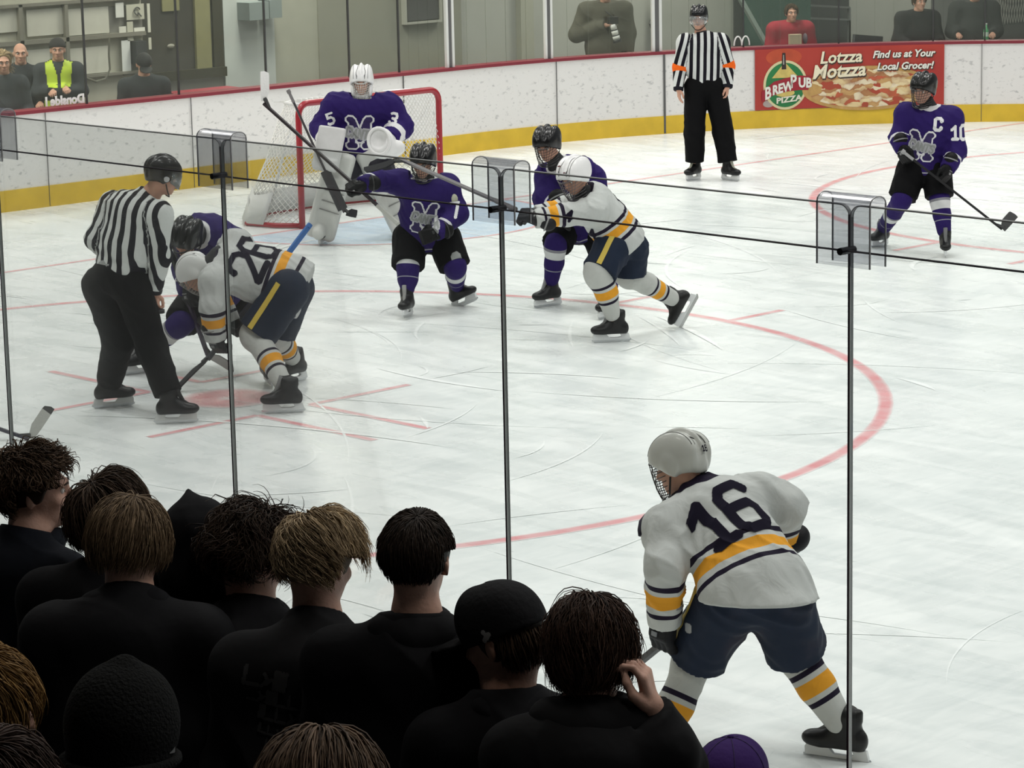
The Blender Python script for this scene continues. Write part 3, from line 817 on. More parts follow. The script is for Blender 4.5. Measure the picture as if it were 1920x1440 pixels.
# ---------------------------------------------------------------- hair
def hair(parent, c, f, u, mname, dark, light, n=1500, length=.1, curl=.0, cfreq=60, lift=.012, whorl=(0, -.45, .9), grav=.5, front=.45, low=-.5, seed=0, rad=.0021, seg=8, wild=.12, s=1.0, base=True, name='hair', blow=None, lowback=None, cap=.008, ears=False, taper=.7, top=2.0):
    rng = np.random.default_rng(seed); M = frame(f, u)
    E = V(.082, .103, .100) * s; c0 = np.asarray(c, float) + M @ (V(0, -.012, .025) * s)
    D = rng.normal(size=(n * 4, 3)); D /= np.linalg.norm(D, axis=1, keepdims=True)
    lb = low if lowback is None else lowback
    lim = np.where(D[:, 1] > -.1, low * .25 - .0, lb)
    ok = (D[:, 2] > lim) & ((D[:, 1] < front) | (D[:, 2] > .55 + .25 * (D[:, 1] - front)))
    ok &= ~((abs(D[:, 0]) > .8) & (D[:, 2] < -.05) & (D[:, 1] > -.3))
    ok &= D[:, 2] < top
    if ears: ok &= ~((abs(D[:, 0]) > .62) & (D[:, 2] < .12) & (D[:, 1] > -.42))
    D = D[ok][:n]; n = len(D)
    p = D * E; W = nz(V(*whorl)); Ws = W * E
    g = V(0, 0, -1.0)
    L = length * rng.uniform(.65, 1.15, n) * (taper + (1 - taper) * np.clip((D[:, 2] + .3) / .8, 0, 1)); off = rng.uniform(.003, lift, n) * s
    rnd = np.clip(rng.normal(.45, .22, n), 0, 1)
    p = p + (Ws - p) * .0; d = p - Ws; nr = p / E ** 2; nr /= np.linalg.norm(nr, axis=1, keepdims=True)
    d -= nr * (d * nr).sum(1, keepdims=True); d /= np.linalg.norm(d, axis=1, keepdims=True) + 1e-6
    d += rng.normal(size=d.shape) * wild
    ph = rng.uniform(0, 6.28, n); cl = rng.uniform(.6, 1.4, n)
    ax1 = rng.normal(size=(n, 3)); pts = []; step = (L / seg)[:, None]
    cur = p + nr * (.002 + 0 * off[:, None])
    for i in range(seg + 1):
        t = i / seg
        o = (cap * .9 * s * np.clip((D[:, 2:3] + .55) * 2.5, 0, 1)) + off[:, None] * min(1, t * 2.5)
        nr = cur / E ** 2; nr /= np.linalg.norm(nr, axis=1, keepdims=True)
        a = ph + cfreq * cl * (L * t)
        s1 = np.cross(d, nr); s1 /= np.linalg.norm(s1, axis=1, keepdims=True) + 1e-6
        wob = (np.cos(a)[:, None] * s1 + np.sin(a)[:, None] * nr * .8) * curl * min(1, t * 2)
        pts.append(cur + nr * o + wob)
        field = np.stack([np.sin(cur[:, 1] * 55 + seed) , np.cos(cur[:, 2] * 48 + seed * 2), np.sin(cur[:, 0] * 60 + seed)], 1)
        d = d + g * grav * (.35 + t) * .35 + field * wild * .35
        if blow is not None: d = d + V(*blow) * t * .35
        d /= np.linalg.norm(d, axis=1, keepdims=True)
        adv = d * step
        if ears: adv[(abs(cur[:, 0]) > .054 * s) & (cur[:, 2] < .012 * s) & (cur[:, 1] > -.045 * s) & (cur[:, 1] < .07 * s)] = 0
        cur = cur + adv
        k = np.sqrt(((cur / E) ** 2).sum(1)); m = k < 1.0
        cur[m] /= k[m][:, None]
        m2 = k >= 1.0
        d2 = d.copy(); nr = cur / E ** 2; nr /= np.linalg.norm(nr, axis=1, keepdims=True)
        dn = (d * nr).sum(1, keepdims=True); d = np.where(m[:, None], d - nr * np.minimum(dn, 0), d - nr * np.maximum(dn, 0) * .5)
    Pn = np.stack(pts, 1)                              # n, seg+1, 3
    T = np.gradient(Pn, axis=1); T /= np.linalg.norm(T, axis=2, keepdims=True) + 1e-9
    ref = np.cross(T, ax1[:, None, :]); ref /= np.linalg.norm(ref, axis=2, keepdims=True) + 1e-9
    q = np.cross(T, ref); R = (rad * s * rng.uniform(.7, 1.3, n))[:, None] * (1 - .8 * np.linspace(0, 1, seg + 1) ** 1.5)[None]
    ring = []
    for k in range(3):
        a = 2.094 * k; ring.append(Pn + R[..., None] * (math.cos(a) * ref + math.sin(a) * q))
    Vv = np.stack(ring, 2).reshape(-1, 3)
    b0 = (np.arange(n)[:, None] * (seg + 1) + np.arange(seg)[None]) * 3
    fs = [np.stack([b0 + k, b0 + (k + 1) % 3, b0 + 3 + (k + 1) % 3, b0 + 3 + k], -1).reshape(-1, 4) for k in range(3)]
    F = np.concatenate(fs)
    rv = np.repeat(rnd, (seg + 1) * 3)
    if base:
        capf = Field([Ell(V(0, 0, 0), np.eye(3), E + cap * s * .85)], .01, cut=[(V(0, .062 * s, .03 * s), nz(V(0, .85, -.35)), .01), (V(0, 0, -.055 * s if lb > -.7 else -.085 * s), nz(V(0, .25, -1)), .01), ], fold=.0015, fs=90)
        cv, cf = polygonise(capf, .007)
        F = np.concatenate([F, cf + len(Vv)]); Vv = np.concatenate([Vv, cv]); rv = np.concatenate([rv, np.full(len(cv), .05)])
    return mesh_obj(name, c0 + Vv @ M.T, F, hair_mat(mname, dark, light), parent, True, dict(rnd=rv))

# ---------------------------------------------------------------- the rink
XB, ZT, RC, YW = -3.47, 1.037, 8.5, 12.95
RED = (.50, .028, .045)
def board_path():
    pts = [(XB, y) for y in np.arange(-12.95 + RC, 4.4, .5)]
    cx, cy = XB + RC, 12.95 - RC
    pts = [(cx - RC * math.cos(a), -12.95 + RC - RC * math.sin(a)) for a in np.linspace(math.pi / 2, 0, 16)][:-1] + pts
    pts += [(cx - RC * math.cos(a), cy + RC * math.sin(a)) for a in np.linspace(0, math.pi / 2, 30)]
    pts += [(x, 12.95) for x in np.arange(cx + 1, 40, 2)]
    return pts
PATH = board_path()
def offset_path(d):
    out = []
    P = np.array(PATH)
    T = np.gradient(P, axis=0); T /= np.linalg.norm(T, axis=1, keepdims=True)
    Nn = np.stack([-T[:, 1], T[:, 0]], 1)              # to the left of travel = outward (behind the boards)
    return P + Nn * d
def ribbon(name, o0, o1, z0, z1, material, parent=None):
    A, B = offset_path(o0), offset_path(o1); m = MB(); n = len(A)
    vs = [(*a, z0) for a in A] + [(*a, z1) for a in A] + [(*b, z1) for b in B] + [(*b, z0) for b in B]
    fs = []
    for i in range(n - 1):
        for k in range(4):
            k2 = (k + 1) % 4
            fs.append((k * n + i, k * n + i + 1, k2 * n + i + 1, k2 * n + i))
    fs += [(0, n, 2 * n, 3 * n), (n - 1, 4 * n - 1, 3 * n - 1, 2 * n - 1)]
    m.add(vs, fs)
    return m.build(name, material, parent)
def ice_materials():
    m, nt, b = _nodes('ice')
    tc = nt.nodes.new('ShaderNodeTexCoord')
    def nse(scale, vec_scale, detail=4, dist=0.0, rot=0.0):
        mp = nt.nodes.new('ShaderNodeMapping'); mp.inputs['Scale'].default_value = vec_scale; mp.inputs['Rotation'].default_value = (0, 0, rot)
        n = nt.nodes.new('ShaderNodeTexNoise'); n.inputs['Scale'].default_value = scale; n.inputs['Detail'].default_value = detail; n.inputs['Distortion'].default_value = dist
        nt.links.new(tc.outputs['Object'], mp.inputs[0]); nt.links.new(mp.outputs[0], n.inputs['Vector']); return n.outputs[0]
    a = nse(.9, (1, 1, 1), 5, .6)
    c = nse(2.2, (.35, 1.3, 1), 6, 1.6, .72)
    e = nse(5, (1.3, .3, 1), 5, 2.0, .1)
    g = nse(17, (1.2, .3, 1), 6, 2.0, 1.3)
    t = _math(nt, 'MULTIPLY_ADD', a, .4, -.02)
    t = _math(nt, 'MULTIPLY_ADD', c, .35, t); t = _math(nt, 'MULTIPLY_ADD', e, .3, t); t = _math(nt, 'MULTIPLY_ADD', g, .12, t)
    cr = nt.nodes.new('ShaderNodeValToRGB'); el = cr.color_ramp.elements
    el[0].position = .36; el[0].color = (.66, .705, .70, 1); el[1].position = .70; el[1].color = (.90, .92, .905, 1)
    nt.links.new(t, cr.inputs[0])
    nt.links.new(cr.outputs[0], b.inputs['Base Color'])
    b.inputs['Roughness'].default_value = .28; b.inputs['Specular IOR Level'].default_value = .28
    rr = _math(nt, 'MULTIPLY_ADD', c, .25, .16); nt.links.new(rr, b.inputs['Roughness'])
    bp = nt.nodes.new('ShaderNodeBump'); bp.inputs['Strength'].default_value = .10; bp.inputs['Distance'].default_value = .01
    nt.links.new(g, bp.inputs['Height']); nt.links.new(bp.outputs[0], b.inputs['Normal'])
    def paint(name, col, strength):
        m2 = m.copy(); m2.name = name; nt2 = m2.node_tree; b2 = nt2.nodes['Principled BSDF']
        src = b2.inputs['Base Color'].links[0].from_socket
        f = _math(nt2, 'MULTIPLY', _math(nt2, 'POWER', _attr(nt2, 'core'), .6), strength)
        nz_ = nt2.nodes.new('ShaderNodeTexNoise'); nz_.inputs['Scale'].default_value = 5; nz_.inputs['Detail'].default_value = 5
        tc2 = nt2.nodes.new('ShaderNodeTexCoord'); nt2.links.new(tc2.outputs['Object'], nz_.inputs['Vector'])
        f = _math(nt2, 'MULTIPLY', f, _math(nt2, 'MULTIPLY_ADD', nz_.outputs[0], 1.1, .40))
        nt2.links.new(_mix(nt2, f, src, col), b2.inputs['Base Color'])
        return m2
    return m, paint('ice_red', (.72, .10, .13), .62), paint('ice_blue', (.36, .60, .88), .45), paint('ice_snow', (.97, .99, .98), .75)
def build_ice():
    verts = []; faces = []; core = []; fm = []
    def strip(pts, w, mi, z, closed=False, fade=False, depth=None):
        pts = np.asarray(pts, float); n = len(pts)
        T = np.gradient(pts, axis=0) if not closed else np.roll(pts, -1, 0) - np.roll(pts, 1, 0)
        T /= np.linalg.norm(T, axis=1, keepdims=True) + 1e-9; Nn = np.stack([-T[:, 1], T[:, 0]], 1)
        o = len(verts)
        for i in range(n):
            ww = w * (math.sin(math.pi * (i + .3) / (n - .4)) if fade else 1)
            for k, q in ((-1, 0), (-.45, 1), (.45, 1), (1, 0)):
                verts.append((*(pts[i] + Nn[i] * ww / 2 * k), z)); core.append(q)
        for i in range(n if closed else n - 1):
            a = o + i * 4; b = o + ((i + 1) % n) * 4
            for k in range(3): faces.append((a + k, b + k, b + k + 1, a + k + 1)); fm.append(mi)
    X, Y = np.arange(XB - .0, 30.1, 1.0), np.arange(-12.95, 12.96, 1.0)
    Y = np.append(Y, 12.95)
    for i, x in enumerate(X):
        for y in Y: verts.append((x, y, 0)); core.append(0)
    ny = len(Y)
    for i in range(len(X) - 1):
        for k in range(ny - 1):
            faces.append((i * ny + k, (i + 1) * ny + k, (i + 1) * ny + k + 1, i * ny + k + 1)); fm.append(0)
    circ = lambda cx, cy, r, a0=0, a1=2 * math.pi, n=96: [(cx + r * math.cos(a), cy + r * math.sin(a)) for a in np.linspace(a0, a1, n)]
    seg = lambda a, b, n=8: [lerp(a, b, t) for t in np.linspace(0, 1, n)]
    z = .0012
    strip(seg((0, -12.2), (0, 12.2), 60), .075, 1, z)                                # goal line
    for cy in (-6.7, 6.7):
        strip(circ(6.1, cy, 4.55)[:-1], .11, 1, z, closed=True)
        s = -1 if cy < 0 else 1
        for yy, sg in ((cy + 4.55, 1), (cy - 4.55, -1)):
            for x in (5.46, 6.74): strip(seg((x, yy), (x, yy + .62 * sg)), .085, 1, z * 1.1)
        strip(circ(6.1, cy, .17)[:-1], .34, 1, z * 1.2, closed=True)
        for sx in (-1, 1):
            for sy in (-1, 1):
                c = (6.1 + sx * .61, cy + sy * .235)
                strip(seg(c, (c[0] + sx * 1.2, c[1])), .075, 1, z * 1.3)
                strip(seg(c, (c[0], c[1] + sy * .91)), .075, 1, z * 1.5)
    # crease: blue half disc with a red edge
    cr = circ(0, 0, 1.83, -math.pi / 2, math.pi / 2, 40)
    o = len(verts); verts.append((.02, 0, .0009)); core.append(1)
    for p in cr: verts.append((*p, .0009)); core.append(1)
    for i in range(39): faces.append((o, o + 1 + i, o + 2 + i)); fm.append(2)
    strip(cr, .06, 1, z * 1.4)
    strip(seg((15.0, -12.95), (15.0, 12.95), 40) if False else seg((23.5, -12.9), (23.5, 12.9), 30), .3, 2, z)
    # skate cuts and snow
    rng = np.random.default_rng(7); k = 0
    for i in range(330):
        cx, cy = rng.uniform(0, 17), rng.uniform(-12.3, 9); r = rng.choice([rng.uniform(.25, 1.0), rng.uniform(1.5, 7)], p=[.3, .7])
        a0 = rng.uniform(0, 6.28); da = rng.uniform(.5, 1.6) if r < 1.2 else rng.uniform(.15, .7)
        pts = [(cx + r * math.cos(a), cy + r * .85 * math.sin(a)) for a in np.linspace(a0, a0 + da, 16)]
        pts = [p for p in pts if -3 < p[0] < 29 and abs(p[1]) < 12.8]
        if len(pts) > 5: strip(pts, rng.choice([.012, .02, .035, .06], p=[.45, .3, .17, .08]), 3, z * 1.7 + k * 4e-6, fade=True); k += 1
    for a, b, r in (((0, 0), 0, 0),):
        pass
    ms = ice_materials()
    o = mesh_obj('floor', verts, faces, None, None, False, dict(core=core), list(ms), fm)
    return struct(o)
build_ice()
m = MB(); m.box((-12, -30, -.3), (45, 30, -.012)); struct(m.build('floor', mat('concrete', (.22, .22, .21), .8, var=.2, vscale=1)))
m = MB(); m.box((-12, -30, -.011), (XB - .25, 30, -.002)); m.box((XB - .25, 13.2, -.011), (45, 30, -.002))
struct(m.build('floor', mat('walkway_rubber', (.09, .09, .095), .8, var=.2, vscale=2)))

def board_mat():
    m, nt, b = _nodes('dasher_white')
    tc = nt.nodes.new('ShaderNodeTexCoord')
    def blot(scale, lo, hi, sx=1):
        mp = nt.nodes.new('ShaderNodeMapping'); mp.inputs['Scale'].default_value = (1, sx, 1.6); mp.inputs['Rotation'].default_value = (.5, 0, 0)
        n = nt.nodes.new('ShaderNodeTexNoise'); n.inputs['Scale'].default_value = scale; n.inputs['Detail'].default_value = 3; n.inputs['Roughness'].default_value = .55
        nt.links.new(tc.outputs['Object'], mp.inputs[0]); nt.links.new(mp.outputs[0], n.inputs['Vector'])
        mr = nt.nodes.new('ShaderNodeMapRange'); mr.inputs['From Min'].default_value = lo; mr.inputs['From Max'].default_value = hi
        nt.links.new(n.outputs[0], mr.inputs['Value']); return mr.outputs[0]
    n1, n2 = blot(11, .60, .70), blot(24, .62, .72, .8)
    sx = nt.nodes.new('ShaderNodeSeparateXYZ'); nt.links.new(tc.outputs['Object'], sx.inputs[0])
    hgt = nt.nodes.new('ShaderNodeMapRange'); hgt.inputs['From Min'].default_value = 1.0; hgt.inputs['From Max'].default_value = .75
    nt.links.new(sx.outputs['Z'], hgt.inputs['Value'])
    f = _math(nt, 'MULTIPLY', _math(nt, 'MAXIMUM', n1, _math(nt, 'MULTIPLY', n2, .8)), .42)
    f = _math(nt, 'MULTIPLY', f, _math(nt, 'MULTIPLY_ADD', hgt.outputs[0], .8, .2))
    nt.links.new(_mix(nt, f, (.80, .785, .765), (.19, .19, .20)), b.inputs['Base Color'])
    b.inputs['Roughness'].default_value = .4
    return m
wall = struct(ribbon('wall_end', 0, .16, 0, ZT - .035, board_mat()))
ribbon('kick_plate', -.012, .0, 0, .225, mat('kick_yellow', (.70, .47, .035), .5, var=.22, vscale=5), wall)
ribbon('cap_rail', -.02, .22, ZT - .035, ZT, mat('cap_red', (.22, .02, .035), .5), wall)
# board joints
def on_path(y=None, x=None, off=0.0):
    """point on the board line at the given y (or x), tangent and outward normal"""
    P = offset_path(off); k = int(np.argmin(abs(P[:, 1] - y) if y is not None else abs(P[:, 0] - x) + 9 * (P[:, 1] < 12)))
    if y is not None:
        c = [i for i in range(len(P) - 1) if (P[i, 1] - y) * (P[i + 1, 1] - y) <= 0 and P[i, 1] > -13]
        k = c[-1] if c else k
        t = (y - P[k, 1]) / (P[k + 1, 1] - P[k, 1] + 1e-9); q = lerp(P[k], P[k + 1], t)
    else:
        q = P[k]
    T = nz(P[min(k + 1, len(P) - 1)] - P[max(k, 0)])
    return V(*q, 0), V(*T, 0), V(-T[1], T[0], 0)
m = MB()
for y, w in ((-1.536, .006), (3.542, .012), (5.956, .008), (7.462, .026), (10.878, .006), (0.396, .006)):
    q, T, Nn = on_path(y)
    m.obox(q + V(0, 0, (ZT - .03) / 2 + .003) - Nn * .013, np.stack([T, Nn, V(0, 0, 1)], 1), V(w / 2, .004, (ZT - .04) / 2))
m.build('board_joint', mat('joint_dark', (.10, .10, .10), .6), wall)

# near boards and the glass in front of the stand
YG = -12.95
m = MB(); m.box((-2, YG - .16, 0), (30, YG, 1.0)); w2 = struct(m.build('wall_side', mat('dasher_plain', (.8, .79, .77), .4)))
m = MB(); m.box((-2, YG, 0), (30, YG + .012, .225)); m.build('kick_plate', mat('kick_yellow', (.70, .47, .035)), w2)
m = MB(); m.box((-2, YG - .22, 1.0), (30, YG + .02, 1.05)); m.build('cap_rail', mat('cap_red', (.2, .02, .035)), w2)
PITCH_G = 1.3115; X0G = 12.826
glass = clear('spectator_glass', (.955, .972, .966), .012, (.62, .66, .64), .03)
def rounded(x0, x1, z0, z1, r):
    p = []
    for cx, cz, a0 in ((x1 - r, z1 - r, 0), (x0 + r, z1 - r, math.pi / 2)):
        p += [(cx + r * math.cos(a0 + a), cz + r * math.sin(a0 + a)) for a in np.linspace(0, math.pi / 2, 6)]
    return p + [(x0, z0), (x1, z0)]
NAMES_G = {-1: 'left edge pane of the near glass, beside the loose stick blade', 0: 'near glass pane in front of the linesman', 1: 'near glass pane in front of the goal mouth and the blonde spectator', 2: 'near glass pane between the two right-hand seams, above the black cap', 3: 'near glass pane at the far right, in front of the purple captain'}
GPL = Matrix(((1, 0, 0), (0, 0, -1), (0, 1, 0)))
for k in range(-3, 6):
    xa, xb = X0G + PITCH_G * k + .0008, X0G + PITCH_G * (k + 1) - .0008
    gp = thing('glass_screen', NAMES_G.get(k, ['', 'second', 'third', 'fourth'][abs(k) - 1 if k < 0 else k - 3] + ' near glass pane outside the picture on the ' + ('left' if k < 0 else 'right')), 'glass', (xa, YG - .08, 1.05), 'tempered panes of the near glass')
    M = np.array([[1, 0, 0], [0, 0, -1], [0, 1, 0]], float)
    pl = rounded(xa + .0026, xb - .0026, 1.051, 2.9075, .03)
    m = MB(); m.prism(pl, M, (0, YG + .006, 0), .012); m.build('pane', glass, gp)
    out = rounded(xa, xb, 1.051, 2.911, .034); m = MB(); n = len(pl)
    for yy in (YG - .0062, YG + .0062):
        m.add([(x, yy, z) for x, z in out] + [(x, yy, z) for x, z in pl], [(i, i + 1, n + i + 1, n + i) for i in range(n - 2)] + [(n - 1, 0, n, 2 * n - 1)])
    m.add([(x, YG - .0062, z) for x, z in out] + [(x, YG + .0062, z) for x, z in out], [(i, i + 1, n + i + 1, n + i) for i in range(n - 2)] + [(n - 1, 0, n, 2 * n - 1)])
    vert = [len(m.f)]
    e = m.build('pane_edge', mat('glass_edge', (.34, .35, .34), .3, spec=.6), gp)
    m = MB(); m.box((xb - .0026, YG - .0085, 1.051), (xb + .0030, YG - .0065, 2.885)); m.build('seam_seal', mat('seam_dark', (.025, .015, .03), .4), gp)
    m = MB(); m.box((xb + .0034, YG - .0085, 1.051), (xb + .0052, YG - .0070, 2.75)); m.build('seam_glint', mat('seam_pale', (.72, .74, .73), .3), gp)  # pale strip stands in for the highlight beside the seam
# lighter top edge strip of each pane is one line of cable and clips below
m = MB()
for k in range(-3, 6): m.tube([(X0G + PITCH_G * k, YG - .022, 2.792 + .0), (X0G + PITCH_G * (k + 1), YG - .022, 2.792)], .0032, 6)
tag(m.build('safety_cable', mat('cable_dark', (.035, .03, .04), .5), None), 'thin dark cable strung level along the near glass just under its top edge', 'cable')
plex = clear('clip_plexi', (.91, .915, .93), .10, (.42, .43, .47), .03)
for k in range(-1, 5):
    xs = X0G + PITCH_G * k
    nm = {0: 'clear plastic seam clip at the left picture edge', 1: 'clear plastic seam clip above the linesman and faceoff players', 2: 'clear plastic seam clip over the outstretched black glove', 3: 'clear plastic seam clip beside the captain\'s skate'}.get(k, 'clear plastic seam clip outside the picture on the ' + ('left' if k < 0 else 'right'))
    t = thing('glass_clip', nm, 'clip', (xs, YG, 2.75), 'plastic clips over the glass seams')
    x0, x1 = xs - .088, xs + .088
    m = MB()
    for yy in (YG - .034, YG + .030): m.box((x0, yy, 2.752), (x1, yy + .004, 2.917))
    pts = [(YG - .034 + .034 * (1 - math.cos(a)), 2.917 + .022 * math.sin(a)) for a in np.linspace(0, math.pi, 9)]
    for (ya, za), (yb, zb) in zip(pts[:-1], pts[1:]):
        m.add([(x0, ya, za), (x1, ya, za), (x1, yb, zb), (x0, yb, zb), (x0, ya, za - .004), (x1, ya, za - .004), (x1, yb, zb - .004), (x0, yb, zb - .004)], [(0, 1, 2, 3), (7, 6, 5, 4), (0, 4, 5, 1), (3, 2, 6, 7)])
    m.build('clip_sheet', plex, t)
    m = MB()
    for xe in (x0, x1):
        m = MB()
        for yy in (YG - .032, YG + .032): m.box((xe - .0016, yy - .002, 2.752), (xe + .0016, yy + .002, 2.917))
        m.tube([(xe, YG - .032 + .032 * (1 - math.cos(a)), 2.917 + .021 * math.sin(a)) for a in np.linspace(0, math.pi, 9)], .002, 5)
        m.build('clip_edge', mat('clip_edge', (.40, .40, .41), .3), t)
    m = MB(); m.tube([(xs, YG - .046, 2.792), (xs, YG + .012, 2.792)], .010, 10)
    m.build('clamp_bolt', mat('bolt_dark', (.02, .02, .025), .4, .6), t)

# glass behind the end boards
far = clear('end_glass', (.90, .92, .90), .06, (.45, .48, .42), .03)
seams = [-0.924, 0.314, 1.554, 2.798, 3.572, 4.362, 5.904, 7.418, 8.532, 9.600, 10.524]
seams = [seams[0] - 2.6, seams[0] - 1.3] + seams + [seams[-1] + .45, seams[-1] + .8]
desc = ['outside the picture on the left', 'in front of the blonde and bald onlookers', 'in front of the onlooker in the yellow vest', 'in front of the dark shop window', 'behind the goalie stick side of the net', 'straight behind the goalie', 'narrow one under the dark wall vent', 'between the two white posts left of the photographer', 'left of the photographer', 'in front of the photographer', 'behind the standing referee', 'in front of the onlooker in red', 'above the right half of the red advert', 'in front of the green bottle', 'at the right picture edge', 'outside right']
for i, (ya, yb) in enumerate(zip(seams[:-1], seams[1:])):
    gp = thing('glass_screen', 'end glass pane ' + desc[i + 1 if i < len(desc) - 1 else -1], 'glass', (*on_path(ya, off=.1)[0][:2], ZT), 'panes of the end glass')
    ys = np.linspace(ya, yb, 6 if ya > 3 else 2); m = MB()
    for y0, y1 in zip(ys[:-1], ys[1:]):
        a = on_path(y0, off=.09)[0]; b = on_path(y1, off=.09)[0]
        m.bar(a + V(0, 0, (ZT + 2.9) / 2), b + V(0, 0, (ZT + 2.9) / 2), .012, 2.9 - ZT)
    m.build('pane', far, gp)
    q, T, Nn = on_path(yb, off=.09)
    m = MB(); m.obox(q + V(0, 0, (ZT + 2.9) / 2), np.stack([T, Nn, V(0, 0, 1)], 1), V(.009, .012, (2.9 - ZT) / 2))
    m.build('seam_gasket', mat('gasket', (.045, .045, .045), .5), gp)
for y, w, nm in ((seams[7], .062, 'white glass post right of the goal, left of the pair'), (seams[8], .055, 'white glass post left of the photographer'), (seams[9], .066, 'white glass post between photographer and referee')):
    q, T, Nn = on_path(y, off=.06); t = thing('glass_post', nm, 'post', (q[0], q[1], ZT), 'white posts of the end glass')
    for sg, nme in ((-1, 'post_rail'), (1, 'post_rail')):
        m = MB(); m.obox(q + T * sg * w * .75 + V(0, 0, 2.0), np.stack([T, Nn, V(0, 0, 1)], 1), V(w * .28, .02, .96)); m.build(nme, mat('post_white', (.72, .73, .70), .4), t)
    m = MB(); m.obox(q + V(0, 0, 2.0), np.stack([T, Nn, V(0, 0, 1)], 1), V(w * .4, .01, .96)); m.build('post_core', mat('post_core', (.12, .12, .12), .4), t)

# ---- goal
def build_goal():
    g = thing('hockey_goal', 'red-framed hockey goal with white net behind the goalie', 'goal', (0, 0, 0))
    W, H, r = .935, 1.235, .032
    red = mat('goal_red', (.34, .012, .022), .35, coat=.2)
    pts = [(0, -W, 0)] + [(0, -W, z) for z in (.4, .8)] + [(0, -W + .12 * (1 - math.cos(a)), H - .12 + .12 * math.sin(a)) for a in np.linspace(0, math.pi / 2, 6)]
    pts += [(0, -y, z) for _, y, z in [(p[0], p[1], p[2]) for p in pts[::-1]]]
    m = MB(); m.tube(pts, r, 12)
    m.build('goal_frame', red, g, True)
    base = [(0, -W, .03), (-.25, -W - .16, .03), (-.6, -W - .22, .03), (-.92, -W + .02, .03), (-1.05, -.45, .03), (-1.08, 0, .03)]
    base = base + [(x, -y, z) for x, y, z in base[-2::-1]]
    m = MB(); m.tube(base, .026, 8); m.build('base_rail', red, g, True)
    top = [(0, -W + .05, H - .01), (-.35, -W + .12, H - .02), (-.5, -.55, H - .03), (-.52, 0, H - .03)]
    top = top + [(x, -y, z) for x, y, z in top[-2::-1]]
    m = MB(); m.tube(top, .016, 6)
    for s in (-1, 1): m.tube([(-.48, s * .5, H - .03), (-.75, s * .5, .75), (-1.04, s * .5, .03)], .014, 6)
    m.build('net_support', mat('support_white', (.7, .7, .69), .4), g, True)
    # netting: diamond mesh between top curve and base curve
    def curve(pl, t):
        P = np.array(pl); L = np.r_[0, np.cumsum(np.linalg.norm(np.diff(P, axis=0), axis=1))]; L /= L[-1]
        return np.array([np.interp(t, L, P[:, i]) for i in range(3)]).T
    def shell(u, v):
        a = curve(base, u); b = curve(top, u)
        p = a * (1 - v[:, None]) + b * v[:, None]
        p[:, 0] -= .10 * np.sin(math.pi * np.minimum(v * 1.0, 1)) * np.sin(math.pi * u)
        p[:, 0] += .03 * np.sin(u * 23) * np.sin(v * 9) * np.sin(math.pi * v)
        return p
    m = MB(); nu, nv = 58, 20
    for sgn in (-1, 1):
        for i in range(-nv, nu + nv):
            u = (i + sgn * np.arange(nv + 1)) / nu; v = np.arange(nv + 1) / nv
            ok = (u >= 0) & (u <= 1)
            if ok.sum() < 2: continue
            p = shell(u[ok], v[ok]); m.tube(list(p), .0045, 3, cap=False)
    for i in range(-6, 26):                                            # roof of the net
        for sgn in (-1, 1):
            ts = np.linspace(0, 1, 7); y = -W + .1 + (i + sgn * ts * 6) / 24 * 1.75; x = -.5 * ts
            ok = abs(y) < W - .08
            if ok.sum() > 1: m.tube([(a, b, H - .015) for a, b in zip(x[ok], y[ok])], .0033, 3, cap=False)
    # side panels
    m.build('netting', mat('net_cord', (.74, .73, .69), .8), g)
    for s in (-1, 1):
        vs = []; fs = []; n = 7
        for i in range(n + 1):
            t = i / n; p = curve(base, np.array([.10 + .16 * t]))[0]
            if s > 0: p = p * V(1, -1, 1)
            q = p + V(.10 - .0 * t, -s * .035, .33 - .05 * math.sin(t * 3)); vs += [p + V(-.015, s * .02, .0), q]
        for i in range(n): fs.append((2 * i, 2 * i + 2, 2 * i + 3, 2 * i + 1))
        o = mesh_obj('skirt_panel', vs, fs, mat('net_skirt', (.62, .62, .60), .8, bump=.2, bscale=20, var=.12), g)
        sm = o.modifiers.new('thick', 'SOLIDIFY'); sm.thickness = .012
    # white skirt along the base inside the net
    P = curve(base, np.linspace(.2, .8, 30)); vs = []; fs = []
    for p in P: vs += [p + V(.03, 0, .0), p + V(.06, 0, .24)]
    for i in range(29): fs.append((2 * i, 2 * i + 2, 2 * i + 3, 2 * i + 1))
    o = mesh_obj('skirt', vs, fs, mat('net_skirt', (.62, .62, .60)), g); sm = o.modifiers.new('thick', 'SOLIDIFY'); sm.thickness = .01
build_goal()

# ---------------------------------------------------------------- behind the end glass
XW = -7.2
ROW = np.array([[0, 0, 1], [1, 0, 0], [0, 1, 0]], float)     # x -> world y, y -> world z, z -> world x
m = MB(); m.box((XW - .3, -24, 0), (XW, 34, 7)); struct(m.build('wall_back', mat('block_wall', (.37, .375, .34), .8, bump=.1, bscale=5, var=.1, vscale=1.5)))
m = MB(); m.box((XW + .0, 3.793, 0), (XW + .05, 4.623, 6)); struct(m.build('trim_1', mat('pale_panel', (.46, .49, .47), .6, var=.06)))
m = MB(); m.box((XW + .0, 5.362, 0), (XW + .06, 7.926, 6)); struct(m.build('trim_2', mat('olive_panel', (.235, .235, .19), .6, var=.08)))
m = MB(); m.box((XW + .0, 4.623, 0), (XW + .04, 5.362, 6)); struct(m.build('trim_3', mat('khaki_panel', (.34, .34, .28), .6, var=.08)))
m = MB(); m.box((XW + .0, 9.030, 0), (XW + .10, 9.281, 6)); struct(m.build('trim_4', mat('khaki_panel', (.34, .34, .28))))
m = MB(); m.box((XW + .0, 13.612, 0), (XW + .02, 16.343, 6)); struct(m.build('trim_5', mat('dark_recess', (.05, .055, .055), .7)))
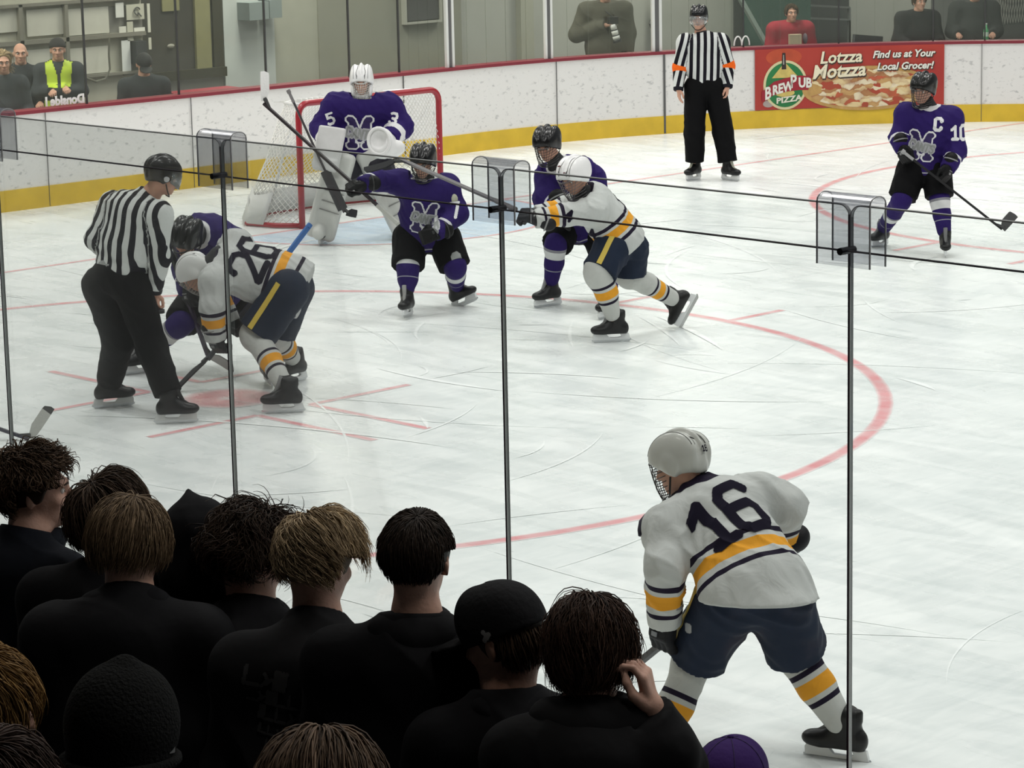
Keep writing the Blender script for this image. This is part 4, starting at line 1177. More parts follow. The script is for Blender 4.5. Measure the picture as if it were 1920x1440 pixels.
m = MB(); m.box((XW + .0, 18.466, 0), (XW + .02, 23.899, 6)); struct(m.build('trim_6', mat('dark_wall', (.16, .165, .16), .7, var=.15)))
# shop window
y0, y1, z0 = 2.510, 3.785, 0.926
m = MB(); m.box((XW + .0, y0, z0), (XW + .02, y1, 4)); w = struct(m.build('window_1', mat('window_dark', (.045, .042, .035), .3, var=.5, vscale=3)))
m = MB(); m.box((XW, y0 - .05, z0 - .12), (XW + .10, y1, z0)); m.box((XW, y1 - .16, z0), (XW + .05, y1, 4)); m.build('window_frame', mat('frame_dark', (.03, .028, .015), .5), w)
m = MB(); m.box((XW + .02, 3.341, z0), (XW + .06, 3.579, 4)); m.box((XW + .02, 2.846, z0 + .75), (XW + .04, 3.113, 4))
m.build('timber', mat('timber', (.20, .19, .09), .7, var=.2), w)
m = MB(); m.ball((XW + .05, 2.946, 1.241), V(.02, .06, .03), 8); m.build('white_glint', mat('glint', (.25, .24, .2), .6), w)  # small pale ball stands in for a glint on the window
# vent and boxes on the wall
m = MB(); m.box((XW + .05, 6.874, 1.308), (XW + .12, 7.449, 3)); t = m.build('wall_vent', mat('vent_dark', (.05, .05, .05), .6, var=.3), None); tag(t, 'dark rectangular opening in the olive wall with a pale frame', 'vent')
m = MB(); a, b, c = 6.855, 7.468, 1.293
m.box((XW + .05, a - .03, c - .03), (XW + .14, b + .03, c)); m.box((XW + .05, a - .03, c), (XW + .14, a, 3)); m.box((XW + .05, b, c), (XW + .14, b + .03, 3)); m.build('vent_frame', mat('vent_frame', (.36, .36, .31), .6), t)
m = MB(); m.box((XW + .05, 4.023, 1.499), (XW + .3, 4.345, 1.723)); m.box((XW + .05, 4.372, 1.506), (XW + .28, 4.574, 1.737))
tag(m.build('wall_box', mat('box_grey', (.20, .235, .23), .5), None), 'grey electrical box high on the pale wall left of the goal', 'box')
# red bench top behind the boards
m = MB(); ya, yb = 1.137, 2.315
m.add([(-4.0, ya, .86), (-4.0, yb, .86), (-4.5, yb, .88), (-4.9, ya + .9, .93), (-4.9, ya, .93), (-4.0, ya, 0), (-4.0, yb, 0), (-4.5, yb, 0), (-4.9, ya + .9, 0), (-4.9, ya, 0)],
      [(0, 1, 2, 3, 4), (9, 8, 7, 6, 5), (0, 5, 6, 1), (1, 6, 7, 2), (2, 7, 8, 3), (3, 8, 9, 4), (4, 9, 5, 0)])
tag(m.build('counter', mat('counter_red', (.30, .02, .04), .4), None), 'dark red counter top behind the end boards under the shop window', 'counter')
# cream shelving with sheets, left
sh = thing('shelf_unit', 'cream wall rack of shelves and paper sheets behind the left onlookers', 'shelf', (XW, 1.218, 0))
m = MB(); m.box((XW, -14, 0), (XW + .05, 2.510, 4)); m.build('back_panel', mat('rack_cream', (.43, .42, .345), .7, var=.15, vscale=4), sh)
for u0, u1, v0, v1 in ((-40, 26, 10, 60), (40, 108, 14, 62), (120, 198, 12, 62), (-40, 26, 78, 120), (118, 198, 84, 134), (40, 60, 84, 140)):
    pass
def sheet(y0, z0, y1, z1, col, nm, d=.06, th=.02):
    m = MB(); m.box((XW + d, min(y0, y1), min(z0, z1)), (XW + d + th, max(y0, y1), max(z0, z1))); return m.build(nm, mat('%s_%.2f' % (nm, col[0]), col, .7, var=.1), sh)
for y0, z0, y1, z1 in ((0.005, 1.886, 0.665, 1.572), (0.787, 1.819, 1.311, 1.500), (1.389, 1.794, 1.991, 1.471), (0.005, 1.423, 0.604, 1.145), (1.374, 1.316, 1.975, 0.992), (0.756, 1.342, 1.094, 1.061)):
    sheet(y0, z0, y1, z1, (.55, .54, .47), 'panel_sheet')
for y0, z0, y1, z1 in ((0.005, 1.898, 2.510, 1.860), (0.005, 1.462, 2.510, 1.411), (1.374, 0.985, 2.510, 0.952), (0.650, 1.892, 0.703, 1.054), (1.311, 1.853, 1.358, 1.004)):
    sheet(y0, z0, y1, z1, (.20, .19, .155), 'shelf_rail', .05, .08)
for y0, z0, y1, z1 in ((2.007, 1.786, 2.510, 1.420), (2.184, 1.349, 2.510, 0.928)): sheet(y0, z0, y1, z1, (.19, .185, .165), 'dark_board', .052, .01)  # thin dark boards close to the back panel
for y0, z0, y1, z1, col in ((*(2.080, 1.832, 2.201, 1.650), (.66, .66, .62)), (*(2.241, 1.799, 2.510, 1.609), (.50, .49, .40)), (*(2.120, 1.537, 2.225, 1.452), (.64, .63, .56)), (*(2.346, 1.508, 2.510, 1.422), (.70, .69, .62)), (*(2.144, 1.364, 2.273, 0.971), (.68, .70, .68)), (*(2.241, 1.589, 2.330, 1.353), (.5, .49, .42)), (*(2.559, 1.794, 2.600, 1.439), (.6, .59, .5)), (*(2.559, 1.373, 2.600, 1.227), (.55, .54, .45))):
    sheet(y0, z0, y1, z1, col, 'posted_sheet', .10, .01)
for y0, z0, y1, z1 in ((2.298, 1.346, 2.461, 1.070),): sheet(y0, z0, y1, z1, (.03, .032, .035), 'black_case', .08, .12)
m = MB(); cy, cz = 2.394, 1.714
m.tube([(XW + .125, cy + .045 * math.cos(a), cz + .045 * math.sin(a)) for a in np.linspace(.4, 5.6, 12)], .009, 5); m.tube([(XW + .125, cy + .01, cz - .02), (XW + .125, cy + .06, cz - .07)], .009, 5)
m.build('round_mark', mat('mark_dark', (.08, .08, .075), .6), sh)
m = MB(); p = [V(-6.900, 1.827, 1.434), V(-6.900, 1.807, 1.241), V(-6.900, 1.812, 1.045), V(-6.900, 1.741, 0.934), V(-6.900, 1.597, 0.912), V(-6.900, 1.442, 0.969)]
m.tube(p, .014, 6); tag(m.build('hanging_hose', mat('hose', (.12, .115, .09), .6), None), 'dark looped hose hanging on the cream rack right of the yellow vest', 'hose')
# right: green-tinted stair glass and rails
m = MB(); ya, yb = 13.175, 14.713
m.box((-6.62, ya, 0), (-6.6, yb, 4)); tag(m.build('tinted_screen', clear('green_tint', (.55, .72, .64), .30, (.20, .33, .28), .04), None), 'green tinted glass screen behind the referee and the onlooker in red', 'screen')
m = MB(); m.bar(V(-6.400, 12.832, 1.334), V(-6.400, 13.451, 0.571), .05, .07); m.build('stair_rail', mat('rail_green', (.36, .44, .39), .5), None)
bpy.data.objects['stair_rail']; tag(bpy.data.objects['stair_rail'], 'pale green slanting stair rail between referee and onlooker in red', 'rail')
for i, (a, b, nm) in enumerate((((V(-6.900, 15.007, 1.051)), (V(-6.900, 16.000, 0.959)), 'upper'), ((V(-6.900, 15.007, 0.854)), (V(-6.900, 16.001, 0.768)), 'lower'))):
    m = MB(); m.bar(a, b, .05, .03)
    for q in (a, b): m.box((q[0] - .02, q[1] - .02, 0), (q[0] + .02, q[1] + .02, q[2]))
    tag(m.build('handrail', mat('rail_grey', (.16, .17, .165), .5), None), '%s dark handrail in the recess right of the onlooker in red' % nm, 'rail', 'handrails in the dark recess')
m = MB(); a, b = V(-7.100, 9.268, 1.052), V(-7.100, 9.279, 1.439)
m.bar(V(-7.000, 11.671, 1.475), V(-7.000, 11.664, 1.011), .06, .10); m.ball(V(-7.000, 11.641, 0.981), V(.06, .10, .09), 8)
tag(m.build('wall_phone', mat('phone_dark', (.08, .08, .078), .5), None), 'dark strap and handset hanging on the wall right of the photographer', 'phone')
# chair back and netting at right
m = MB(); c0, c1, c2 = V(-5.600, 14.511, 0.659), V(-5.600, 15.173, 0.583), V(-5.600, 14.840, 0.702)
m.bar(lerp(c0, c1, .0) + V(0, 0, -.12), lerp(c0, c1, 1.) + V(0, 0, -.12), .05, .30)
for q in (c0, c1): m.box((q[0] - .02, q[1] - .02, 0), (q[0] + .02, q[1] + .02, q[2] - .2))
tag(m.build('chair_back', mat('chair_dark', (.05, .055, .06), .6), None), 'dark chair back showing over the boards left of the seated pair', 'chair')
m = MB(); m.box((-6.5, 19.148, 0.209 - .2), (-6.45, 21.114, 3.2)); t = m.build('plaid_screen', mat('plaid_dark', (.11, .115, .11), .8), None); tag(t, 'dark screen with a pale diamond grid at the far right', 'screen')
m = MB(); ya, yb = 19.148, 21.114
for i in range(30):
    y = ya + i * .075
    if y < yb:
        m.bar((-6.44, y, .5), (-6.44, min(y + .5, yb), 2.6), .004, .012); m.bar((-6.44, max(y - .5, ya), 2.6), (-6.44, y, .5), .004, .012)
m.build('grid_lines', mat('plaid_line', (.34, .34, .31), .8), t)
# arches emblem and lettering on the glass
def text_obj(body, size, M4, material, parent=None, shear=0.0, bold=0.0, ext=.002, name='lettering', sx=1.0, align='LEFT', res=3):
    cu = bpy.data.curves.new(name, 'FONT'); cu.body = body; cu.size = size; cu.shear = shear; cu.offset = bold; cu.extrude = ext; cu.align_x = align; cu.resolution_u = res
    tmp = bpy.data.objects.new(name, cu); C.objects.link(tmp)
    dg = bpy.context.evaluated_depsgraph_get(); me = bpy.data.meshes.new_from_object(tmp.evaluated_get(dg))
    bpy.data.objects.remove(tmp)
    me.materials.clear(); me.materials.append(material)
    o = bpy.data.objects.new(name, me); C.objects.link(o)
    me.transform(M4 @ Matrix.Diagonal((sx, 1, 1, 1)))
    if parent is not None: o.parent = parent; o.matrix_parent_inverse = Matrix.Translation(-world_loc(parent))
    return o
def M4(org, X, Y):
    X = nz(X); Y = nz(Y); Z = np.cross(X, Y)
    return Matrix(((X[0], Y[0], Z[0], org[0]), (X[1], Y[1], Z[1], org[1]), (X[2], Y[2], Z[2], org[2]), (0, 0, 0, 1)))
q, T, Nn = on_path(8.406, off=.07); m = MB()
for k in (0, 1): m.tube([q + T * (k * .105 + .0525 - .0525 * math.cos(a)) + V(0, 0, 1.06 + .115 * math.sin(a)) for a in np.linspace(0, math.pi, 12)], .010, 5)
tag(m.build('arches_emblem', mat('emblem_white', (.8, .8, .78), .5), None), 'small white double arch emblem low on the glass right of the referee', 'emblem')
q, T, Nn = on_path(-0.964, off=.07)
t = text_obj('Donslde l', .13, M4(q + V(0, 0, 1.06), -T, V(0, 0, 1)), mat('emblem_white', (.8, .8, .78)), None, bold=.006, sx=1.0, name='glass_lettering'); tag(t, 'white mirrored sponsor lettering low on the glass at the left picture edge', 'lettering')

# ---- advert panel on the boards
def curve_pts(ya, yb, n):
    return [on_path(y, off=-.016) for y in np.linspace(ya, yb, n)]
AY0, AY1 = 8.582, 10.542
ad = thing('advert_panel', 'red pizza advert panel on the boards behind the captain', 'advert', (*on_path((AY0 + AY1) / 2)[0][:2], .235))
n = 24; pp = curve_pts(AY0, AY1, n); L = np.r_[0, np.cumsum([np.linalg.norm(pp[i + 1][0] - pp[i][0]) for i in range(n - 1)])]; AW = L[-1]
def ad_pt(s, z, lift=0.0):
    s = np.asarray(s, float); z = np.asarray(z, float)
    P = np.array([p[0] for p in pp]); Nn = np.array([p[2] for p in pp])
    x = np.interp(s, L, P[:, 0]) - np.interp(s, L, Nn[:, 0]) * lift; y = np.interp(s, L, P[:, 1]) - np.interp(s, L, Nn[:, 1]) * lift
    return np.stack([x, y, z + 0 * x], -1)
def ad_flat(name, V2, F, material, lift):
    V2 = np.asarray(V2, float); return mesh_obj(name, ad_pt(V2[:, 0], V2[:, 1], lift), F, material, ad, False)
AZ0, AZ1 = .232, ZT - .032; AH = AZ1 - AZ0
m, nt, b = _nodes('advert_red')
tc = nt.nodes.new('ShaderNodeTexCoord'); nn = nt.nodes.new('ShaderNodeTexNoise'); nn.inputs['Scale'].default_value = 1.6; nn.inputs['Detail'].default_value = 4
nt.links.new(tc.outputs['Object'], nn.inputs['Vector'])
nt.links.new(_mix(nt, _math(nt, 'MULTIPLY', nn.outputs[0], .9), (.34, .018, .02), (.52, .07, .04)), b.inputs['Base Color']); b.inputs['Roughness'].default_value = .4
vs = []; fs = []
for i in range(n): vs += [(L[i], AZ0), (L[i], AZ1)]
for i in range(n - 1): fs.append((2 * i, 2 * i + 2, 2 * i + 3, 2 * i + 1))
o = ad_flat('panel', vs, fs, m, .0); sm = o.modifiers.new('thick', 'SOLIDIFY'); sm.thickness = .008; sm.offset = 1
def poly_on_ad(name, poly, material, lift):
    c = np.mean(poly, 0); V2 = [tuple(c)] + list(poly); k = len(poly)
    return ad_flat(name, V2, [(0, 1 + i, 1 + (i + 1) % k) for i in range(k)], material, lift)
def ell(cx, cy, a, b_, n=36): return [(cx + a * math.cos(t), cy + b_ * math.sin(t)) for t in np.linspace(0, 2 * math.pi, n + 1)[:-1]]
U = lambda fx: fx * AW
Zf = lambda fz: AZ0 + fz * AH
# picture fractions measured along the panel
poly_on_ad('flame_patch', ell(U(.155), Zf(.86), .24, .11), mat('ad_orange', (.50, .075, .03), .5, var=.3, vscale=6), .010)
poly_on_ad('logo_ring', ell(U(.163), Zf(.40), .295, .315), mat('ad_cream', (.70, .62, .36), .5), .012)
poly_on_ad('logo_disc', ell(U(.163), Zf(.40), .262, .283), mat('ad_green', (.02, .19, .055), .5, var=.3, vscale=9), .014)
poly_on_ad('logo_glow', [(U(.09), Zf(.52)), (U(.16), Zf(.78)), (U(.235), Zf(.52))], mat('ad_gold', (.62, .48, .14), .5, var=.3, vscale=14), .016)
poly_on_ad('logo_glow', ell(U(.16), Zf(.27), .13, .05), mat('ad_gold', (.62, .48, .14)), .016)
poly_on_ad('bottle_mark', [(U(.143), Zf(.66)), (U(.147), Zf(.93)), (U(.163), Zf(.93)), (U(.168), Zf(.66))], mat('ad_black', (.03, .02, .02), .4), .018)
poly_on_ad('bottle_shine', [(U(.150), Zf(.74)), (U(.151), Zf(.9)), (U(.155), Zf(.9)), (U(.157), Zf(.74))], mat('ad_shine', (.4, .38, .34), .4), .020)
bnd = [(U(.04), Zf(.34)), (U(.17), Zf(.50)), (U(.305), Zf(.60)), (U(.305), Zf(.33)), (U(.16), Zf(.26)), (U(.035), Zf(.06))]
vs = [(U(x), Zf(z)) for x, z in ((.035, .30), (.035, .04 + .10), (.1, .46), (.1, .24), (.17, .52), (.17, .29), (.24, .55), (.24, .31), (.305, .53), (.305, .30))]
ad_flat('logo_band', vs, [(0, 1, 3, 2), (2, 3, 5, 4), (4, 5, 7, 6), (6, 7, 9, 8)], mat('ad_band', (.33, .015, .03), .5), .018)
poly_on_ad('small_seal', ell(U(.072), Zf(.10), .075, .045), mat('ad_greyseal', (.40, .33, .31), .6), .012)
def ad_text(body, x, z, size, col, nm, shear=0.0, bold=.0, rise=0.0, sx=1.0, lift=.024, arc=None):
    cu = bpy.data.curves.new(nm, 'FONT'); cu.body = body; cu.size = size; cu.shear = shear; cu.offset = bold; cu.resolution_u = 2
    tmp = bpy.data.objects.new(nm, cu); C.objects.link(tmp)
    dg = bpy.context.evaluated_depsgraph_get(); me = bpy.data.meshes.new_from_object(tmp.evaluated_get(dg)); bpy.data.objects.remove(tmp)
    co = np.zeros(len(me.vertices) * 3); me.vertices.foreach_get('co', co); co = co.reshape(-1, 3)
    px = co[:, 0] * sx; pz = co[:, 1] + rise * px + (arc[0] * np.sin(px / arc[1]) if arc else 0)
    P = ad_pt(U(x) + px, Zf(z) + pz, lift)
    me.vertices.foreach_set('co', P.astype(np.float32).ravel()); me.materials.clear(); me.materials.append(mat('adtext_%.2f_%.2f' % (col[0], col[1]), col, .5)); me.update()
    o = bpy.data.objects.new(nm, me); C.objects.link(o); o.parent = ad; o.matrix_parent_inverse = Matrix.Translation(-world_loc(ad)); return o
WH = (.80, .79, .72)
for (bd, x, z, s, b_, r, sx) in (('Lotzza', .345, .735, .215, .005, .02, .98), ('Motzza', .305, .485, .245, .006, .04, .98)):
    ad_text(bd, x + .003, z - .02, s, (.05, .03, .02), 'slogan_shadow', .18, b_ + .004, r, sx, .022)
    ad_text(bd, x, z, s, (.85, .78, .58), 'slogan', .18, b_, r, sx, .026)
for bd, x, z in (('Find us at Your', .625, .80), ('Local Grocer!', .648, .60)):
    ad_text(bd, x + .003, z - .012, .128, (.05, .03, .03), 'tagline_shadow', .25, .008, .01, 1.0, .022)
    ad_text(bd, x, z, .128, WH, 'tagline', .25, .0040, .01, 1.0, .026)
ad_text('B', .05, .17, .215, WH, 'brand_word', 0, .007, .30, .72, .024); ad_text('REW', .092, .245, .165, WH, 'brand_word', 0, .007, .22, .78, .024)
ad_text('P', .188, .355, .23, WH, 'brand_word', 0, .007, .05, .72, .024); ad_text('UB', .232, .36, .17, WH, 'brand_word', 0, .007, -.05, .82, .024)
ad_text('PIZZA', .113, .10, .10, (.75, .72, .6), 'brand_word', 0, .004, .10, 1.25, .024)
# the pizza
pz = [(U(.43 + .0) + 0, 0)]
def pizza(a, b_): return ell(U(.60), Zf(.305), a, b_, 48)
poly_on_ad('pizza_crust', pizza(.86, .285), mat('ad_crust', (.50, .30, .10), .6, var=.35, vscale=12), .014)
m, nt, b = _nodes('pizza_topping')
tc = nt.nodes.new('ShaderNodeTexCoord'); dn = nt.nodes.new('ShaderNodeTexNoise'); dn.inputs['Scale'].default_value = 9
nt.links.new(tc.outputs['Object'], dn.inputs['Vector'])
vm = nt.nodes.new('ShaderNodeVectorMath'); vm.operation = 'MULTIPLY_ADD'; vm.inputs[1].default_value = (.12, .12, .12); nt.links.new(dn.outputs[1], vm.inputs[0]); nt.links.new(tc.outputs['Object'], vm.inputs[2])
mp = nt.nodes.new('ShaderNodeMapping'); mp.inputs['Scale'].default_value = (7, 7, 20); nt.links.new(vm.outputs[0], mp.inputs[0])
vo = nt.nodes.new('ShaderNodeTexVoronoi'); vo.inputs['Scale'].default_value = 1.0; nt.links.new(mp.outputs[0], vo.inputs['Vector'])
sp = nt.nodes.new('ShaderNodeSeparateColor'); nt.links.new(vo.outputs['Color'], sp.inputs[0])
cr = nt.nodes.new('ShaderNodeValToRGB'); cr.color_ramp.interpolation = 'CONSTANT'; el = cr.color_ramp.elements
el[0].color = (.72, .56, .30, 1); el[1].position = .86; el[1].color = (.42, .20, .08, 1)
for p_, c_ in ((.2, (.40, .06, .03, 1)), (.36, (.78, .68, .48, 1)), (.52, (.55, .33, .13, 1)), (.64, (.52, .11, .05, 1)), (.74, (.76, .62, .36, 1))): e = el.new(p_); e.color = c_
nt.links.new(sp.outputs[0], cr.inputs[0])
dk = _math(nt, 'MULTIPLY_ADD', vo.outputs['Distance'], 1.1, -.42)
nt.links.new(_mix(nt, dk, cr.outputs[0], (.28, .09, .04)), b.inputs['Base Color']); b.inputs['Roughness'].default_value = .6
poly_on_ad('pizza', pizza(.80, .245), m, .017)

# ---------------------------------------------------------------- people on the ice
NAVY, ORG, WHT = (.010, .006, .020), (.72, .32, .025), (.50, .51, .495)
PUR = (.020, .009, .092)
white_jersey = knit('jersey_white', WHT, [(.12, .147, NAVY), (.170, .232, ORG), (.252, .278, NAVY)], [(.055, .075, NAVY), (.105, .165, ORG), (.19, .215, NAVY)], NAVY)
white_sock = knit('sock_white', (.50, .505, .48), [(.085, .107, NAVY), (.13, .198, ORG), (.222, .246, NAVY)])
navy_pants = mat('pants_navy', (.008, .015, .034), .7, bump=.3, bscale=12, var=.3, vscale=6, spec=.2)
black_pants = mat('pants_black', (.0035, .0035, .004), .8, bump=.3, bscale=12, spec=.12)
purple_jersey = knit('jersey_purple', PUR, [(.02, .035, (.35, .35, .38))], [(.11, .135, (.62, .62, .64))], (.60, .60, .60))
purple_sock = knit('sock_purple', PUR, [(.06, .068, (.3, .3, .33)), (.165, .235, (.62, .63, .62)), (.235, .26, (.22, .22, .24))])
num_dark = mat('number_dark', (.008, .006, .016), .8, spec=.08)
num_white = mat('number_white', (.70, .70, .70), .7)
logo_grey = mat('logo_grey', (.26, .27, .26), .7)
logo_purple = mat('logo_purple', (.018, .006, .075), .7)
gold = mat('pants_gold', (.58, .42, .06), .6)

def band_on(parent, a, b, side, w, field, m_, nm, cell=.008):
    """stripe laid down a limb between a and b on the side it faces"""
    Y = nz(a - b); N = nz(side - Y * (side @ Y)); X = nz(np.cross(Y, N))
    L = np.linalg.norm(a - b)
    return decal(nm, lambda x, y: (abs(x) < w / 2), b, X, Y, w + 2 * cell, L, cell, field, m_, parent, .004, -w / 2 - cell, 0)
def mlogo(parent, c, X, Y, f, size=.2, cell=.006):
    X = nz(X); Y = nz(Y)
    number(parent, 'M', c, X, Y, size, size * .115, f, logo_purple, cell, 0, .3, 'crest', outline=size * .065, omat=num_white)
    number(parent, 'CANTS', c - Y * size * .02, nz(X - Y * .12), Y, size * .33, size * .035, f, logo_grey, cell * .6, .15, .25, 'crest_word', outline=size * .05, omat=mat('logo_light', (.42, .42, .44), .7), lift=.009)

def linesman():
    t = thing('person', 'linesman in striped shirt and black trousers leaning over the faceoff, seen from behind', 'person', V(6.089, -7.490, 0.000))
    up = V(0, 0, 1)
    j = Jt(hd=V(6.358, -7.371, 1.647), f=V(0.271, 0.932, -0.350), u=V(0.101, 0.250, 1.000), nk=V(6.282, -7.422, 1.522), ch=V(6.209, -7.498, 1.399), pv=V(6.115, -7.597, 0.999),
          sl=V(5.998, -7.530, 1.428), el=V(5.953, -7.650, 1.221), wl=V(5.896, -7.507, 1.082), sr=V(6.406, -7.466, 1.397), er=V(6.397, -7.447, 1.130), wr=V(6.290, -7.443, 0.867),
          gl=V(0.124, 0.851, -0.300), gr=V(-0.038, 0.105, -1.000), pl=V(-0.216, 0.208, 0.900), pr=V(-0.234, 1.056, 0.000), cr=.7,
          hl=V(5.959, -7.629, 0.904), hr=V(6.233, -7.575, 0.907), kl=V(6.001, -7.542, 0.513), kr=V(6.287, -7.475, 0.501), al=V(5.713, -7.438, 0.000) + up * .15, ar=V(6.474, -7.479, 0.000) + up * .15)
    body(t, j, h=.009, legs=True)
    neck_guard(t, j, up=.01, r=.062)
    o, f, (S, ax, N) = shirt(t, j, zebra('zebra_plain'), 'striped_shirt', h=.010, hem=-.02, sz=(.215, .15), hemsz=(.175, .13), slv=(.092, .072, .055), fold=.005, cuff=.0, waist=(.20, .15), fs=34)
    p, pf = pants(t, j, mat('trousers_black', (.0035, .0035, .004), .8, bump=.35, bscale=9, spec=.12), r=(.128, .108, .092), waist=.16, knee=1.86, fold=.005, name='trousers')
    decal('waistband_label', lambda x, y: (x > 0), j.pv - S * .075 + ax * .045, S, ax, .1, .026, .008, pf, mat('label_grey', (.30, .31, .30), .6), p)
    helmet(t, j.hd, j.f, j.u, (.012, .012, .013), visor=True, vent=(.10, .10, .10))
    m = MB(); M = frame(j.f, j.u)
    m.ball(j.hd + M @ V(.101, -.01, -.012), V(.004, .021, .021), 12, M)
    m.build('helmet_roundel', mat('roundel', (.42, .42, .42), .5), t, True)
    for a, tv in ((j.al, V(0.440, 0.964, 0.000)), (j.ar, V(0.620, 0.791, 0.000))):
        skate(t, a, tv, up, (.012, .012, .013), accent=(.02, .02, .02), holder=(.62, .63, .62))
    pk = MB(); c = j.wr + V(0.021, 0.022, -0.130); pk.tube([c - V(0, 0, .012), c + V(0, 0, .012)], .038, 20)
    tag(pk.build('puck', mat('rubber_black', (.01, .01, .01), .5), None, True), 'black puck in the lowered right hand of the linesman', 'puck')
linesman()

def white26():
    t = thing('person', 'white player number 26 bent over the faceoff dot with orange and navy stripes', 'person', V(6.789, -6.779, 0.000))
    up = V(0, 0, 1)
    j = Jt(hd=V(5.945, -6.825, 0.885), f=V(-0.501, -0.378, -0.850), u=V(-0.555, -0.507, 0.600), nk=V(6.029, -6.709, 0.961), ch=V(6.110, -6.625, 0.929), pv=V(6.383, -6.383, 0.806), hem=V(6.476, -6.286, 0.721),
          sl=V(6.163, -6.829, 0.848), el=V(6.203, -6.888, 0.686), wl=V(6.178, -6.857, 0.466), sr=V(6.042, -6.536, 1.062), er=V(5.796, -6.591, 0.811), wr=V(5.925, -6.528, 0.512),
          gl=V(0.032, 0.177, -1.000), gr=V(0.346, 0.361, -1.000), pl=V(-0.090, 0.918, 0.000), pr=V(0.921, -0.052, 0.000),
          hl=V(6.483, -6.452, 0.770), hr=V(6.307, -6.260, 0.745), kl=V(6.353, -6.645, 0.457), kr=V(6.182, -6.333, 0.392), al=V(6.790, -6.756, 0.000) + V(0.014, 0.014, 0.150), ar=V(5.992, -6.023, 0.000) + V(0.014, 0.014, 0.150), yoke=.10)
    body(t, j, h=.014, hands=False)
    neck_guard(t, j)
    o, f, (S, ax, N) = shirt(t, j, white_jersey, h=.010, sz=(.225, .155), hemsz=(.215, .18), slv=(.10, .085, .078), waist=(.21, .17), collar=.115, cuff=.02)
    ctr = lerp(j.ch, j.pv, .34)
    number(o, '26', ctr, S, ax, .25, .021, f, num_dark, .005, gap=.22)
    for s_, nm in ((j.sl, '2'), ): pass
    p, pf = pants(t, j, navy_pants, r=(.15, .145, .12), waist=.165, knee=.86, fold=.003)
    band_on(p, j.hl + up * .02, lerp(j.hl, j.kl, .93), V(0.302, -0.913, 0.100), .04, pf, gold, 'gold_stripe')
    for k, a, tv in ((j.kl, j.al, V(-0.635, -0.777, 0.000)), (j.kr, j.ar, V(0.124, -0.881, 0.000))):
        sock(t, k, a, white_sock, fwd=V(-0.692, -0.722, 0.000), r=(.092, .082, .062))
        skate(t, a, tv, up, (.03, .03, .032), accent=(.3, .3, .3))
    helmet(t, j.hd, j.f, j.u, (.74, .74, .72), cage=True, vent=(.02, .02, .02), cagec=(.25, .24, .22))
    glove(t, j.wl, V(0.027, 0.390, -1.000), V(-0.124, 0.881, 0.000), -1, (.014, .014, .016), (.3, .3, .3))
    glove(t, j.wr, V(0.698, 0.439, -0.800), V(0.921, -0.052, 0.000), 1, (.014, .014, .016), (.3, .3, .3))
white26()
stick('stick with blue taped butt held low by white number 26, dark blade on the ice', V(5.789, -6.650, 0.208), V(-0.426, -0.589, -0.620), V(5.842, -5.700, 1.081), (.012, .012, .02), (.01, .01, .012), (.03, .14, .42), blade=.29, curve=.02, bh=.06, grip_len=.26)

def purple_faceoff():
    t = thing('person', 'crouched purple player taking the faceoff, half hidden behind the linesman', 'person', V(5.159, -6.439, 0.000))
    up = V(0, 0, 1)
    j = Jt(hd=V(5.472, -6.526, 1.046), f=V(0.205, -0.682, -0.750), u=V(0.472, -0.591, 0.620), nk=V(5.434, -6.392, 1.058), ch=V(5.392, -6.263, 1.039), pv=V(5.134, -5.982, 0.667),
          sl=V(5.552, -6.169, 0.985), el=V(5.536, -6.113, 0.685), wl=V(5.529, -6.336, 0.500), sr=V(5.165, -6.283, 1.002), er=V(5.163, -6.328, 0.772), wr=V(5.354, -6.447, 0.663),
          gl=V(-0.415, -0.433, -0.800), gr=V(0.211, 0.075, -1.000), pl=V(0.159, -0.845, 0.000), pr=V(-0.159, 0.845, 0.000),
          hl=V(5.271, -5.956, 0.579), hr=V(5.122, -6.111, 0.583), kl=V(5.521, -6.056, 0.383), kr=V(5.229, -6.433, 0.390), al=V(5.942, -6.218, 0.000) + V(-0.014, 0.014, 0.150), ar=V(4.893, -6.530, 0.000) + V(-0.014, 0.014, 0.150), yoke=9)
    body(t, j, h=.015, hands=False)
    neck_guard(t, j)
    o, f, (S, ax, N) = shirt(t, j, purple_jersey, h=.011, sz=(.225, .155), hemsz=(.2, .17), slv=(.10, .085, .075), collar=.105)
    p, pf = pants(t, j, black_pants, r=(.145, .135, .115), waist=.16, knee=.88)
    for k, a, tv in ((j.kl, j.al, V(0.823, -0.443, 0.000)), (j.kr, j.ar, V(-0.193, -0.923, 0.000))):
        sock(t, k, a, purple_sock, fwd=V(0.722, -0.692, 0.000), r=(.09, .08, .06)); skate(t, a, tv, up, accent=(.4, .4, .4))
    helmet(t, j.hd, j.f, j.u, (.014, .015, .013), cage=True, vent=(.08, .08, .08), s=1.12)
    glove(t, j.wr, V(0.176, 0.039, -1.000), V(0.055, 0.779, 0.000), 1, (.012, .012, .013), (.3, .3, .3)); glove(t, j.wl, V(-0.415, -0.433, -0.800), V(0.159, -0.845, 0.000), -1, (.012, .012, .013), (.3, .3, .3))
purple_faceoff()
stick('stick of the crouched purple player, white taped blade under white number 26', V(5.342, -6.272, 0.128), V(0.798, 0.399, -0.420), V(5.355, -6.576, 0.926), (.02, .008, .035), (.52, .52, .50), (.02, .02, .02), blade=.22, curve=.025, bh=.075)

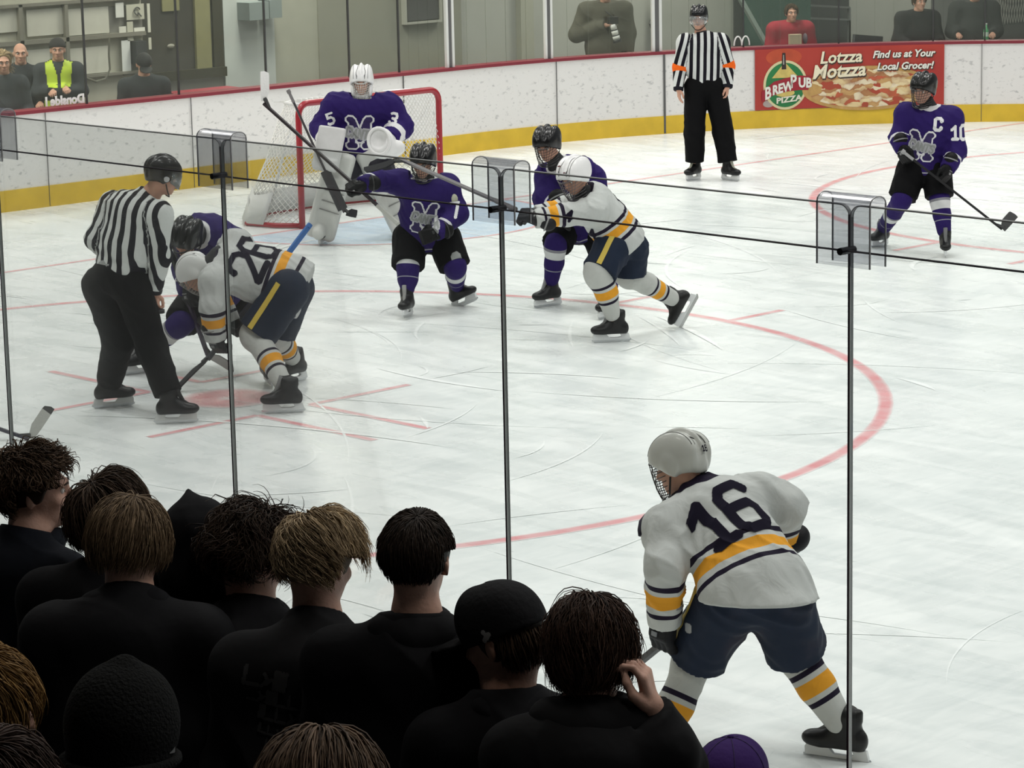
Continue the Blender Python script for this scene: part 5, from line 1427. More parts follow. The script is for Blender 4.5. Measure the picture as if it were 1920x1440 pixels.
def purple7():
    t = thing('person', 'purple player number 7 holding the stick out sideways in front of the goalie', 'person', V(4.649, -3.447, 0.000))
    up = V(0, 0, 1)
    uR = V(-0.156, 0.011, 1.000); uL = V(-0.388, -0.043, 0.900)
    j = Jt(hd=V(4.614, -3.470, 1.237), f=V(0.512, -0.796, -0.380), u=V(0.167, -0.187, 1.000), nk=V(4.568, -3.417, 1.090), ch=V(4.569, -3.416, 0.985), pv=V(4.488, -3.355, 0.614),
          sr=V(4.421, -3.541, 1.065), er=V(4.423, -3.799, 1.109), wr=V(4.482, -3.998, 1.099), sl=V(4.670, -3.267, 1.021), el=V(4.763, -3.242, 0.809), wl=V(4.795, -3.498, 0.684),
          gr=V(-0.476, -0.929, -0.050), gl=V(-0.193, -0.923, -0.200), pr=V(-0.355, 0.063, -0.900), pl=V(-0.788, 0.479, -0.200),
          hr=V(4.415, -3.460, 0.593), hl=V(4.608, -3.260, 0.587), kr=V(4.537, -3.594, 0.393), kl=V(4.770, -3.293, 0.379), ar=V(4.616, -3.668, 0.000) + uR * .15, al=V(4.582, -3.040, 0.000) + uL * .15, yoke=9)
    body(t, j, h=.014, hands=False)
    neck_guard(t, j)
    o, f, (S, ax, N) = shirt(t, j, purple_jersey, h=.011, sz=(.215, .15), hemsz=(.20, .165), slv=(.098, .086, .07), collar=.112, waist=(.20, .15), hem=.08, cuff=.03)
    mlogo(o, lerp(j.ch, j.pv, .42) - S * .0, -S, nz(ax + S * .15), f, .20)
    number(o, '7', lerp(j.sl, j.el, .80), V(0.692, 0.722, 0.100), V(0.069, 0.072, 1.000), .11, .012, f, num_white, .005, name='sleeve_number')
    m = MB(); m.ball(lerp(j.sl, j.el, .42) + V(0.077, -0.046, 0.000), V(.035, .012, .045), 10, frame(V(0.722, -0.692, 0.000), up)); m.build('sleeve_patch', mat('patch_cream', (.42, .42, .32), .7, var=.3, vscale=30), o, True)
    p, pf = pants(t, j, black_pants, r=(.138, .135, .12), waist=.165, knee=.9)
    number(p, '0', lerp(j.hl, j.kl, .62) + V(0.035, 0.036, 0.000), V(0.623, 0.649, 0.300), V(-0.069, -0.072, 1.000), .07, .02, pf, logo_grey, .005, name='thigh_logo')
    sock(t, j.kr, j.ar, purple_sock, fwd=V(0.583, -0.837, 0.000), r=(.09, .082, .06)); sock(t, j.kl, j.al, purple_sock, fwd=V(0.860, -0.548, 0.000), r=(.09, .082, .06))
    skate(t, j.ar, V(0.561, -0.788, -0.150), uR, accent=(.45, .45, .43)); skate(t, j.al, V(0.952, 0.126, 0.000), uL, accent=(.45, .45, .43))
    helmet(t, j.hd, j.f, j.u, (.012, .012, .012), cage=True, vent=(.10, .10, .10), s=1.08)
    glove(t, j.wr, V(-0.512, -0.895, -0.050), V(-0.286, 0.136, -0.900), 1, (.010, .010, .011), (.04, .04, .04)); glove(t, j.wl, V(-0.193, -0.923, -0.200), V(-0.788, 0.479, -0.200), -1, (.010, .010, .011), (.04, .04, .04))
purple7()
stick('long stick held out by purple number 7, white taped blade high beside the goal', V(3.554, -4.257, 1.732), V(-0.107, 0.033, 1.000), V(4.721, -3.864, 0.797), (.03, .024, .026), (.72, .72, .70), (.50, .50, .46), blade=.24, curve=.03, bh=.07, up=V(0.692, 0.722, 0.100), grip_len=.22)

def purple_back():
    t = thing('person', 'purple player battling behind the stooping white number 4', 'person', V(5.385, -2.650, 0.000))
    up = V(0, 0, 1)
    j = Jt(hd=V(5.303, -2.742, 1.353), f=V(0.371, -0.841, -0.420), u=V(0.113, -0.316, 1.000), nk=V(5.284, -2.618, 1.193), ch=V(5.298, -2.488, 1.094), pv=V(5.189, -2.283, 0.629),
          sr=V(5.178, -2.613, 1.080), er=V(5.259, -2.746, 0.918), wr=V(5.460, -2.753, 0.874), sl=V(5.368, -2.300, 1.041), el=V(5.476, -2.303, 0.831), wl=V(5.451, -2.545, 0.747),
          gr=V(0.638, -0.057, -0.300), gl=V(-0.265, -0.854, 0.000), pr=V(0.000, 0.000, -1.000), pl=V(0.000, 0.000, -1.000),
          hr=V(5.148, -2.384, 0.636), hl=V(5.303, -2.193, 0.606), kr=V(5.227, -2.591, 0.504), kl=V(5.443, -2.192, 0.309), ar=V(5.131, -2.593, -0.000) + V(0.014, 0.014, 0.150), al=V(5.909, -2.674, 0.000) + V(-0.029, 0.028, 0.150), yoke=9)
    body(t, j, h=.014, hands=False)
    neck_guard(t, j)
    o, f, (S, ax, N) = shirt(t, j, purple_jersey, h=.011, sz=(.225, .155), hemsz=(.2, .165), slv=(.10, .085, .07), collar=.105, hem=.06)
    number(o, 'T', j.ch + N * .1 - ax * .02, -S, ax, .10, .012, f, num_white, .005, name='crest')
    p, pf = pants(t, j, black_pants, r=(.138, .125, .11), waist=.16, knee=.85)
    for k, a, tv in ((j.kr, j.ar, V(-0.086, -0.957, 0.000)), (j.kl, j.al, V(0.231, -0.915, 0.000))):
        sock(t, k, a, purple_sock, fwd=V(0.445, -0.981, 0.000), r=(.09, .08, .062)); skate(t, a, tv, up, accent=(.4, .4, .4))
    helmet(t, j.hd, j.f, j.u, (.012, .012, .012), visor=False, cage=True, vent=(.10, .10, .10), s=1.1)
    glove(t, j.wr, V(0.424, 0.009, -0.700), V(-0.511, 0.767, 0.200), 1, (.010, .010, .011), (.3, .3, .3)); glove(t, j.wl, V(-0.265, -0.854, 0.000), V(-0.216, 0.208, -0.900), -1, (.010, .010, .011), (.05, .05, .05))
purple_back()

def white4():
    t = thing('person', 'white player number 4 lunging with one leg stretched back, stick arm forward', 'person', V(6.667, -3.388, 0.000))
    up = V(0, 0, 1); uB = V(-0.590, -0.543, 0.450); tB = V(-0.255, -0.338, -0.900)
    j = Jt(hd=V(6.475, -3.617, 1.270), f=V(0.067, -0.826, -0.450), u=V(-0.026, -0.460, 1.000), nk=V(6.475, -3.517, 1.122), ch=V(6.501, -3.446, 1.067), pv=V(6.611, -3.274, 0.779), hem=V(6.638, -3.245, 0.688),
          sl=V(6.626, -3.576, 1.010), el=V(6.536, -3.770, 1.008), wl=V(6.422, -3.962, 0.987), sr=V(6.341, -3.353, 1.069), er=V(6.142, -3.387, 0.982), wr=V(6.056, -3.592, 0.948),
          gl=V(-0.692, -0.722, 0.250), gr=V(-0.620, -0.791, 0.100), pl=V(-0.147, 0.280, -0.900), pr=V(0.216, -0.208, -0.900),
          hl=V(6.654, -3.402, 0.716), hr=V(6.605, -3.164, 0.684), kl=V(6.663, -3.566, 0.541), kr=V(6.570, -3.143, 0.471), al=V(6.679, -3.407, -0.000) + up * .15, ar=V(6.608, -2.656, 0.219), yoke=.09)
    body(t, j, h=.014, hands=False)
    neck_guard(t, j)
    o, f, (S, ax, N) = shirt(t, j, white_jersey, h=.010, sz=(.215, .15), hemsz=(.21, .175), slv=(.10, .085, .076), collar=.12, waist=(.2, .165), cuff=.02)
    number(o, '4', lerp(j.ch, j.pv, .36) + V(0.138, 0.144, 0.200), nz(S + V(0.346, 0.361, -0.200)), ax, .17, .02, f, num_dark, .005)
    number(o, '4', lerp(j.sl, j.el, .92), V(0.623, 0.649, -0.250), V(0.173, 0.180, 0.900), .075, .012, f, num_dark, .004, name='sleeve_number')
    number(o, '4', lerp(j.ch, j.pv, .72) + V(-0.111, -0.115, -0.030), V(0.623, 0.649, 0.250), V(-0.173, -0.180, 0.900), .08, .010, f, num_dark, .004, name='chest_number')
    p, pf = pants(t, j, navy_pants, r=(.145, .14, .12), waist=.165, knee=.85)
    band_on(p, j.hl + V(0.021, 0.022, 0.100), lerp(j.hl, j.kl, .80), V(0.514, -0.909, 0.100), .042, pf, gold, 'gold_stripe')
    sock(t, j.kl, j.al, white_sock, fwd=V(-0.548, -0.860, 0.000), r=(.10, .088, .064), kneepad=.015)
    sock(t, j.kr, j.ar, white_sock, fwd=V(0.286, -0.136, -1.000), r=(.095, .085, .064), end=.06)
    skate(t, j.al, V(-0.584, -0.825, 0.000), up, (.025, .025, .026), accent=(.3, .3, .3), s=1.02); skate(t, j.ar, tB, uB, (.022, .022, .022), accent=(.1, .1, .1), s=1.02)
    h_, M, L = helmet(t, j.hd, j.f, j.u, (.78, .78, .77), cage=True, vent=(.10, .10, .10), s=1.12, cagec=(.12, .11, .12))
    m = MB()
    for x, y, z, r_ in ((.03, .06, .128, .016), (-.02, .088, .095, .010), (-.045, .075, .08, .009)): m.ball(L(x, y, z), V(r_, r_ * .7, .004), 8, M)
    m.build('helmet_sticker', mat('sticker_dark', (.10, .03, .03), .6), h_, True)
    glove(t, j.wl, V(-0.728, -0.687, 0.380), V(-0.222, 0.490, -0.800), -1, (.03, .03, .035), (.4, .4, .4), s=1.05); glove(t, j.wr, V(-0.620, -0.791, 0.100), V(0.216, -0.208, -0.900), 1, (.03, .03, .035), (.4, .4, .4))
white4()
stick('stick reaching left from white number 4, running behind purple number 7', V(4.715, -3.834, 1.313), V(-0.698, -0.439, -0.300), V(6.254, -4.036, 1.054), (.05, .04, .045), (.012, .012, .012), (.20, .18, .18), blade=.28, curve=.03)

def referee():
    t = thing('person', 'referee with orange armbands standing by the far boards', 'person', V(0.641, 4.405, 0.000))
    up = V(0, 0, 1); aL = V(0.083, 0.087, 1.000)
    j = Jt(hd=V(0.561, 4.294, 1.777), f=V(0.561, -0.788, -0.160), u=V(0.072, -0.069, 1.000), nk=V(0.563, 4.325, 1.607), ch=V(0.579, 4.341, 1.479), pv=V(0.573, 4.378, 1.045),
          sr=V(0.450, 4.206, 1.506), er=V(0.379, 4.176, 1.237), wr=V(0.431, 4.100, 1.007), sl=V(0.712, 4.480, 1.498), el=V(0.747, 4.560, 1.238), wl=V(0.803, 4.488, 1.025),
          gr=V(0.128, -0.011, -1.000), gl=V(0.031, -0.141, -1.000), pr=V(0.479, 0.788, 0.000), pl=V(-0.767, -0.511, 0.000), cr=.25, cl=.45,
          hr=V(0.510, 4.298, 1.013), hl=V(0.652, 4.446, 1.009), kr=V(0.543, 4.231, 0.528), kl=V(0.762, 4.459, 0.522), ar=V(0.521, 4.258, 0.000) + up * .15, al=V(0.849, 4.444, 0.000) + up * .15)
    body(t, j, h=.008)
    neck_guard(t, j, up=.01, r=.062)
    shirt(t, j, zebra('zebra_band', (.21, .30)), 'striped_shirt', h=.010, hem=-.03, sz=(.20, .135), hemsz=(.175, .13), slv=(.092, .074, .058), fold=.003, cuff=.02, waist=(.19, .135), fs=34)
    pants(t, j, mat('trousers_black', (.0035, .0035, .004), .8, spec=.12), r=(.128, .115, .105), waist=.155, knee=1.86, fold=.004, name='trousers')
    helmet(t, j.hd, j.f, j.u, (.010, .010, .012), visor=True, vent=(.06, .06, .06))
    for a, tv in ((j.ar, V(0.162, -0.987, 0.000)), (j.al, V(0.993, -0.121, 0.000))): skate(t, a, tv, up, (.010, .010, .011), accent=(.60, .60, .48), holder=(.66, .67, .66))
referee()

def captain():
    t = thing('person', 'purple captain with a white C on the chest holding the stick low, right side', 'person', V(5.675, 1.530, 0.000))
    uR = V(0.035, 0.036, 1.000); uL = V(0.000, 0.000, 1.000)
    j = Jt(hd=V(5.761, 1.548, 1.483), f=V(0.231, -0.915, -0.250), u=V(0.108, -0.104, 1.000), nk=V(5.760, 1.620, 1.324), ch=V(5.768, 1.628, 1.199), pv=V(5.697, 1.670, 0.785),
          sr=V(5.591, 1.530, 1.254), er=V(5.583, 1.435, 1.051), wr=V(5.678, 1.361, 0.968), sl=V(5.907, 1.773, 1.214), el=V(5.979, 1.762, 0.931), wl=V(6.013, 1.595, 0.796),
          gr=V(0.358, -0.205, -0.800), gl=V(0.009, -0.424, -0.800), pr=V(0.409, 0.716, 0.000), pl=V(-0.770, -0.370, 0.000),
          hr=V(5.627, 1.567, 0.751), hl=V(5.789, 1.708, 0.749), kr=V(5.636, 1.404, 0.488), kl=V(5.888, 1.638, 0.493), ar=V(5.205, 1.657, 0.000) + uR * .15, al=V(5.997, 1.581, 0.000) + uL * .15, yoke=9)
    body(t, j, h=.014, hands=False)
    neck_guard(t, j)
    o, f, (S, ax, N) = shirt(t, j, purple_jersey, h=.010, sz=(.22, .15), hemsz=(.195, .16), slv=(.10, .09, .075), collar=.118, waist=(.205, .15), hem=.05, cuff=.02)
    mlogo(o, lerp(j.ch, j.pv, .46) + V(-0.035, -0.036, 0.000), -S, nz(ax - S * .12), f, .21)
    number(o, 'C', j.ch + V(0.042, 0.043, -0.020), V(0.692, 0.722, -0.100), V(0.069, 0.072, 1.000), .105, .016, f, num_white, .005, name='captain_letter')
    number(o, '10', lerp(j.sl, j.el, .42) + V(0.031, 0.032, 0.000), V(0.692, 0.722, 0.000), V(0.000, 0.000, 1.000), .12, .014, f, num_white, .005, name='sleeve_number')
    m = MB(); m.ball(lerp(j.sl, j.el, .04) + V(0.089, -0.016, 0.000), V(.03, .014, .04), 10, frame(V(0.722, -0.692, 0.000), V(0, 0, 1))); m.build('sleeve_patch', mat('patch_cream', (.42, .42, .32)), o, True)
    p, pf = pants(t, j, black_pants, r=(.138, .13, .128), waist=.16, knee=.84)
    for k, a, tv, u_ in ((j.kr, j.ar, V(0.126, -0.952, 0.000), uR), (j.kl, j.al, V(0.639, -0.779, 0.000), uL)):
        sock(t, k, a, purple_sock, fwd=V(0.583, -0.837, 0.000), r=(.088, .08, .066)); skate(t, a, tv, u_, (.022, .022, .02), accent=(.30, .29, .22))
    helmet(t, j.hd, j.f, j.u, (.014, .015, .016), cage=True, vent=(.10, .10, .10), s=1.12)
    glove(t, j.wr, V(0.320, -0.099, -0.900), V(0.196, 0.782, 0.000), 1, (.010, .010, .011), (.25, .25, .26)); glove(t, j.wl, V(-0.063, -0.355, -0.900), V(-0.845, -0.159, 0.000), -1, (.010, .010, .011), (.35, .35, .36))
captain()
stick('black stick held across the body by the purple captain, blade tipped up at right', V(6.578, 1.678, 0.259), V(0.498, 0.520, 0.750), V(5.762, 1.261, 0.954), (.012, .012, .013), (.06, .06, .06), (.30, .30, .30), blade=.17, curve=.02, bh=.09, up=V(-0.485, -0.505, 0.720), grip_len=.12)

def goalie():
    t = thing('person', 'goalie in purple jersey and white mask standing in front of the red net', 'person', V(0.960, -1.151, 0.000))
    up = V(0, 0, 1)
    j = Jt(hd=V(1.163, -1.109, 1.533), f=V(0.650, -0.651, -0.350), u=V(0.202, -0.194, 1.000), nk=V(1.129, -1.072, 1.356), ch=V(1.127, -1.075, 1.260), pv=V(1.042, -1.018, 0.842),
          sr=V(0.937, -1.244, 1.289), er=V(0.856, -1.357, 1.090), wr=V(1.100, -1.464, 0.954), sl=V(1.281, -0.885, 1.278), el=V(1.376, -0.815, 1.085), wl=V(1.477, -1.071, 0.993),
          gr=V(0.502, -0.343, -0.600), gl=V(0.018, -0.848, 0.100), pr=V(0.277, 0.289, -0.900), pl=V(-0.704, -0.156, 0.000),
          hr=V(0.986, -1.106, 0.780), hl=V(1.134, -0.952, 0.775), kr=V(1.051, -1.371, 0.596), kl=V(1.350, -1.015, 0.557), ar=V(0.952, -1.466, 0.000) + up * .15, al=V(1.074, -0.613, 0.000) + up * .15, yoke=9)
    body(t, j, h=.014, hands=False)
    o, f, (S, ax, N) = shirt(t, j, knit('jersey_goalie', PUR, [(.02, .04, (.5, .5, .5))], [(.08, .16, (.66, .66, .66))], (.30, .30, .32)), h=.011, sz=(.27, .17), hemsz=(.26, .19), slv=(.13, .115, .10), collar=.125, waist=(.26, .18), hem=.04, cuff=.0, s=1.1)
    mlogo(o, lerp(j.ch, j.pv, .40) + V(-0.014, -0.014, 0.000), -S, ax, f, .25)
    number(o, '3', j.sl + V(0.035, 0.036, -0.100), V(0.623, 0.649, -0.300), V(0.208, 0.216, 0.900), .10, .012, f, num_white, .005, name='sleeve_number'); number(o, '5', j.sr + V(-0.035, -0.036, -0.100), V(0.623, 0.649, 0.300), V(-0.208, -0.216, 0.900), .10, .012, f, num_white, .005, name='sleeve_number')
    pants(t, j, mat('goalie_pants', (.012, .01, .02), .7), r=(.155, .15, .13), waist=.19, knee=.8)
    # mask
    h_, M, L = helmet(t, j.hd, j.f, j.u, (.80, .80, .79), cage=True, vent=(.15, .15, .15), s=1.12, strap=(.7, .7, .7), cagec=(.55, .55, .52))
    fl = Field([Ell(L(0, .07, -.115), M, V(.062, .05, .05)), Ell(L(.07, .03, -.07), M, V(.025, .06, .07)), Ell(L(-.07, .03, -.07), M, V(.025, .06, .07)), Ell(L(0, .075, -.155), M, V(.045, .03, .05))], .02, carve=[(Ell(L(0, .05, -.03), M, V(.062, .09, .075)), .01)])
    sdf_obj('mask_chin', fl, .009, mat('helmet_0.800_0.500', (.8, .8, .79)), h_)
    m = MB(); m.prism([(-.055, 0), (.055, 0), (.035, -.075), (0, -.09), (-.035, -.075)], frame(V(0.722, -0.692, 0.000), up)[:, [0, 2, 1]], L(0, .10, -.17), .012); m.build('throat_guard', mat('guard_grey', (.32, .32, .35), .3), h_)
    # leg pads
    pad = mat('pad_white', (.60, .60, .57), .55, bump=.2, bscale=12, var=.14, vscale=7)
    for k, a, sx in ((j.kr, j.ar, -1), (j.kl, j.al, 1)):
        fw = W(.18 * sx, -1, 0); dn = nz(a - k); top = k - dn * .30; bot = a + dn * .10
        M2 = frame(fw, -dn); c = lerp(top, bot, .5) + nz(fw) * .06; Ln = np.linalg.norm(top - bot) / 2
        F1 = Field([Box(c, M2, V(.14, .065, Ln), .05), Box(k + nz(fw) * .12, M2, V(.12, .05, .07), .03), Cone(a + nz(fw) * .06, a + nz(fw) * .16 + dn * .03, .075, .06), Box(c + M2 @ V(.10, .045, -.05), M2, V(.03, .03, Ln * .8), .02)], .02, fold=.002)
        pd = sdf_obj('leg_pad', F1, .011, pad, t)
        m = MB()
        for q in (-.32, -.12, .12, .34): m.bar(c + M2 @ V(-.135, .068, Ln * q), c + M2 @ V(.06, .07, Ln * q), .012, .008)
        m.build('pad_seam', mat('seam_grey', (.25, .25, .24), .7), pd)
        skate(t, a, fw, up, (.02, .02, .02), holder=(.5, .5, .5))
    # blocker and catching glove
    wv = mat('glove_white', (.66, .66, .65), .45, bump=.12, bscale=20, var=.06)
    c = j.wr + V(0.080, -0.090, -0.010); Mb = frame(V(0.476, -0.803, 0.300), V(0.016, 0.234, 1.000))
    b = sdf_obj('blocker', Field([Box(c, Mb, V(.135, .025, .20), .02), Cone(j.wr + V(-0.036, 0.035, 0.050), j.wr, .085, .075), Box(c + Mb @ V(0, .01, -.17), Mb, V(.12, .03, .06), .025)], .02, fold=.001), .010, mat('blocker_white', (.52, .52, .51), .5, var=.12, vscale=10, bump=.15, bscale=14), t)
    c = j.wl + V(0.045, -0.126, -0.020); Mc = frame(V(0.407, -0.876, 0.150), V(-0.208, -0.216, 1.000))
    g = sdf_obj('catching_glove', Field([Ell(c, Mc, V(.135, .06, .15), .03), Ell(c + V(0.055, 0.086, -0.060), Mc, V(.13, .07, .085), .04), Cone(j.wl + V(-0.001, 0.071, 0.000), j.wl, .085, .08)], .03, carve=[(Ell(c + Mc @ V(0, .05, .04), Mc, V(.075, .05, .085)), .02)], fold=.0015), .010, wv, t)
    m = MB(); m.tube([c + Mc @ V(.11 * math.cos(a), .045, .02 + .125 * math.sin(a)) for a in np.linspace(0, 2 * math.pi, 20)[:-1]], .016, 6, closed=True); m.build('glove_rim', wv, g, True)
goalie()
stick('goalie stick with dark paddle slanting down in front of the goal', V(1.411, -1.573, 0.323), V(0.381, 0.397, -0.200), V(0.876, -1.769, 1.474), (.03, .025, .028), (.012, .012, .012), (.16, .15, .15), blade=.10, curve=.0, paddle=(.06, .46, .095, (.022, .022, .024)), bh=.075, grip_len=.12, name='goalie_stick')

def white16():
    t = thing('person', 'white player number 16 skating away with legs spread, nearest player to the glass', 'person', V(13.969, -10.097, 0.000))
    up = V(0, 0, 1); uR = V(-0.410, 0.006, 0.900)
    j = Jt(hd=V(13.470, -10.052, 1.217), f=V(-0.951, -0.197, -0.420), u=V(-0.426, 0.062, 1.000), nk=V(13.530, -10.018, 1.123), ch=V(13.656, -10.031, 1.034), pv=V(13.923, -10.100, 0.782), hem=V(13.954, -10.110, 0.730), hemn=V(0.072, -0.069, -1.000),
          sl=V(13.567, -10.239, 0.990), el=V(13.656, -10.349, 0.857), wl=V(13.613, -10.307, 0.620), sr=V(13.717, -9.823, 1.080), er=V(13.793, -9.744, 1.031), wr=V(13.646, -9.608, 0.821),
          gl=V(-0.214, 0.066, -1.000), gr=V(-0.915, -0.231, -0.300), pl=V(0.193, 0.923, 0.000), pr=V(-0.216, 0.208, -0.900),
          hl=V(13.825, -10.143, 0.704), hr=V(13.986, -10.005, 0.710), kl=V(13.628, -10.147, 0.411), kr=V(13.957, -9.862, 0.437), al=V(13.583, -10.396, -0.014), ar=V(14.148, -9.778, 0.130), yoke=.10)
    body(t, j, h=.013, hands=False)
    neck_guard(t, j)
    o, f, (S, ax, N) = shirt(t, j, knit('jersey_white_near', WHT, [(.078, .100, NAVY), (.130, .188, ORG), (.212, .236, NAVY)], [(.055, .075, NAVY), (.105, .165, ORG), (.19, .215, NAVY)], NAVY), h=.009, sz=(.20, .15), hemsz=(.235, .185), slv=(.092, .088, .074), collar=.135, waist=(.20, .165), cuff=.02, fold=.0075, fs=32)
    m = MB(); m.tube(list(on_surface(f, [lerp(V(13.517, -10.031, 1.137), V(13.457, -10.152, 1.089), q) for q in np.linspace(0, 1, 5)] + [lerp(V(13.449, -10.189, 1.069), V(13.488, -10.350, 0.970), q) for q in np.linspace(0, 1, 6)])), [.011] * 11, 6); m.build('shoulder_piping', mat('piping_navy', (.010, .006, .020), .8), o, True)
    number(o, '16', lerp(j.ch, j.pv, .28) + V(-0.010, -0.011, 0.000), nz(S + ax * .16), ax, .235, .023, f, num_dark, .0035, gap=.24)
    p, pf = pants(t, j, navy_pants, r=(.140, .132, .115), waist=.165, knee=.88, h=.010)
    band_on(p, j.hl + V(-0.035, -0.036, 0.050), lerp(j.hl, j.kl, .75) + V(-0.035, -0.036, 0.000), V(-0.606, -0.805, 0.100), .05, pf, gold, 'gold_stripe', .006)
    decal('thigh_patch', lambda x, y: ((x - .02) / .014) ** 2 + ((y - .02) / .022) ** 2 < 1, lerp(j.hl, j.kl, .5) + V(-0.083, -0.087, 0.020), V(0.692, 0.722, 0.000), V(0.000, 0.000, 1.000), .04, .045, .004, pf, mat('patch_grey', (.35, .36, .37), .6), p)
    sock(t, j.kl, j.al, white_sock, fwd=V(-0.993, 0.121, 0.000), r=(.082, .078, .06), h=.009); sock(t, j.kr, j.ar, white_sock, fwd=V(-0.791, 0.620, 0.200), r=(.086, .08, .060), h=.009, end=.06)
    skate(t, j.al, V(-0.990, -0.021, 0.000), up, (.02, .02, .022), h=.007); skate(t, j.ar, V(-0.884, -0.344, -0.120), nz(V(0.028, 0.001, 1.000)), (.022, .018, .019), accent=(.3, .04, .05), h=.007, s=1.0)
    h_, M, L = helmet(t, j.hd, j.f, j.u, (.50, .50, .465), cage=True, vent=(.05, .05, .05), h=.005, s=1.04, cagec=(.06, .06, .06))
    hf = Field([Ell(L(0, -.012, .032), M, V(.096, .12, .112))], .01)
    number(h_, '16', L(-.0, -.13, .03), M @ V(-1, 0, 0) * -1 if False else nz(M[:, 0]), nz(M[:, 2]), .026, .0028, hf, num_dark, .0012, name='helmet_number', lift=.016)
    # mesh edge of the collar
    glove(t, j.wl, V(-0.141, -0.003, -1.000), V(-0.021, 0.990, 0.000), -1, (.013, .013, .018), (.36, .37, .40), h=.007, s=1.05, curl=.9); glove(t, j.wr, V(-0.915, -0.231, -0.300), V(-0.216, 0.208, -0.900), 1, (.013, .013, .018), (.36, .37, .40), h=.009)
white16()
stick('stick held in front of white number 16, crossing the left thigh', V(12.411, -9.885, -0.302), V(-0.767, -0.511, -0.200), V(13.534, -10.043, 0.553), (.02, .02, .025), (.02, .02, .02), (.05, .045, .05), blade=.3)
stick('white taped stick blade reaching in from the left edge above the curly haired spectator', V(6.207, -8.409, 0.001), V(0.429, 0.447, 0.780), V(5.105, -9.269, 0.475), (.014, .012, .035), (.50, .50, .47), None, blade=.26, up=V(-0.519, -0.541, 0.600), bh=.07, curve=.02, tape_frac=(0, .9), blade_col=(.02, .02, .02))

# ---------------------------------------------------------------- the stand and its spectators
Z1, Z2 = .22, .70
m = MB(); m.box((-2, -14.95, 0), (40, -13.12, Z1)); struct(m.build('floor', mat('stand_concrete', (.07, .07, .07), .9)))
m = MB(); m.box((-2, -16.7, 0), (40, -14.95, Z2)); m.box((-2, -18.0, 0), (40, -16.7, 1.2)); m.box((-2, -19.3, 0), (40, -18.0, 1.75)); m.box((-2, -24, 0), (40, -19.3, 2.4)); struct(m.build('floor', mat('stand_concrete', (.07, .07, .07))))
m = MB(); m.box((-2, -24.3, 0), (40, -24, 8.2)); struct(m.build('wall_shade', mat('shade_wall', (.035, .037, .04), .9)))  # unseen dark wall added to keep fill light off the near spectators
m = MB(); m.box((-2, -24, 7.6), (40, -13.6, 7.8)); struct(m.build('ceiling_shade', mat('shade_roof', (.05, .05, .05), .9)))  # unseen roof added to shade the seating below

black = mat('cloth_black', (.0055, .0055, .0065), .85, bump=.35, bscale=9, spec=.12)
char = mat('cloth_charcoal', (.011, .011, .012), .85, bump=.35, bscale=9, spec=.12)
blue_black = mat('cloth_blueblack', (.006, .0075, .0115), .85, bump=.35, bscale=9, spec=.12)
grey_mel = mat('cloth_grey', (.014, .016, .018), .9, bump=.35, bscale=9, spec=.12)
sk = skin('skin_fair', (.52, .31, .235))
def std_body(c, face, floor, h=1.72, sh=.20, lean=0.0, yawb=None, neck=.122, tall=None, drop=.30):
    """c head centre; joints of a person standing at the rail"""
    fw = nz(face * V(1, 1, 0)); bf = nz(yawb * V(1, 1, 0)) if yawb is not None else fw
    r = np.cross(bf, V(0, 0, 1)); nk = c - V(0, 0, neck) - bf * (.03 + lean * .2); ch = nk - V(0, 0, .13) - bf * (.03 + lean)
    pv = ch - V(0, 0, .44) - bf * lean * .6
    s1, s2 = ch - r * sh + V(0, 0, .018), ch + r * sh + V(0, 0, .018)
    e1, e2 = s1 - V(0, 0, drop) - r * .07 + bf * .03, s2 - V(0, 0, drop) + r * .07 + bf * .03
    w1, w2 = e1 + bf * .22 + r * .07 - V(0, 0, .03), e2 + bf * .22 - r * .07 - V(0, 0, .03)
    hl, hr = pv - r * .09 - V(0, 0, .06), pv + r * .09 - V(0, 0, .06)
    zk = floor + (pv[2] - floor) * .5
    kl, kr = V(hl[0], hl[1], zk) + bf * .02, V(hr[0], hr[1], zk) + bf * .02
    al, ar = V(hl[0], hl[1], floor + .09), V(hr[0], hr[1], floor + .09)
    return Jt(hd=c, f=face, u=V(0, 0, 1), nk=nk, ch=ch, pv=pv, sl=s1, sr=s2, el=e1, er=e2, wl=w1, wr=w2, gl=bf, gr=bf, pl=V(0, 0, -1), pr=V(0, 0, -1),
              hl=hl, hr=hr, kl=kl, kr=kr, al=al, ar=ar)
def garment(t, j, m_, name='hoodie', h=.010, sz=(.19, .125), wst=(.185, .135), hem=.05, slv=(.078, .066, .052), fold=.006, hood=None, collar=None, fs=15, sleeves=(1, 1), k=None, length=.0):
    o, f, fr = shirt(t, j, m_, name, h=h, sz=sz, hemsz=wst, slv=slv, waist=wst, fold=fold, hem=hem, cuff=.0, fs=fs, sleeves=sleeves)
    S, ax, N = fr
    if hood:
        c = j.nk - N * .045 - ax * .035; M = frame(N, ax)
        pr = [Ell(c, M, V(.118, .075, .058) * hood), Ell(c - N * .045 - ax * .06, M, V(.085, .045, .075) * hood)]
        for s in (-1, 1): pr.append(Cone(c + S * s * .085 * hood, j.nk + N * .055 + S * s * .05 - ax * .02, .042 * hood, .030 * hood))
        hf = Field(pr, .035, fold=.006, fs=24); sdf_obj('hood', hf, h, m_, o)
    return o, f, fr
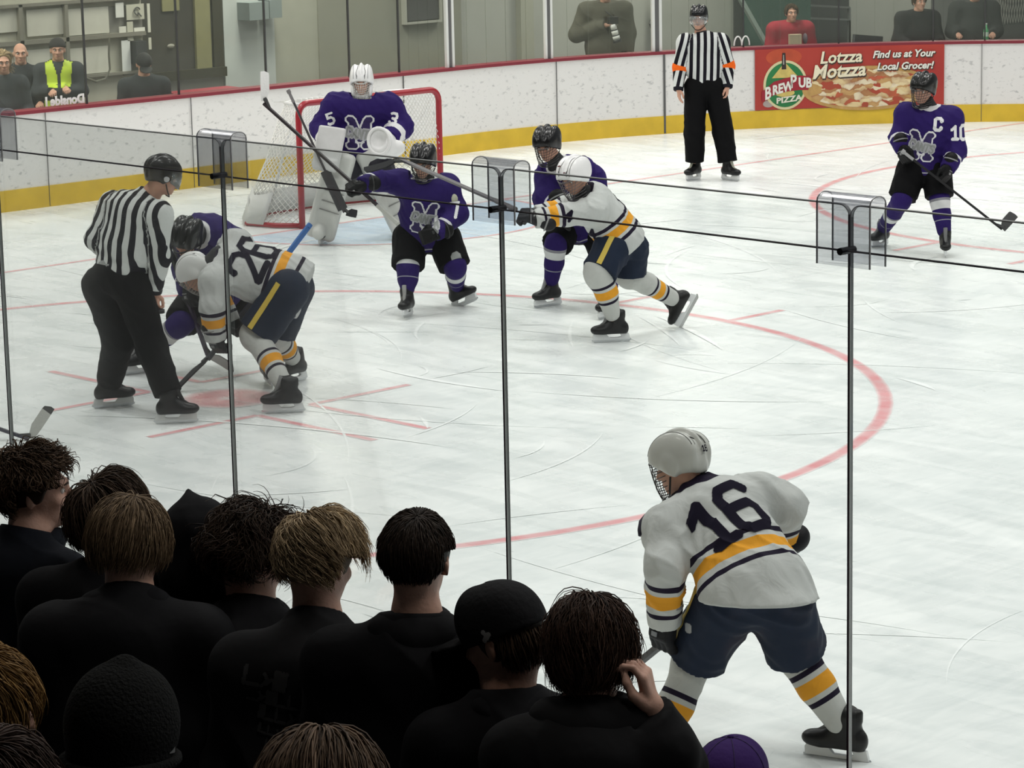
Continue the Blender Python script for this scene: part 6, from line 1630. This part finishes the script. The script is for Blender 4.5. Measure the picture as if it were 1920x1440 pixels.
def legs(t, j, m_=None):
    pants(t, j, m_ or mat('jeans_dark', (.006, .007, .011), .85), h=.018, r=(.10, .085, .07), waist=.135, knee=1.85, name='trousers')
    m = MB()
    for a in (j.al, j.ar):
        d = nz(j.gl * V(1, 1, 0)); m.tube([a - d * .06 + V(0, 0, -.03), a + V(0, 0, -.03), a + d * .12 + V(0, 0, -.045), a + d * .19 + V(0, 0, -.052)], [.042, .05, .045, .03], 10)
        m.build('shoe', mat('shoe_dark', (.01, .01, .01), .6), t, True); m = MB()
def spectator(label, c, face, floor, m_, hairkw=None, hood=1.0, yawb=None, lean=0.0, sh=.19, s=1.0, group=None, name='hoodie', detail=False, jmod=None, hh=.009, skinm=None, bh=.010, gar=None, neck=.122):
    t = thing('person', label, 'person', (c[0], c[1], floor), group)
    j = std_body(c, face, floor, yawb=yawb, lean=lean, sh=sh, neck=neck)
    if jmod: jmod(j)
    body(t, j, h=bh, s=s, skin_m=skinm or sk, detail=detail)
    g = garment(t, j, m_, name, h=hh, hood=hood, **(gar or {})); legs(t, j)
    if hairkw: hair(t, c, face, j.u, **dict(dict(s=s), **hairkw))
    return t, j, g

BRN = ((.016, .010, .006), (.13, .08, .048))
DRK = ((.006, .0045, .004), (.030, .020, .014))
BLD = ((.030, .019, .009), (.27, .19, .10))
DBL = ((.025, .016, .009), (.15, .10, .055))

spectator('young man with brown curly hair seen in profile at the left edge, dark jacket', V(14.163, -13.760, 1.882), V(0.556, 0.811, -0.050), Z1, blue_black,
          dict(mname='hair_curly_brown', dark=BRN[0], light=BRN[1], n=2800, length=.060, curl=.009, cfreq=110, lift=.026, grav=.1, wild=.5, seed=1, front=.55, low=-.25, lowback=-.55, whorl=(0, -.3, .95), rad=.0024, cap=.012, ears=True), hood=None, name='jacket', yawb=V(-0.197, 0.951, 0.000), detail=True, lean=.02, gar=dict(sz=(.18, .13)))
t_ = [o for o in C.objects if o.name.startswith('person')][-1]
m = MB(); M = frame(V(-0.126, 0.952, 0.000), V(0, 0, 1)); c = V(14.163, -13.760, 1.882) - V(0, 0, .155)
m.tube([c + M @ V(.085 * math.cos(a), .080 * math.sin(a) - .03, .012 * math.sin(a)) for a in np.linspace(-4.2, 1.0, 14)], .034, 8)
m.build('collar', blue_black, bpy.data.objects[t_.name], True)
spectator('dark straight-haired young man behind the profile one, ruffled at the crown', V(14.611, -13.799, 1.874), V(-0.161, 0.916, -0.150), Z1, black,
          dict(mname='hair_dark_straight', dark=(.012, .008, .006), light=(.11, .07, .045), n=3400, length=.12, curl=.003, lift=.026, grav=.35, wild=.16, seed=2, front=.5, low=-.75, whorl=(-.2, -.55, .8), rad=.0018, cap=.010), hood=.8, yawb=V(-0.511, 0.767, 0.000))
spectator('young man with light brown bowl-cut hair in a black hoodie, third from the left', V(15.143, -14.111, 1.948), V(-0.280, 0.892, -0.280), Z1, black,
          dict(mname='hair_light_brown', dark=(.04, .025, .014), light=(.30, .21, .125), n=4400, length=.100, curl=.003, lift=.016, grav=.75, wild=.13, seed=3, front=.6, low=-.3, whorl=(.1, -.1, .98), rad=.0018, cap=.012), hood=1.05, lean=.05, yawb=V(-0.652, 0.764, 0.000), sh=.21, gar=dict(sz=(.215, .14), wst=(.22, .15)))
def hooded():
    c = V(15.034, -13.791, 1.873); fc = V(-0.406, 0.805, -0.200)
    t, j, g = spectator('person with a pointed black hood pulled up over the head', c, fc, Z1, black, None, hood=None, yawb=V(-0.652, 0.764, 0.000))
    M = frame(fc, V(0, 0, 1)); L = lambda x, y, z: c + M @ V(x, y, z)
    pr = [Ell(L(0, -.02, .02), M, V(.103, .125, .118)), Cone(L(-.005, -.05, .085), L(-.03, -.03, .15), .045, .008, .03), Cone(L(0, -.04, -.08), j.nk, .10, .115), Cone(L(-.08, .0, .0), L(-.10, -.01, -.09), .03, .05)]
    sdf_obj('hood', Field(pr, .03, carve=[(Ell(L(0, .11, -.01), M, V(.07, .08, .09)), .01)], fold=.0035, fs=30), .008, black, t)
hooded()
spectator('young man with messy dark curls next to the blond, cheek just visible', V(15.260, -13.772, 1.871), V(0.065, 0.935, -0.380), Z1, black,
          dict(mname='hair_messy_dark', dark=(.01, .007, .005), light=(.08, .05, .034), n=3200, length=.095, curl=.009, cfreq=75, lift=.034, grav=.05, wild=.42, seed=5, front=.6, low=-.55, whorl=(.2, -.1, .95), rad=.0020, cap=.014), hood=.9, lean=.04, yawb=V(-0.583, 0.837, 0.000), neck=.128)
def blond():
    def jm(j): pass
    t, j, g = spectator('blond young man with windswept hair in a dark printed T-shirt', V(15.735, -13.927, 1.964), V(-0.246, 0.928, -0.280), Z1, char,
          dict(mname='hair_blond', dark=(.07, .045, .025), light=(.66, .50, .30), n=4400, length=.095, curl=.004, lift=.024, grav=.30, wild=.2, seed=6, front=.55, low=-.30, whorl=(-.35, -.25, .9), rad=.0018, blow=(1.1, .25, .1), cap=.011, ears=True, taper=.6), hood=None, name='tshirt', lean=.05, yawb=V(-0.618, 0.801, 0.000), neck=.138, gar=dict(sz=(.185, .125)), sh=.185)
    o, f, (S, ax, N) = g
    pm = mat('print_grey', (.030, .030, .031), .9, var=.4, vscale=60)
    gl = ('I', 'I', 'dash', 'I', 'mark', 'I', 'I', 'dash', 'I')
    for i, (k, n_, sz, dz, dx) in enumerate(((0, 7, .050, .04, -.085), (2, 11, .036, -.015, -.05), (1, 11, .036, -.06, -.04), (3, 15, .024, -.105, -.035), (0, 15, .020, -.14, -.03), (4, 13, .020, -.17, -.03))):
        number(o, [gl[(k + q * 2) % 9] for q in range(n_)], j.ch + ax * (dz - .03) + S * (dx - .02), S - ax * .12, ax, sz, sz * .11, f, pm, .003, .1, .25, name='shirt_print')
blond()
def darkhair():
    t, j, g = spectator('young man with neat short dark hair and both ears showing, black hoodie', V(16.141, -13.937, 2.046), V(-0.533, 0.816, -0.120), Z1, black,
          dict(mname='hair_short_dark', dark=(.008, .006, .005), light=(.05, .034, .024), n=4200, length=.055, curl=.0015, lift=.010, grav=.7, wild=.1, seed=7, front=.5, low=-.35, lowback=-.62, whorl=(.15, -.35, .9), rad=.0018, cap=.009, ears=True, taper=.35, s=.96), hood=1.0, sh=.205, yawb=V(-0.639, 0.779, 0.000), neck=.14, gar=dict(sz=(.20, .13), wst=(.2, .14)))
    o, f, (S, ax, N) = g
darkhair()
def capman():
    c = V(16.475, -13.951, 1.902); fc = V(-0.972, -0.176, -0.320)
    t, j, g = spectator('person in a black baseball cap turned to the left with a pearl earring', c, fc, Z1, black,
          dict(mname='hair_brown_long', dark=BRN[0], light=(.085, .052, .032), n=1200, length=.09, curl=.003, lift=.010, grav=.9, wild=.1, seed=8, front=.2, low=-.7, top=-.05, whorl=(0, -.3, .9), rad=.0022, cap=.002), hood=.9, sh=.18, yawb=V(-0.860, 0.548, 0.000), skinm=skin('skin_shaded', (.34, .19, .135)), detail=True)  # darker skin colour stands in for shade on the face under the cap
    M = frame(fc, V(0, 0, 1)); L = lambda x, y, z: c + M @ V(x, y, z)
    cap = Field([Ell(L(0, -.012, .035), M, V(.096, .118, .108)), Ell(L(0, -.005, .068), M, V(.086, .106, .082)), Ell(L(0, .055, .06), M, V(.08, .055, .085))], .02, cut=[(L(0, 0, .012), M @ nz(V(0, -.12, -1)), .006)], carve=[(Ell(L(0, -.01, -.01), M, V(.083, .10, .09)), .01)])
    cm = mat('cap_black', (.006, .006, .007), .8, bump=.15, bscale=60, spec=.15)
    cp = sdf_obj('baseball_cap', cap, .006, cm, t)
    m = MB(); vs = []; n = 14
    br = Field([Ell(L(0, .135, .012), M, V(.075, .085, .012)), Ell(L(0, .12, .016), M, V(.08, .06, .012))], .01, carve=[(Ell(L(0, -.012, .0), M, V(.094, .112, .1)), .004)])
    sdf_obj('brim', br, .006, cm, cp)
    m = MB(); m.tube([L(0, 0, .146), L(0, 0, .152)], .009, 8); m.build('button', cm, cp, True)
    cs = Field([Ell(L(0, -.012, .035), M, V(.098, .120, .110)), Ell(L(0, .055, .06), M, V(.08, .055, .085))], .02)
    lg = mat('cap_logo', (.22, .22, .22), .7)
    number(cp, ('ring',), L(-.045, .10, .060) , M @ nz(V(.9, .42, 0)), V(0, 0, 1), .055, .003, cs, mat('cap_ring', (.12, .12, .125), .7), .0025, name='cap_logo')
    number(cp, ('mark',), L(-.09, -.03, .035), M @ nz(V(.15, 1, 0)) * -1, V(0, 0, 1), .03, .006, cs, lg, .0025, name='cap_script')
    m2 = MB(); m2.ball(L(.088, -.004, -.048), .007, 8); m2.build('earring', mat('pearl', (.6, .6, .58), .2), t, True)
capman()
def wavy():
    c = V(16.832, -14.011, 1.965); fc = V(-0.595, 0.709, -0.300)
    def jm(j):
        j['er'] = V(17.002, -13.892, 1.676); j['wr'] = V(16.995, -13.971, 1.843); j['gr'] = V(-0.153, -0.130, 1.000); j['pr'] = V(-0.838, -0.513, 0.100); j['cr'] = .62
    t, j, g = spectator('person with wavy dark hair lifting the right hand to the ear, black hoodie', c, fc, Z1 + .05, mat('cloth_washed', (.0075, .0075, .0082), .85, bump=.35, bscale=9, spec=.12),
          dict(mname='hair_wavy', dark=(.010, .006, .004), light=(.09, .05, .034), s=.96, n=4600, length=.14, curl=.007, cfreq=60, lift=.015, grav=.75, wild=.22, seed=9, front=.6, low=-.9, whorl=(0, .0, 1), rad=.0018, cap=.012), hood=1.15, sh=.168, yawb=V(-0.687, 0.728, 0.000), jmod=jm, bh=.0055, lean=.03, gar=dict(sz=(.19, .135), wst=(.21, .15)))
wavy()
def beanie():
    c = V(17.253, -15.667, 2.270); fc = V(-0.393, 0.862, -0.200)
    t, j, g = spectator('person in a charcoal knitted beanie in the nearest row, bottom left', c, fc, Z2, black, None, hood=None, name='jacket', yawb=V(-0.583, 0.837, 0.000), bh=.008)
    M = frame(fc, V(0, 0, 1)); L = lambda x, y, z: c + M @ V(x, y, z)
    pr = [Ell(L(0, -.012, .015), M, V(.100, .120, .108)), Cone(L(.0, -.02, .08), L(.004, -.02, .114), .05, .016), Cone(L(0, -.02, -.06), L(0, -.01, -.02), .094, .099)]
    km = mat('beanie_knit', (.0085, .0088, .0085), .95, bump=.6, bscale=160, spec=.1)
    b = sdf_obj('beanie', Field(pr, .03, cut=[(L(0, 0, -.085), M @ nz(V(0, .2, -1)), .01)]), .006, km, t)
    m = MB(); m.tube([L(.101 * math.cos(a), -.012 + .118 * math.sin(a), -.062 + .012 * math.sin(a)) for a in np.linspace(0, 2 * math.pi, 26)[:-1]], .011, 8, closed=True); m.build('cuff_band', km, b, True)
    m = MB(); m.obox(L(.098, .004, -.028), M, V(.002, .010, .014)); m.build('brand_tab', mat('tab_grey', (.08, .08, .078), .5), b)
beanie()
spectator('child with ginger hair and navy top at the left edge, cut off by the frame', V(17.151, -15.918, 2.331), V(0.158, 0.887, -0.200), Z2, mat('cloth_navy', (.008, .012, .022), .8, bump=.3, bscale=9, spec=.15),
          dict(mname='hair_ginger', dark=(.06, .030, .010), light=(.42, .25, .09), n=1800, length=.09, curl=.003, lift=.02, grav=.5, wild=.2, seed=11, front=.5, low=-.5, rad=.0022, cap=.008), hood=None, name='sweater', yawb=V(-0.231, 0.915, 0.000), s=.92, sh=.165)
spectator('person with brown hair at the very bottom left corner, only the crown showing', V(17.809, -16.315, 2.402), V(-0.511, 0.767, -0.200), Z2, black,
          dict(mname='hair_corner', dark=(.014, .009, .008), light=(.10, .065, .05), n=1800, length=.1, curl=.002, lift=.018, grav=.6, wild=.12, seed=12, front=.5, low=-.6, rad=.002, cap=.008), hood=.8)
spectator('person with parted brown hair at the bottom centre, only the crown showing', V(17.887, -15.729, 2.283), V(-0.629, 0.673, -0.250), Z2, black,
          dict(mname='hair_parted', dark=(.018, .011, .007), light=(.22, .15, .10), n=3800, length=.16, curl=.002, lift=.018, grav=.8, wild=.09, seed=13, front=.6, low=-.8, whorl=(0, .25, .97), rad=.0022, cap=.008), hood=.8)
def purple_cap():
    c = V(16.963, -13.658, 1.555); fc = V(-0.371, 0.841, -0.100)
    t, j, g = spectator('short spectator in a purple baseball cap at the bottom edge below white number 16', c, fc, Z1, black,
          dict(mname='hair_undercap', dark=BRN[0], light=BRN[1], n=500, length=.06, lift=.006, low=-.5, top=-.1, front=.2, seed=14, cap=.002, rad=.002), hood=.8, sh=.17, s=.95)
    M = frame(fc, V(0, 0, 1)); L = lambda x, y, z: c + M @ V(x, y, z)
    pm = mat('cap_purple', (.040, .014, .110), .8, bump=.1, bscale=60, spec=.15)
    cap = Field([Ell(L(0, -.012, .03), M, V(.092, .115, .100)), Ell(L(0, .045, .045), M, V(.078, .062, .080))], .02, cut=[(L(0, 0, .004), M @ nz(V(0, -.1, -1)), .006)])
    cp = sdf_obj('baseball_cap', cap, .006, pm, t)
    br = Field([Ell(L(0, .135, .006), M, V(.075, .08, .012))], .01); sdf_obj('brim', br, .006, pm, cp)
    m = MB(); m.ball(L(0, -.012, .132), V(.009, .009, .005), 8); m.build('button', pm, cp, True)
    m = MB()
    for a in np.linspace(0, math.pi, 4)[:-1]:
        m.tube([L(.093 * math.cos(a) * math.sin(b_), -.012 + .116 * math.sin(a) * math.sin(b_), .03 + .101 * math.cos(b_)) for b_ in np.linspace(-1.3, 1.3, 13)], .0012, 4)
    m.build('panel_seam', mat('cap_purple_seam', (.022, .008, .065), .8), cp, True)
purple_cap()

# ---- onlookers behind the end glass
def onlooker(label, c, face, m_, hairkw=None, arms='down', gar=None, skinm=None, sh=.19, floor=0.0, name='jacket', hood=None, jmod=None, bh=.009, detail=True):
    t = thing('person', label, 'person', (c[0], c[1], floor))
    j = std_body(c, face, floor, sh=sh)
    r = np.cross(nz(face * V(1, 1, 0)), V(0, 0, 1))
    fw = nz(face * V(1, 1, 0))
    if arms == 'crossed':
        j['el'] = j.sl - V(0, 0, .24) - r * .06 + fw * .04; j['er'] = j.sr - V(0, 0, .24) + r * .06 + fw * .04
        mid = lerp(j.el, j.er, .5) + fw * .20 + V(0, 0, .02)
        j['wl'] = mid + r * .07; j['wr'] = mid - r * .07 + V(0, 0, .03)
    if jmod: jmod(j, r, fw)
    body(t, j, h=bh, skin_m=skinm or skin(), detail=detail)
    g = garment(t, j, m_, name, h=.011, hood=hood, **(gar or {})); legs(t, j)
    if hairkw: hair(t, c, face, j.u, **hairkw)
    return t, j, g
dark_coat = mat('coat_slate', (.035, .038, .042), .85, bump=.3, bscale=9, spec=.15)
VW = V(0.756, -0.656, -0.050)
hs = dict(n=700, lift=.012, length=.05, grav=.6, wild=.15, rad=.0035, low=-.4)
onlooker('bald bearded onlooker in a dark top behind the glass, second from the left', V(-5.945, -0.125, 1.412), V(0.860, -0.548, -0.050), dark_coat, None, gar=dict(sz=(.19, .13)))
t, j, g = onlooker('blonde onlooker at the left edge behind the glass holding something pale', V(-4.987, -1.004, 1.415), V(0.929, -0.476, -0.100), mat('coat_grey_blue', (.05, .055, .06), .85, spec=.15),
         dict(hs, mname='hair_blonde_far', dark=(.25, .17, .08), light=(.55, .42, .26), length=.26, low=-.8, grav=.7, front=-.15, whorl=(0, .75, .65), seed=21))
def vest():
    t, j, (o, f, (S, ax, N)) = onlooker('onlooker in a yellow high-visibility vest with folded arms and a dark knitted hat', V(-5.563, 0.128, 1.453), V(0.825, -0.584, -0.080), mat('sweater_slate', (.045, .05, .055), .85, spec=.15), None, arms='crossed', sh=.20, gar=dict(sz=(.195, .14), wst=(.19, .15)))
    c = j.hd; M = frame(j.f, V(0, 0, 1))
    sdf_obj('knitted_hat', Field([Ell(c + M @ V(0, -.015, .04), M, V(.098, .118, .105))], .02, cut=[(c + V(0, 0, .03), M @ nz(V(0, .25, -1)), .01)]), .008, mat('hat_dark', (.02, .018, .018), .9), t)
    hv = mat('vest_yellow', (.52, .68, .03), .6, bump=.1, bscale=10)
    for sg in (-1, 1):
        decal('vest_panel', lambda x, y, sg=sg: (x * sg > .015 + .30 * np.maximum(0, y - .12)) & (x * sg < .13 + .10 * y) & (y < .36), j.ch - ax * .16, -S, ax, .30, .37, .012, f, hv, t, .012, -.15, 0)
    decal('vest_hem', lambda x, y: (y < .22), j.pv - ax * .10, -S, ax, .36, .24, .014, f, mat('vest_yellow_low', (.42, .56, .06), .6), t, .02, -.18, 0)
vest()
def capdark():
    t, j, g = onlooker('onlooker in a black cap looking down, dark fleece, left of the goal', V(-4.884, 0.837, 1.262), V(0.786, -0.408, -0.550), mat('fleece_slate', (.04, .044, .048), .9, spec=.15), None, sh=.215, gar=dict(sz=(.215, .15), wst=(.22, .16)), floor=-.18)
    c = j.hd; M = frame(j.f, V(0, 0, 1)); L = lambda x, y, z: c + M @ V(x, y, z)
    cp = sdf_obj('baseball_cap', Field([Ell(L(0, -.012, .04), M, V(.096, .116, .10))], .02, cut=[(L(0, 0, .03), M @ nz(V(0, .1, -1)), .01)]), .008, mat('cap_black_far', (.008, .008, .009), .8), t)
    sdf_obj('brim', Field([Ell(L(0, .13, .035), M, V(.075, .08, .012))], .01), .008, mat('cap_black_far', (.008, .008, .009)), cp)
capdark()
def photographer():
    def jm(j, r, fw):
        j['er'] = j.sr + r * .14 - V(0, 0, .30) + fw * .02; j['wr'] = j.ch + fw * .20 - V(0, 0, .16) + r * .02; j['gr'] = nz(-r + V(0, 0, .1)); j['pr'] = V(0, 0, -1) - fw * .3
        j['el'] = j.sl - r * .06 - V(0, 0, .30); j['wl'] = j.sl - r * .05 - V(0, 0, .54) + fw * .08; j['gl'] = V(0, 0, -1) + fw * .3; j['pl'] = r
    t, j, g = onlooker('photographer in an olive jacket behind the glass, right of the goal', V(-4.138, 7.681, 1.729), V(0.756, -0.656, -0.120), mat('jacket_olive', (.105, .10, .078), .85, bump=.3, bscale=8, spec=.15), dict(hs, mname='hair_grey', dark=(.1, .1, .1), light=(.3, .3, .28), seed=23), sh=.24, jmod=jm, gar=dict(sz=(.25, .17), wst=(.26, .19), slv=(.115, .10, .07), hem=.12), floor=-.05)
    fw = nz(j.f * V(1, 1, 0)); r = np.cross(fw, V(0, 0, 1)); a = j.wr + fw * .10 - r * .09 + V(0, 0, .02); d = nz(V(0, 0, -1) + V(0.173, 0.180, 0.000))
    cam_ = thing('camera_lens', 'camera with long white banded lens hanging from the photographer in olive', 'camera', a)
    m = MB(); m.obox(a + V(0, 0, .05), frame(fw, V(0, 0, 1)), V(.07, .035, .045)); m.build('camera_body', mat('camera_black', (.015, .015, .015), .4), cam_)
    for k, (l0, l1, rr, col) in enumerate(((0, .07, .042, (.75, .75, .72)), (.07, .085, .043, (.02, .02, .02)), (.085, .14, .044, (.75, .75, .72)), (.14, .155, .045, (.02, .02, .02)), (.155, .20, .047, (.75, .75, .72)), (.20, .24, .055, (.03, .03, .03)))):
        m = MB(); m.tube([a + d * l0, a + d * l1], rr, 14); m.build('lens_ring' if col[0] < .1 else 'lens_barrel', mat('lens_%.2f' % col[0], col, .4), cam_, True)
    m = MB(); m.tube([a + V(0, 0, .09), j.nk + fw * .12 + r * .02 - V(0, 0, .1), j.nk + fw * .05 + r * .09], .008, 5); m.build('strap', mat('camera_black', (.015, .015, .015)), cam_, True)
photographer()
def redman():
    t, j, g = onlooker('onlooker in a red jacket holding a paper bag behind the advert', V(-5.015, 12.401, 1.148), V(0.825, -0.584, 0.000), mat('jacket_red', (.26, .022, .035), .8, bump=.3, bscale=9, spec=.15), dict(hs, mname='hair_brown_far', dark=(.03, .02, .012), light=(.11, .07, .04), seed=24), sh=.235, gar=dict(sz=(.24, .16), wst=(.25, .18), slv=(.11, .10, .07)), floor=-.5)
    fw = nz(j.f * V(1, 1, 0)); c = j.ch + fw * .26 - V(0, 0, .24)
    m = MB(); m.obox(c, frame(fw, V(0, 0, 1)), V(.085, .05, .20)); m.obox(c + V(0, 0, .2), frame(fw, V(0, 0, 1)), V(.087, .052, .008)); tag(m.build('paper_bag', mat('paper_tan', (.42, .34, .23), .8, bump=.3, bscale=12), None), 'tan paper bag held up by the onlooker in red', 'bag')
    m = MB(); m.ball(j.ch + fw * .2 + V(0.111, 0.115, -0.100), V(.05, .02, .08), 8); m.build('jacket_patch', mat('patch_dark', (.10, .07, .09), .6), t, True)
redman()
onlooker('onlooker in a dark jacket above the right half of the advert', V(-3.128, 12.924, 1.334), V(0.929, -0.476, 0.000), mat('jacket_black_far', (.022, .023, .024), .85, spec=.15), dict(hs, mname='hair_brown_far', dark=(.03, .02, .012), light=(.11, .07, .04), seed=25), sh=.225, gar=dict(sz=(.24, .16), wst=(.25, .18), slv=(.11, .10, .07)), floor=-.35)
t, j, g = onlooker('onlooker in a dark grey fleece holding a green bottle, far right behind the glass', V(-2.593, 13.481, 1.451), V(0.652, -0.764, 0.000), mat('fleece_grey_far', (.040, .044, .043), .85, spec=.15), dict(hs, mname='hair_brown_far', dark=(.03, .02, .012), light=(.11, .07, .04), seed=26), sh=.235, gar=dict(sz=(.25, .17), wst=(.26, .19), slv=(.115, .105, .07)), floor=-.35)
bt = V(-2.269, 13.313, 0.927)
b_ = thing('bottle', 'green bottle held low by the onlooker in grey fleece at far right', 'bottle', bt - V(0, 0, .1))
m = MB(); m.tube([bt - V(0, 0, .11), bt + V(0, 0, .03), bt + V(0, 0, .06), bt + V(0, 0, .10)], [.036, .036, .018, .015], 12); m.build('bottle_body', mat('bottle_green', (.10, .38, .16), .2), b_, True)
m = MB(); m.tube([bt + V(0, 0, .10), bt + V(0, 0, .12)], .017, 10); m.build('bottle_cap', mat('bottle_cap', (.6, .65, .6), .4), b_, True)
m = MB(); m.tube([bt - V(0, 0, .06), bt + V(0, 0, .0)], .0368, 12, cap=False); m.build('bottle_label', mat('bottle_label', (.5, .6, .5), .5), b_, True)

for x in (6, 12, 18, 24): area('head_fill', (x, -14.4, 7.2), 1.6, .6, 34, (1, .95, .88), spread=150)  # unseen fill lamps added to brighten the tops of the spectators' heads
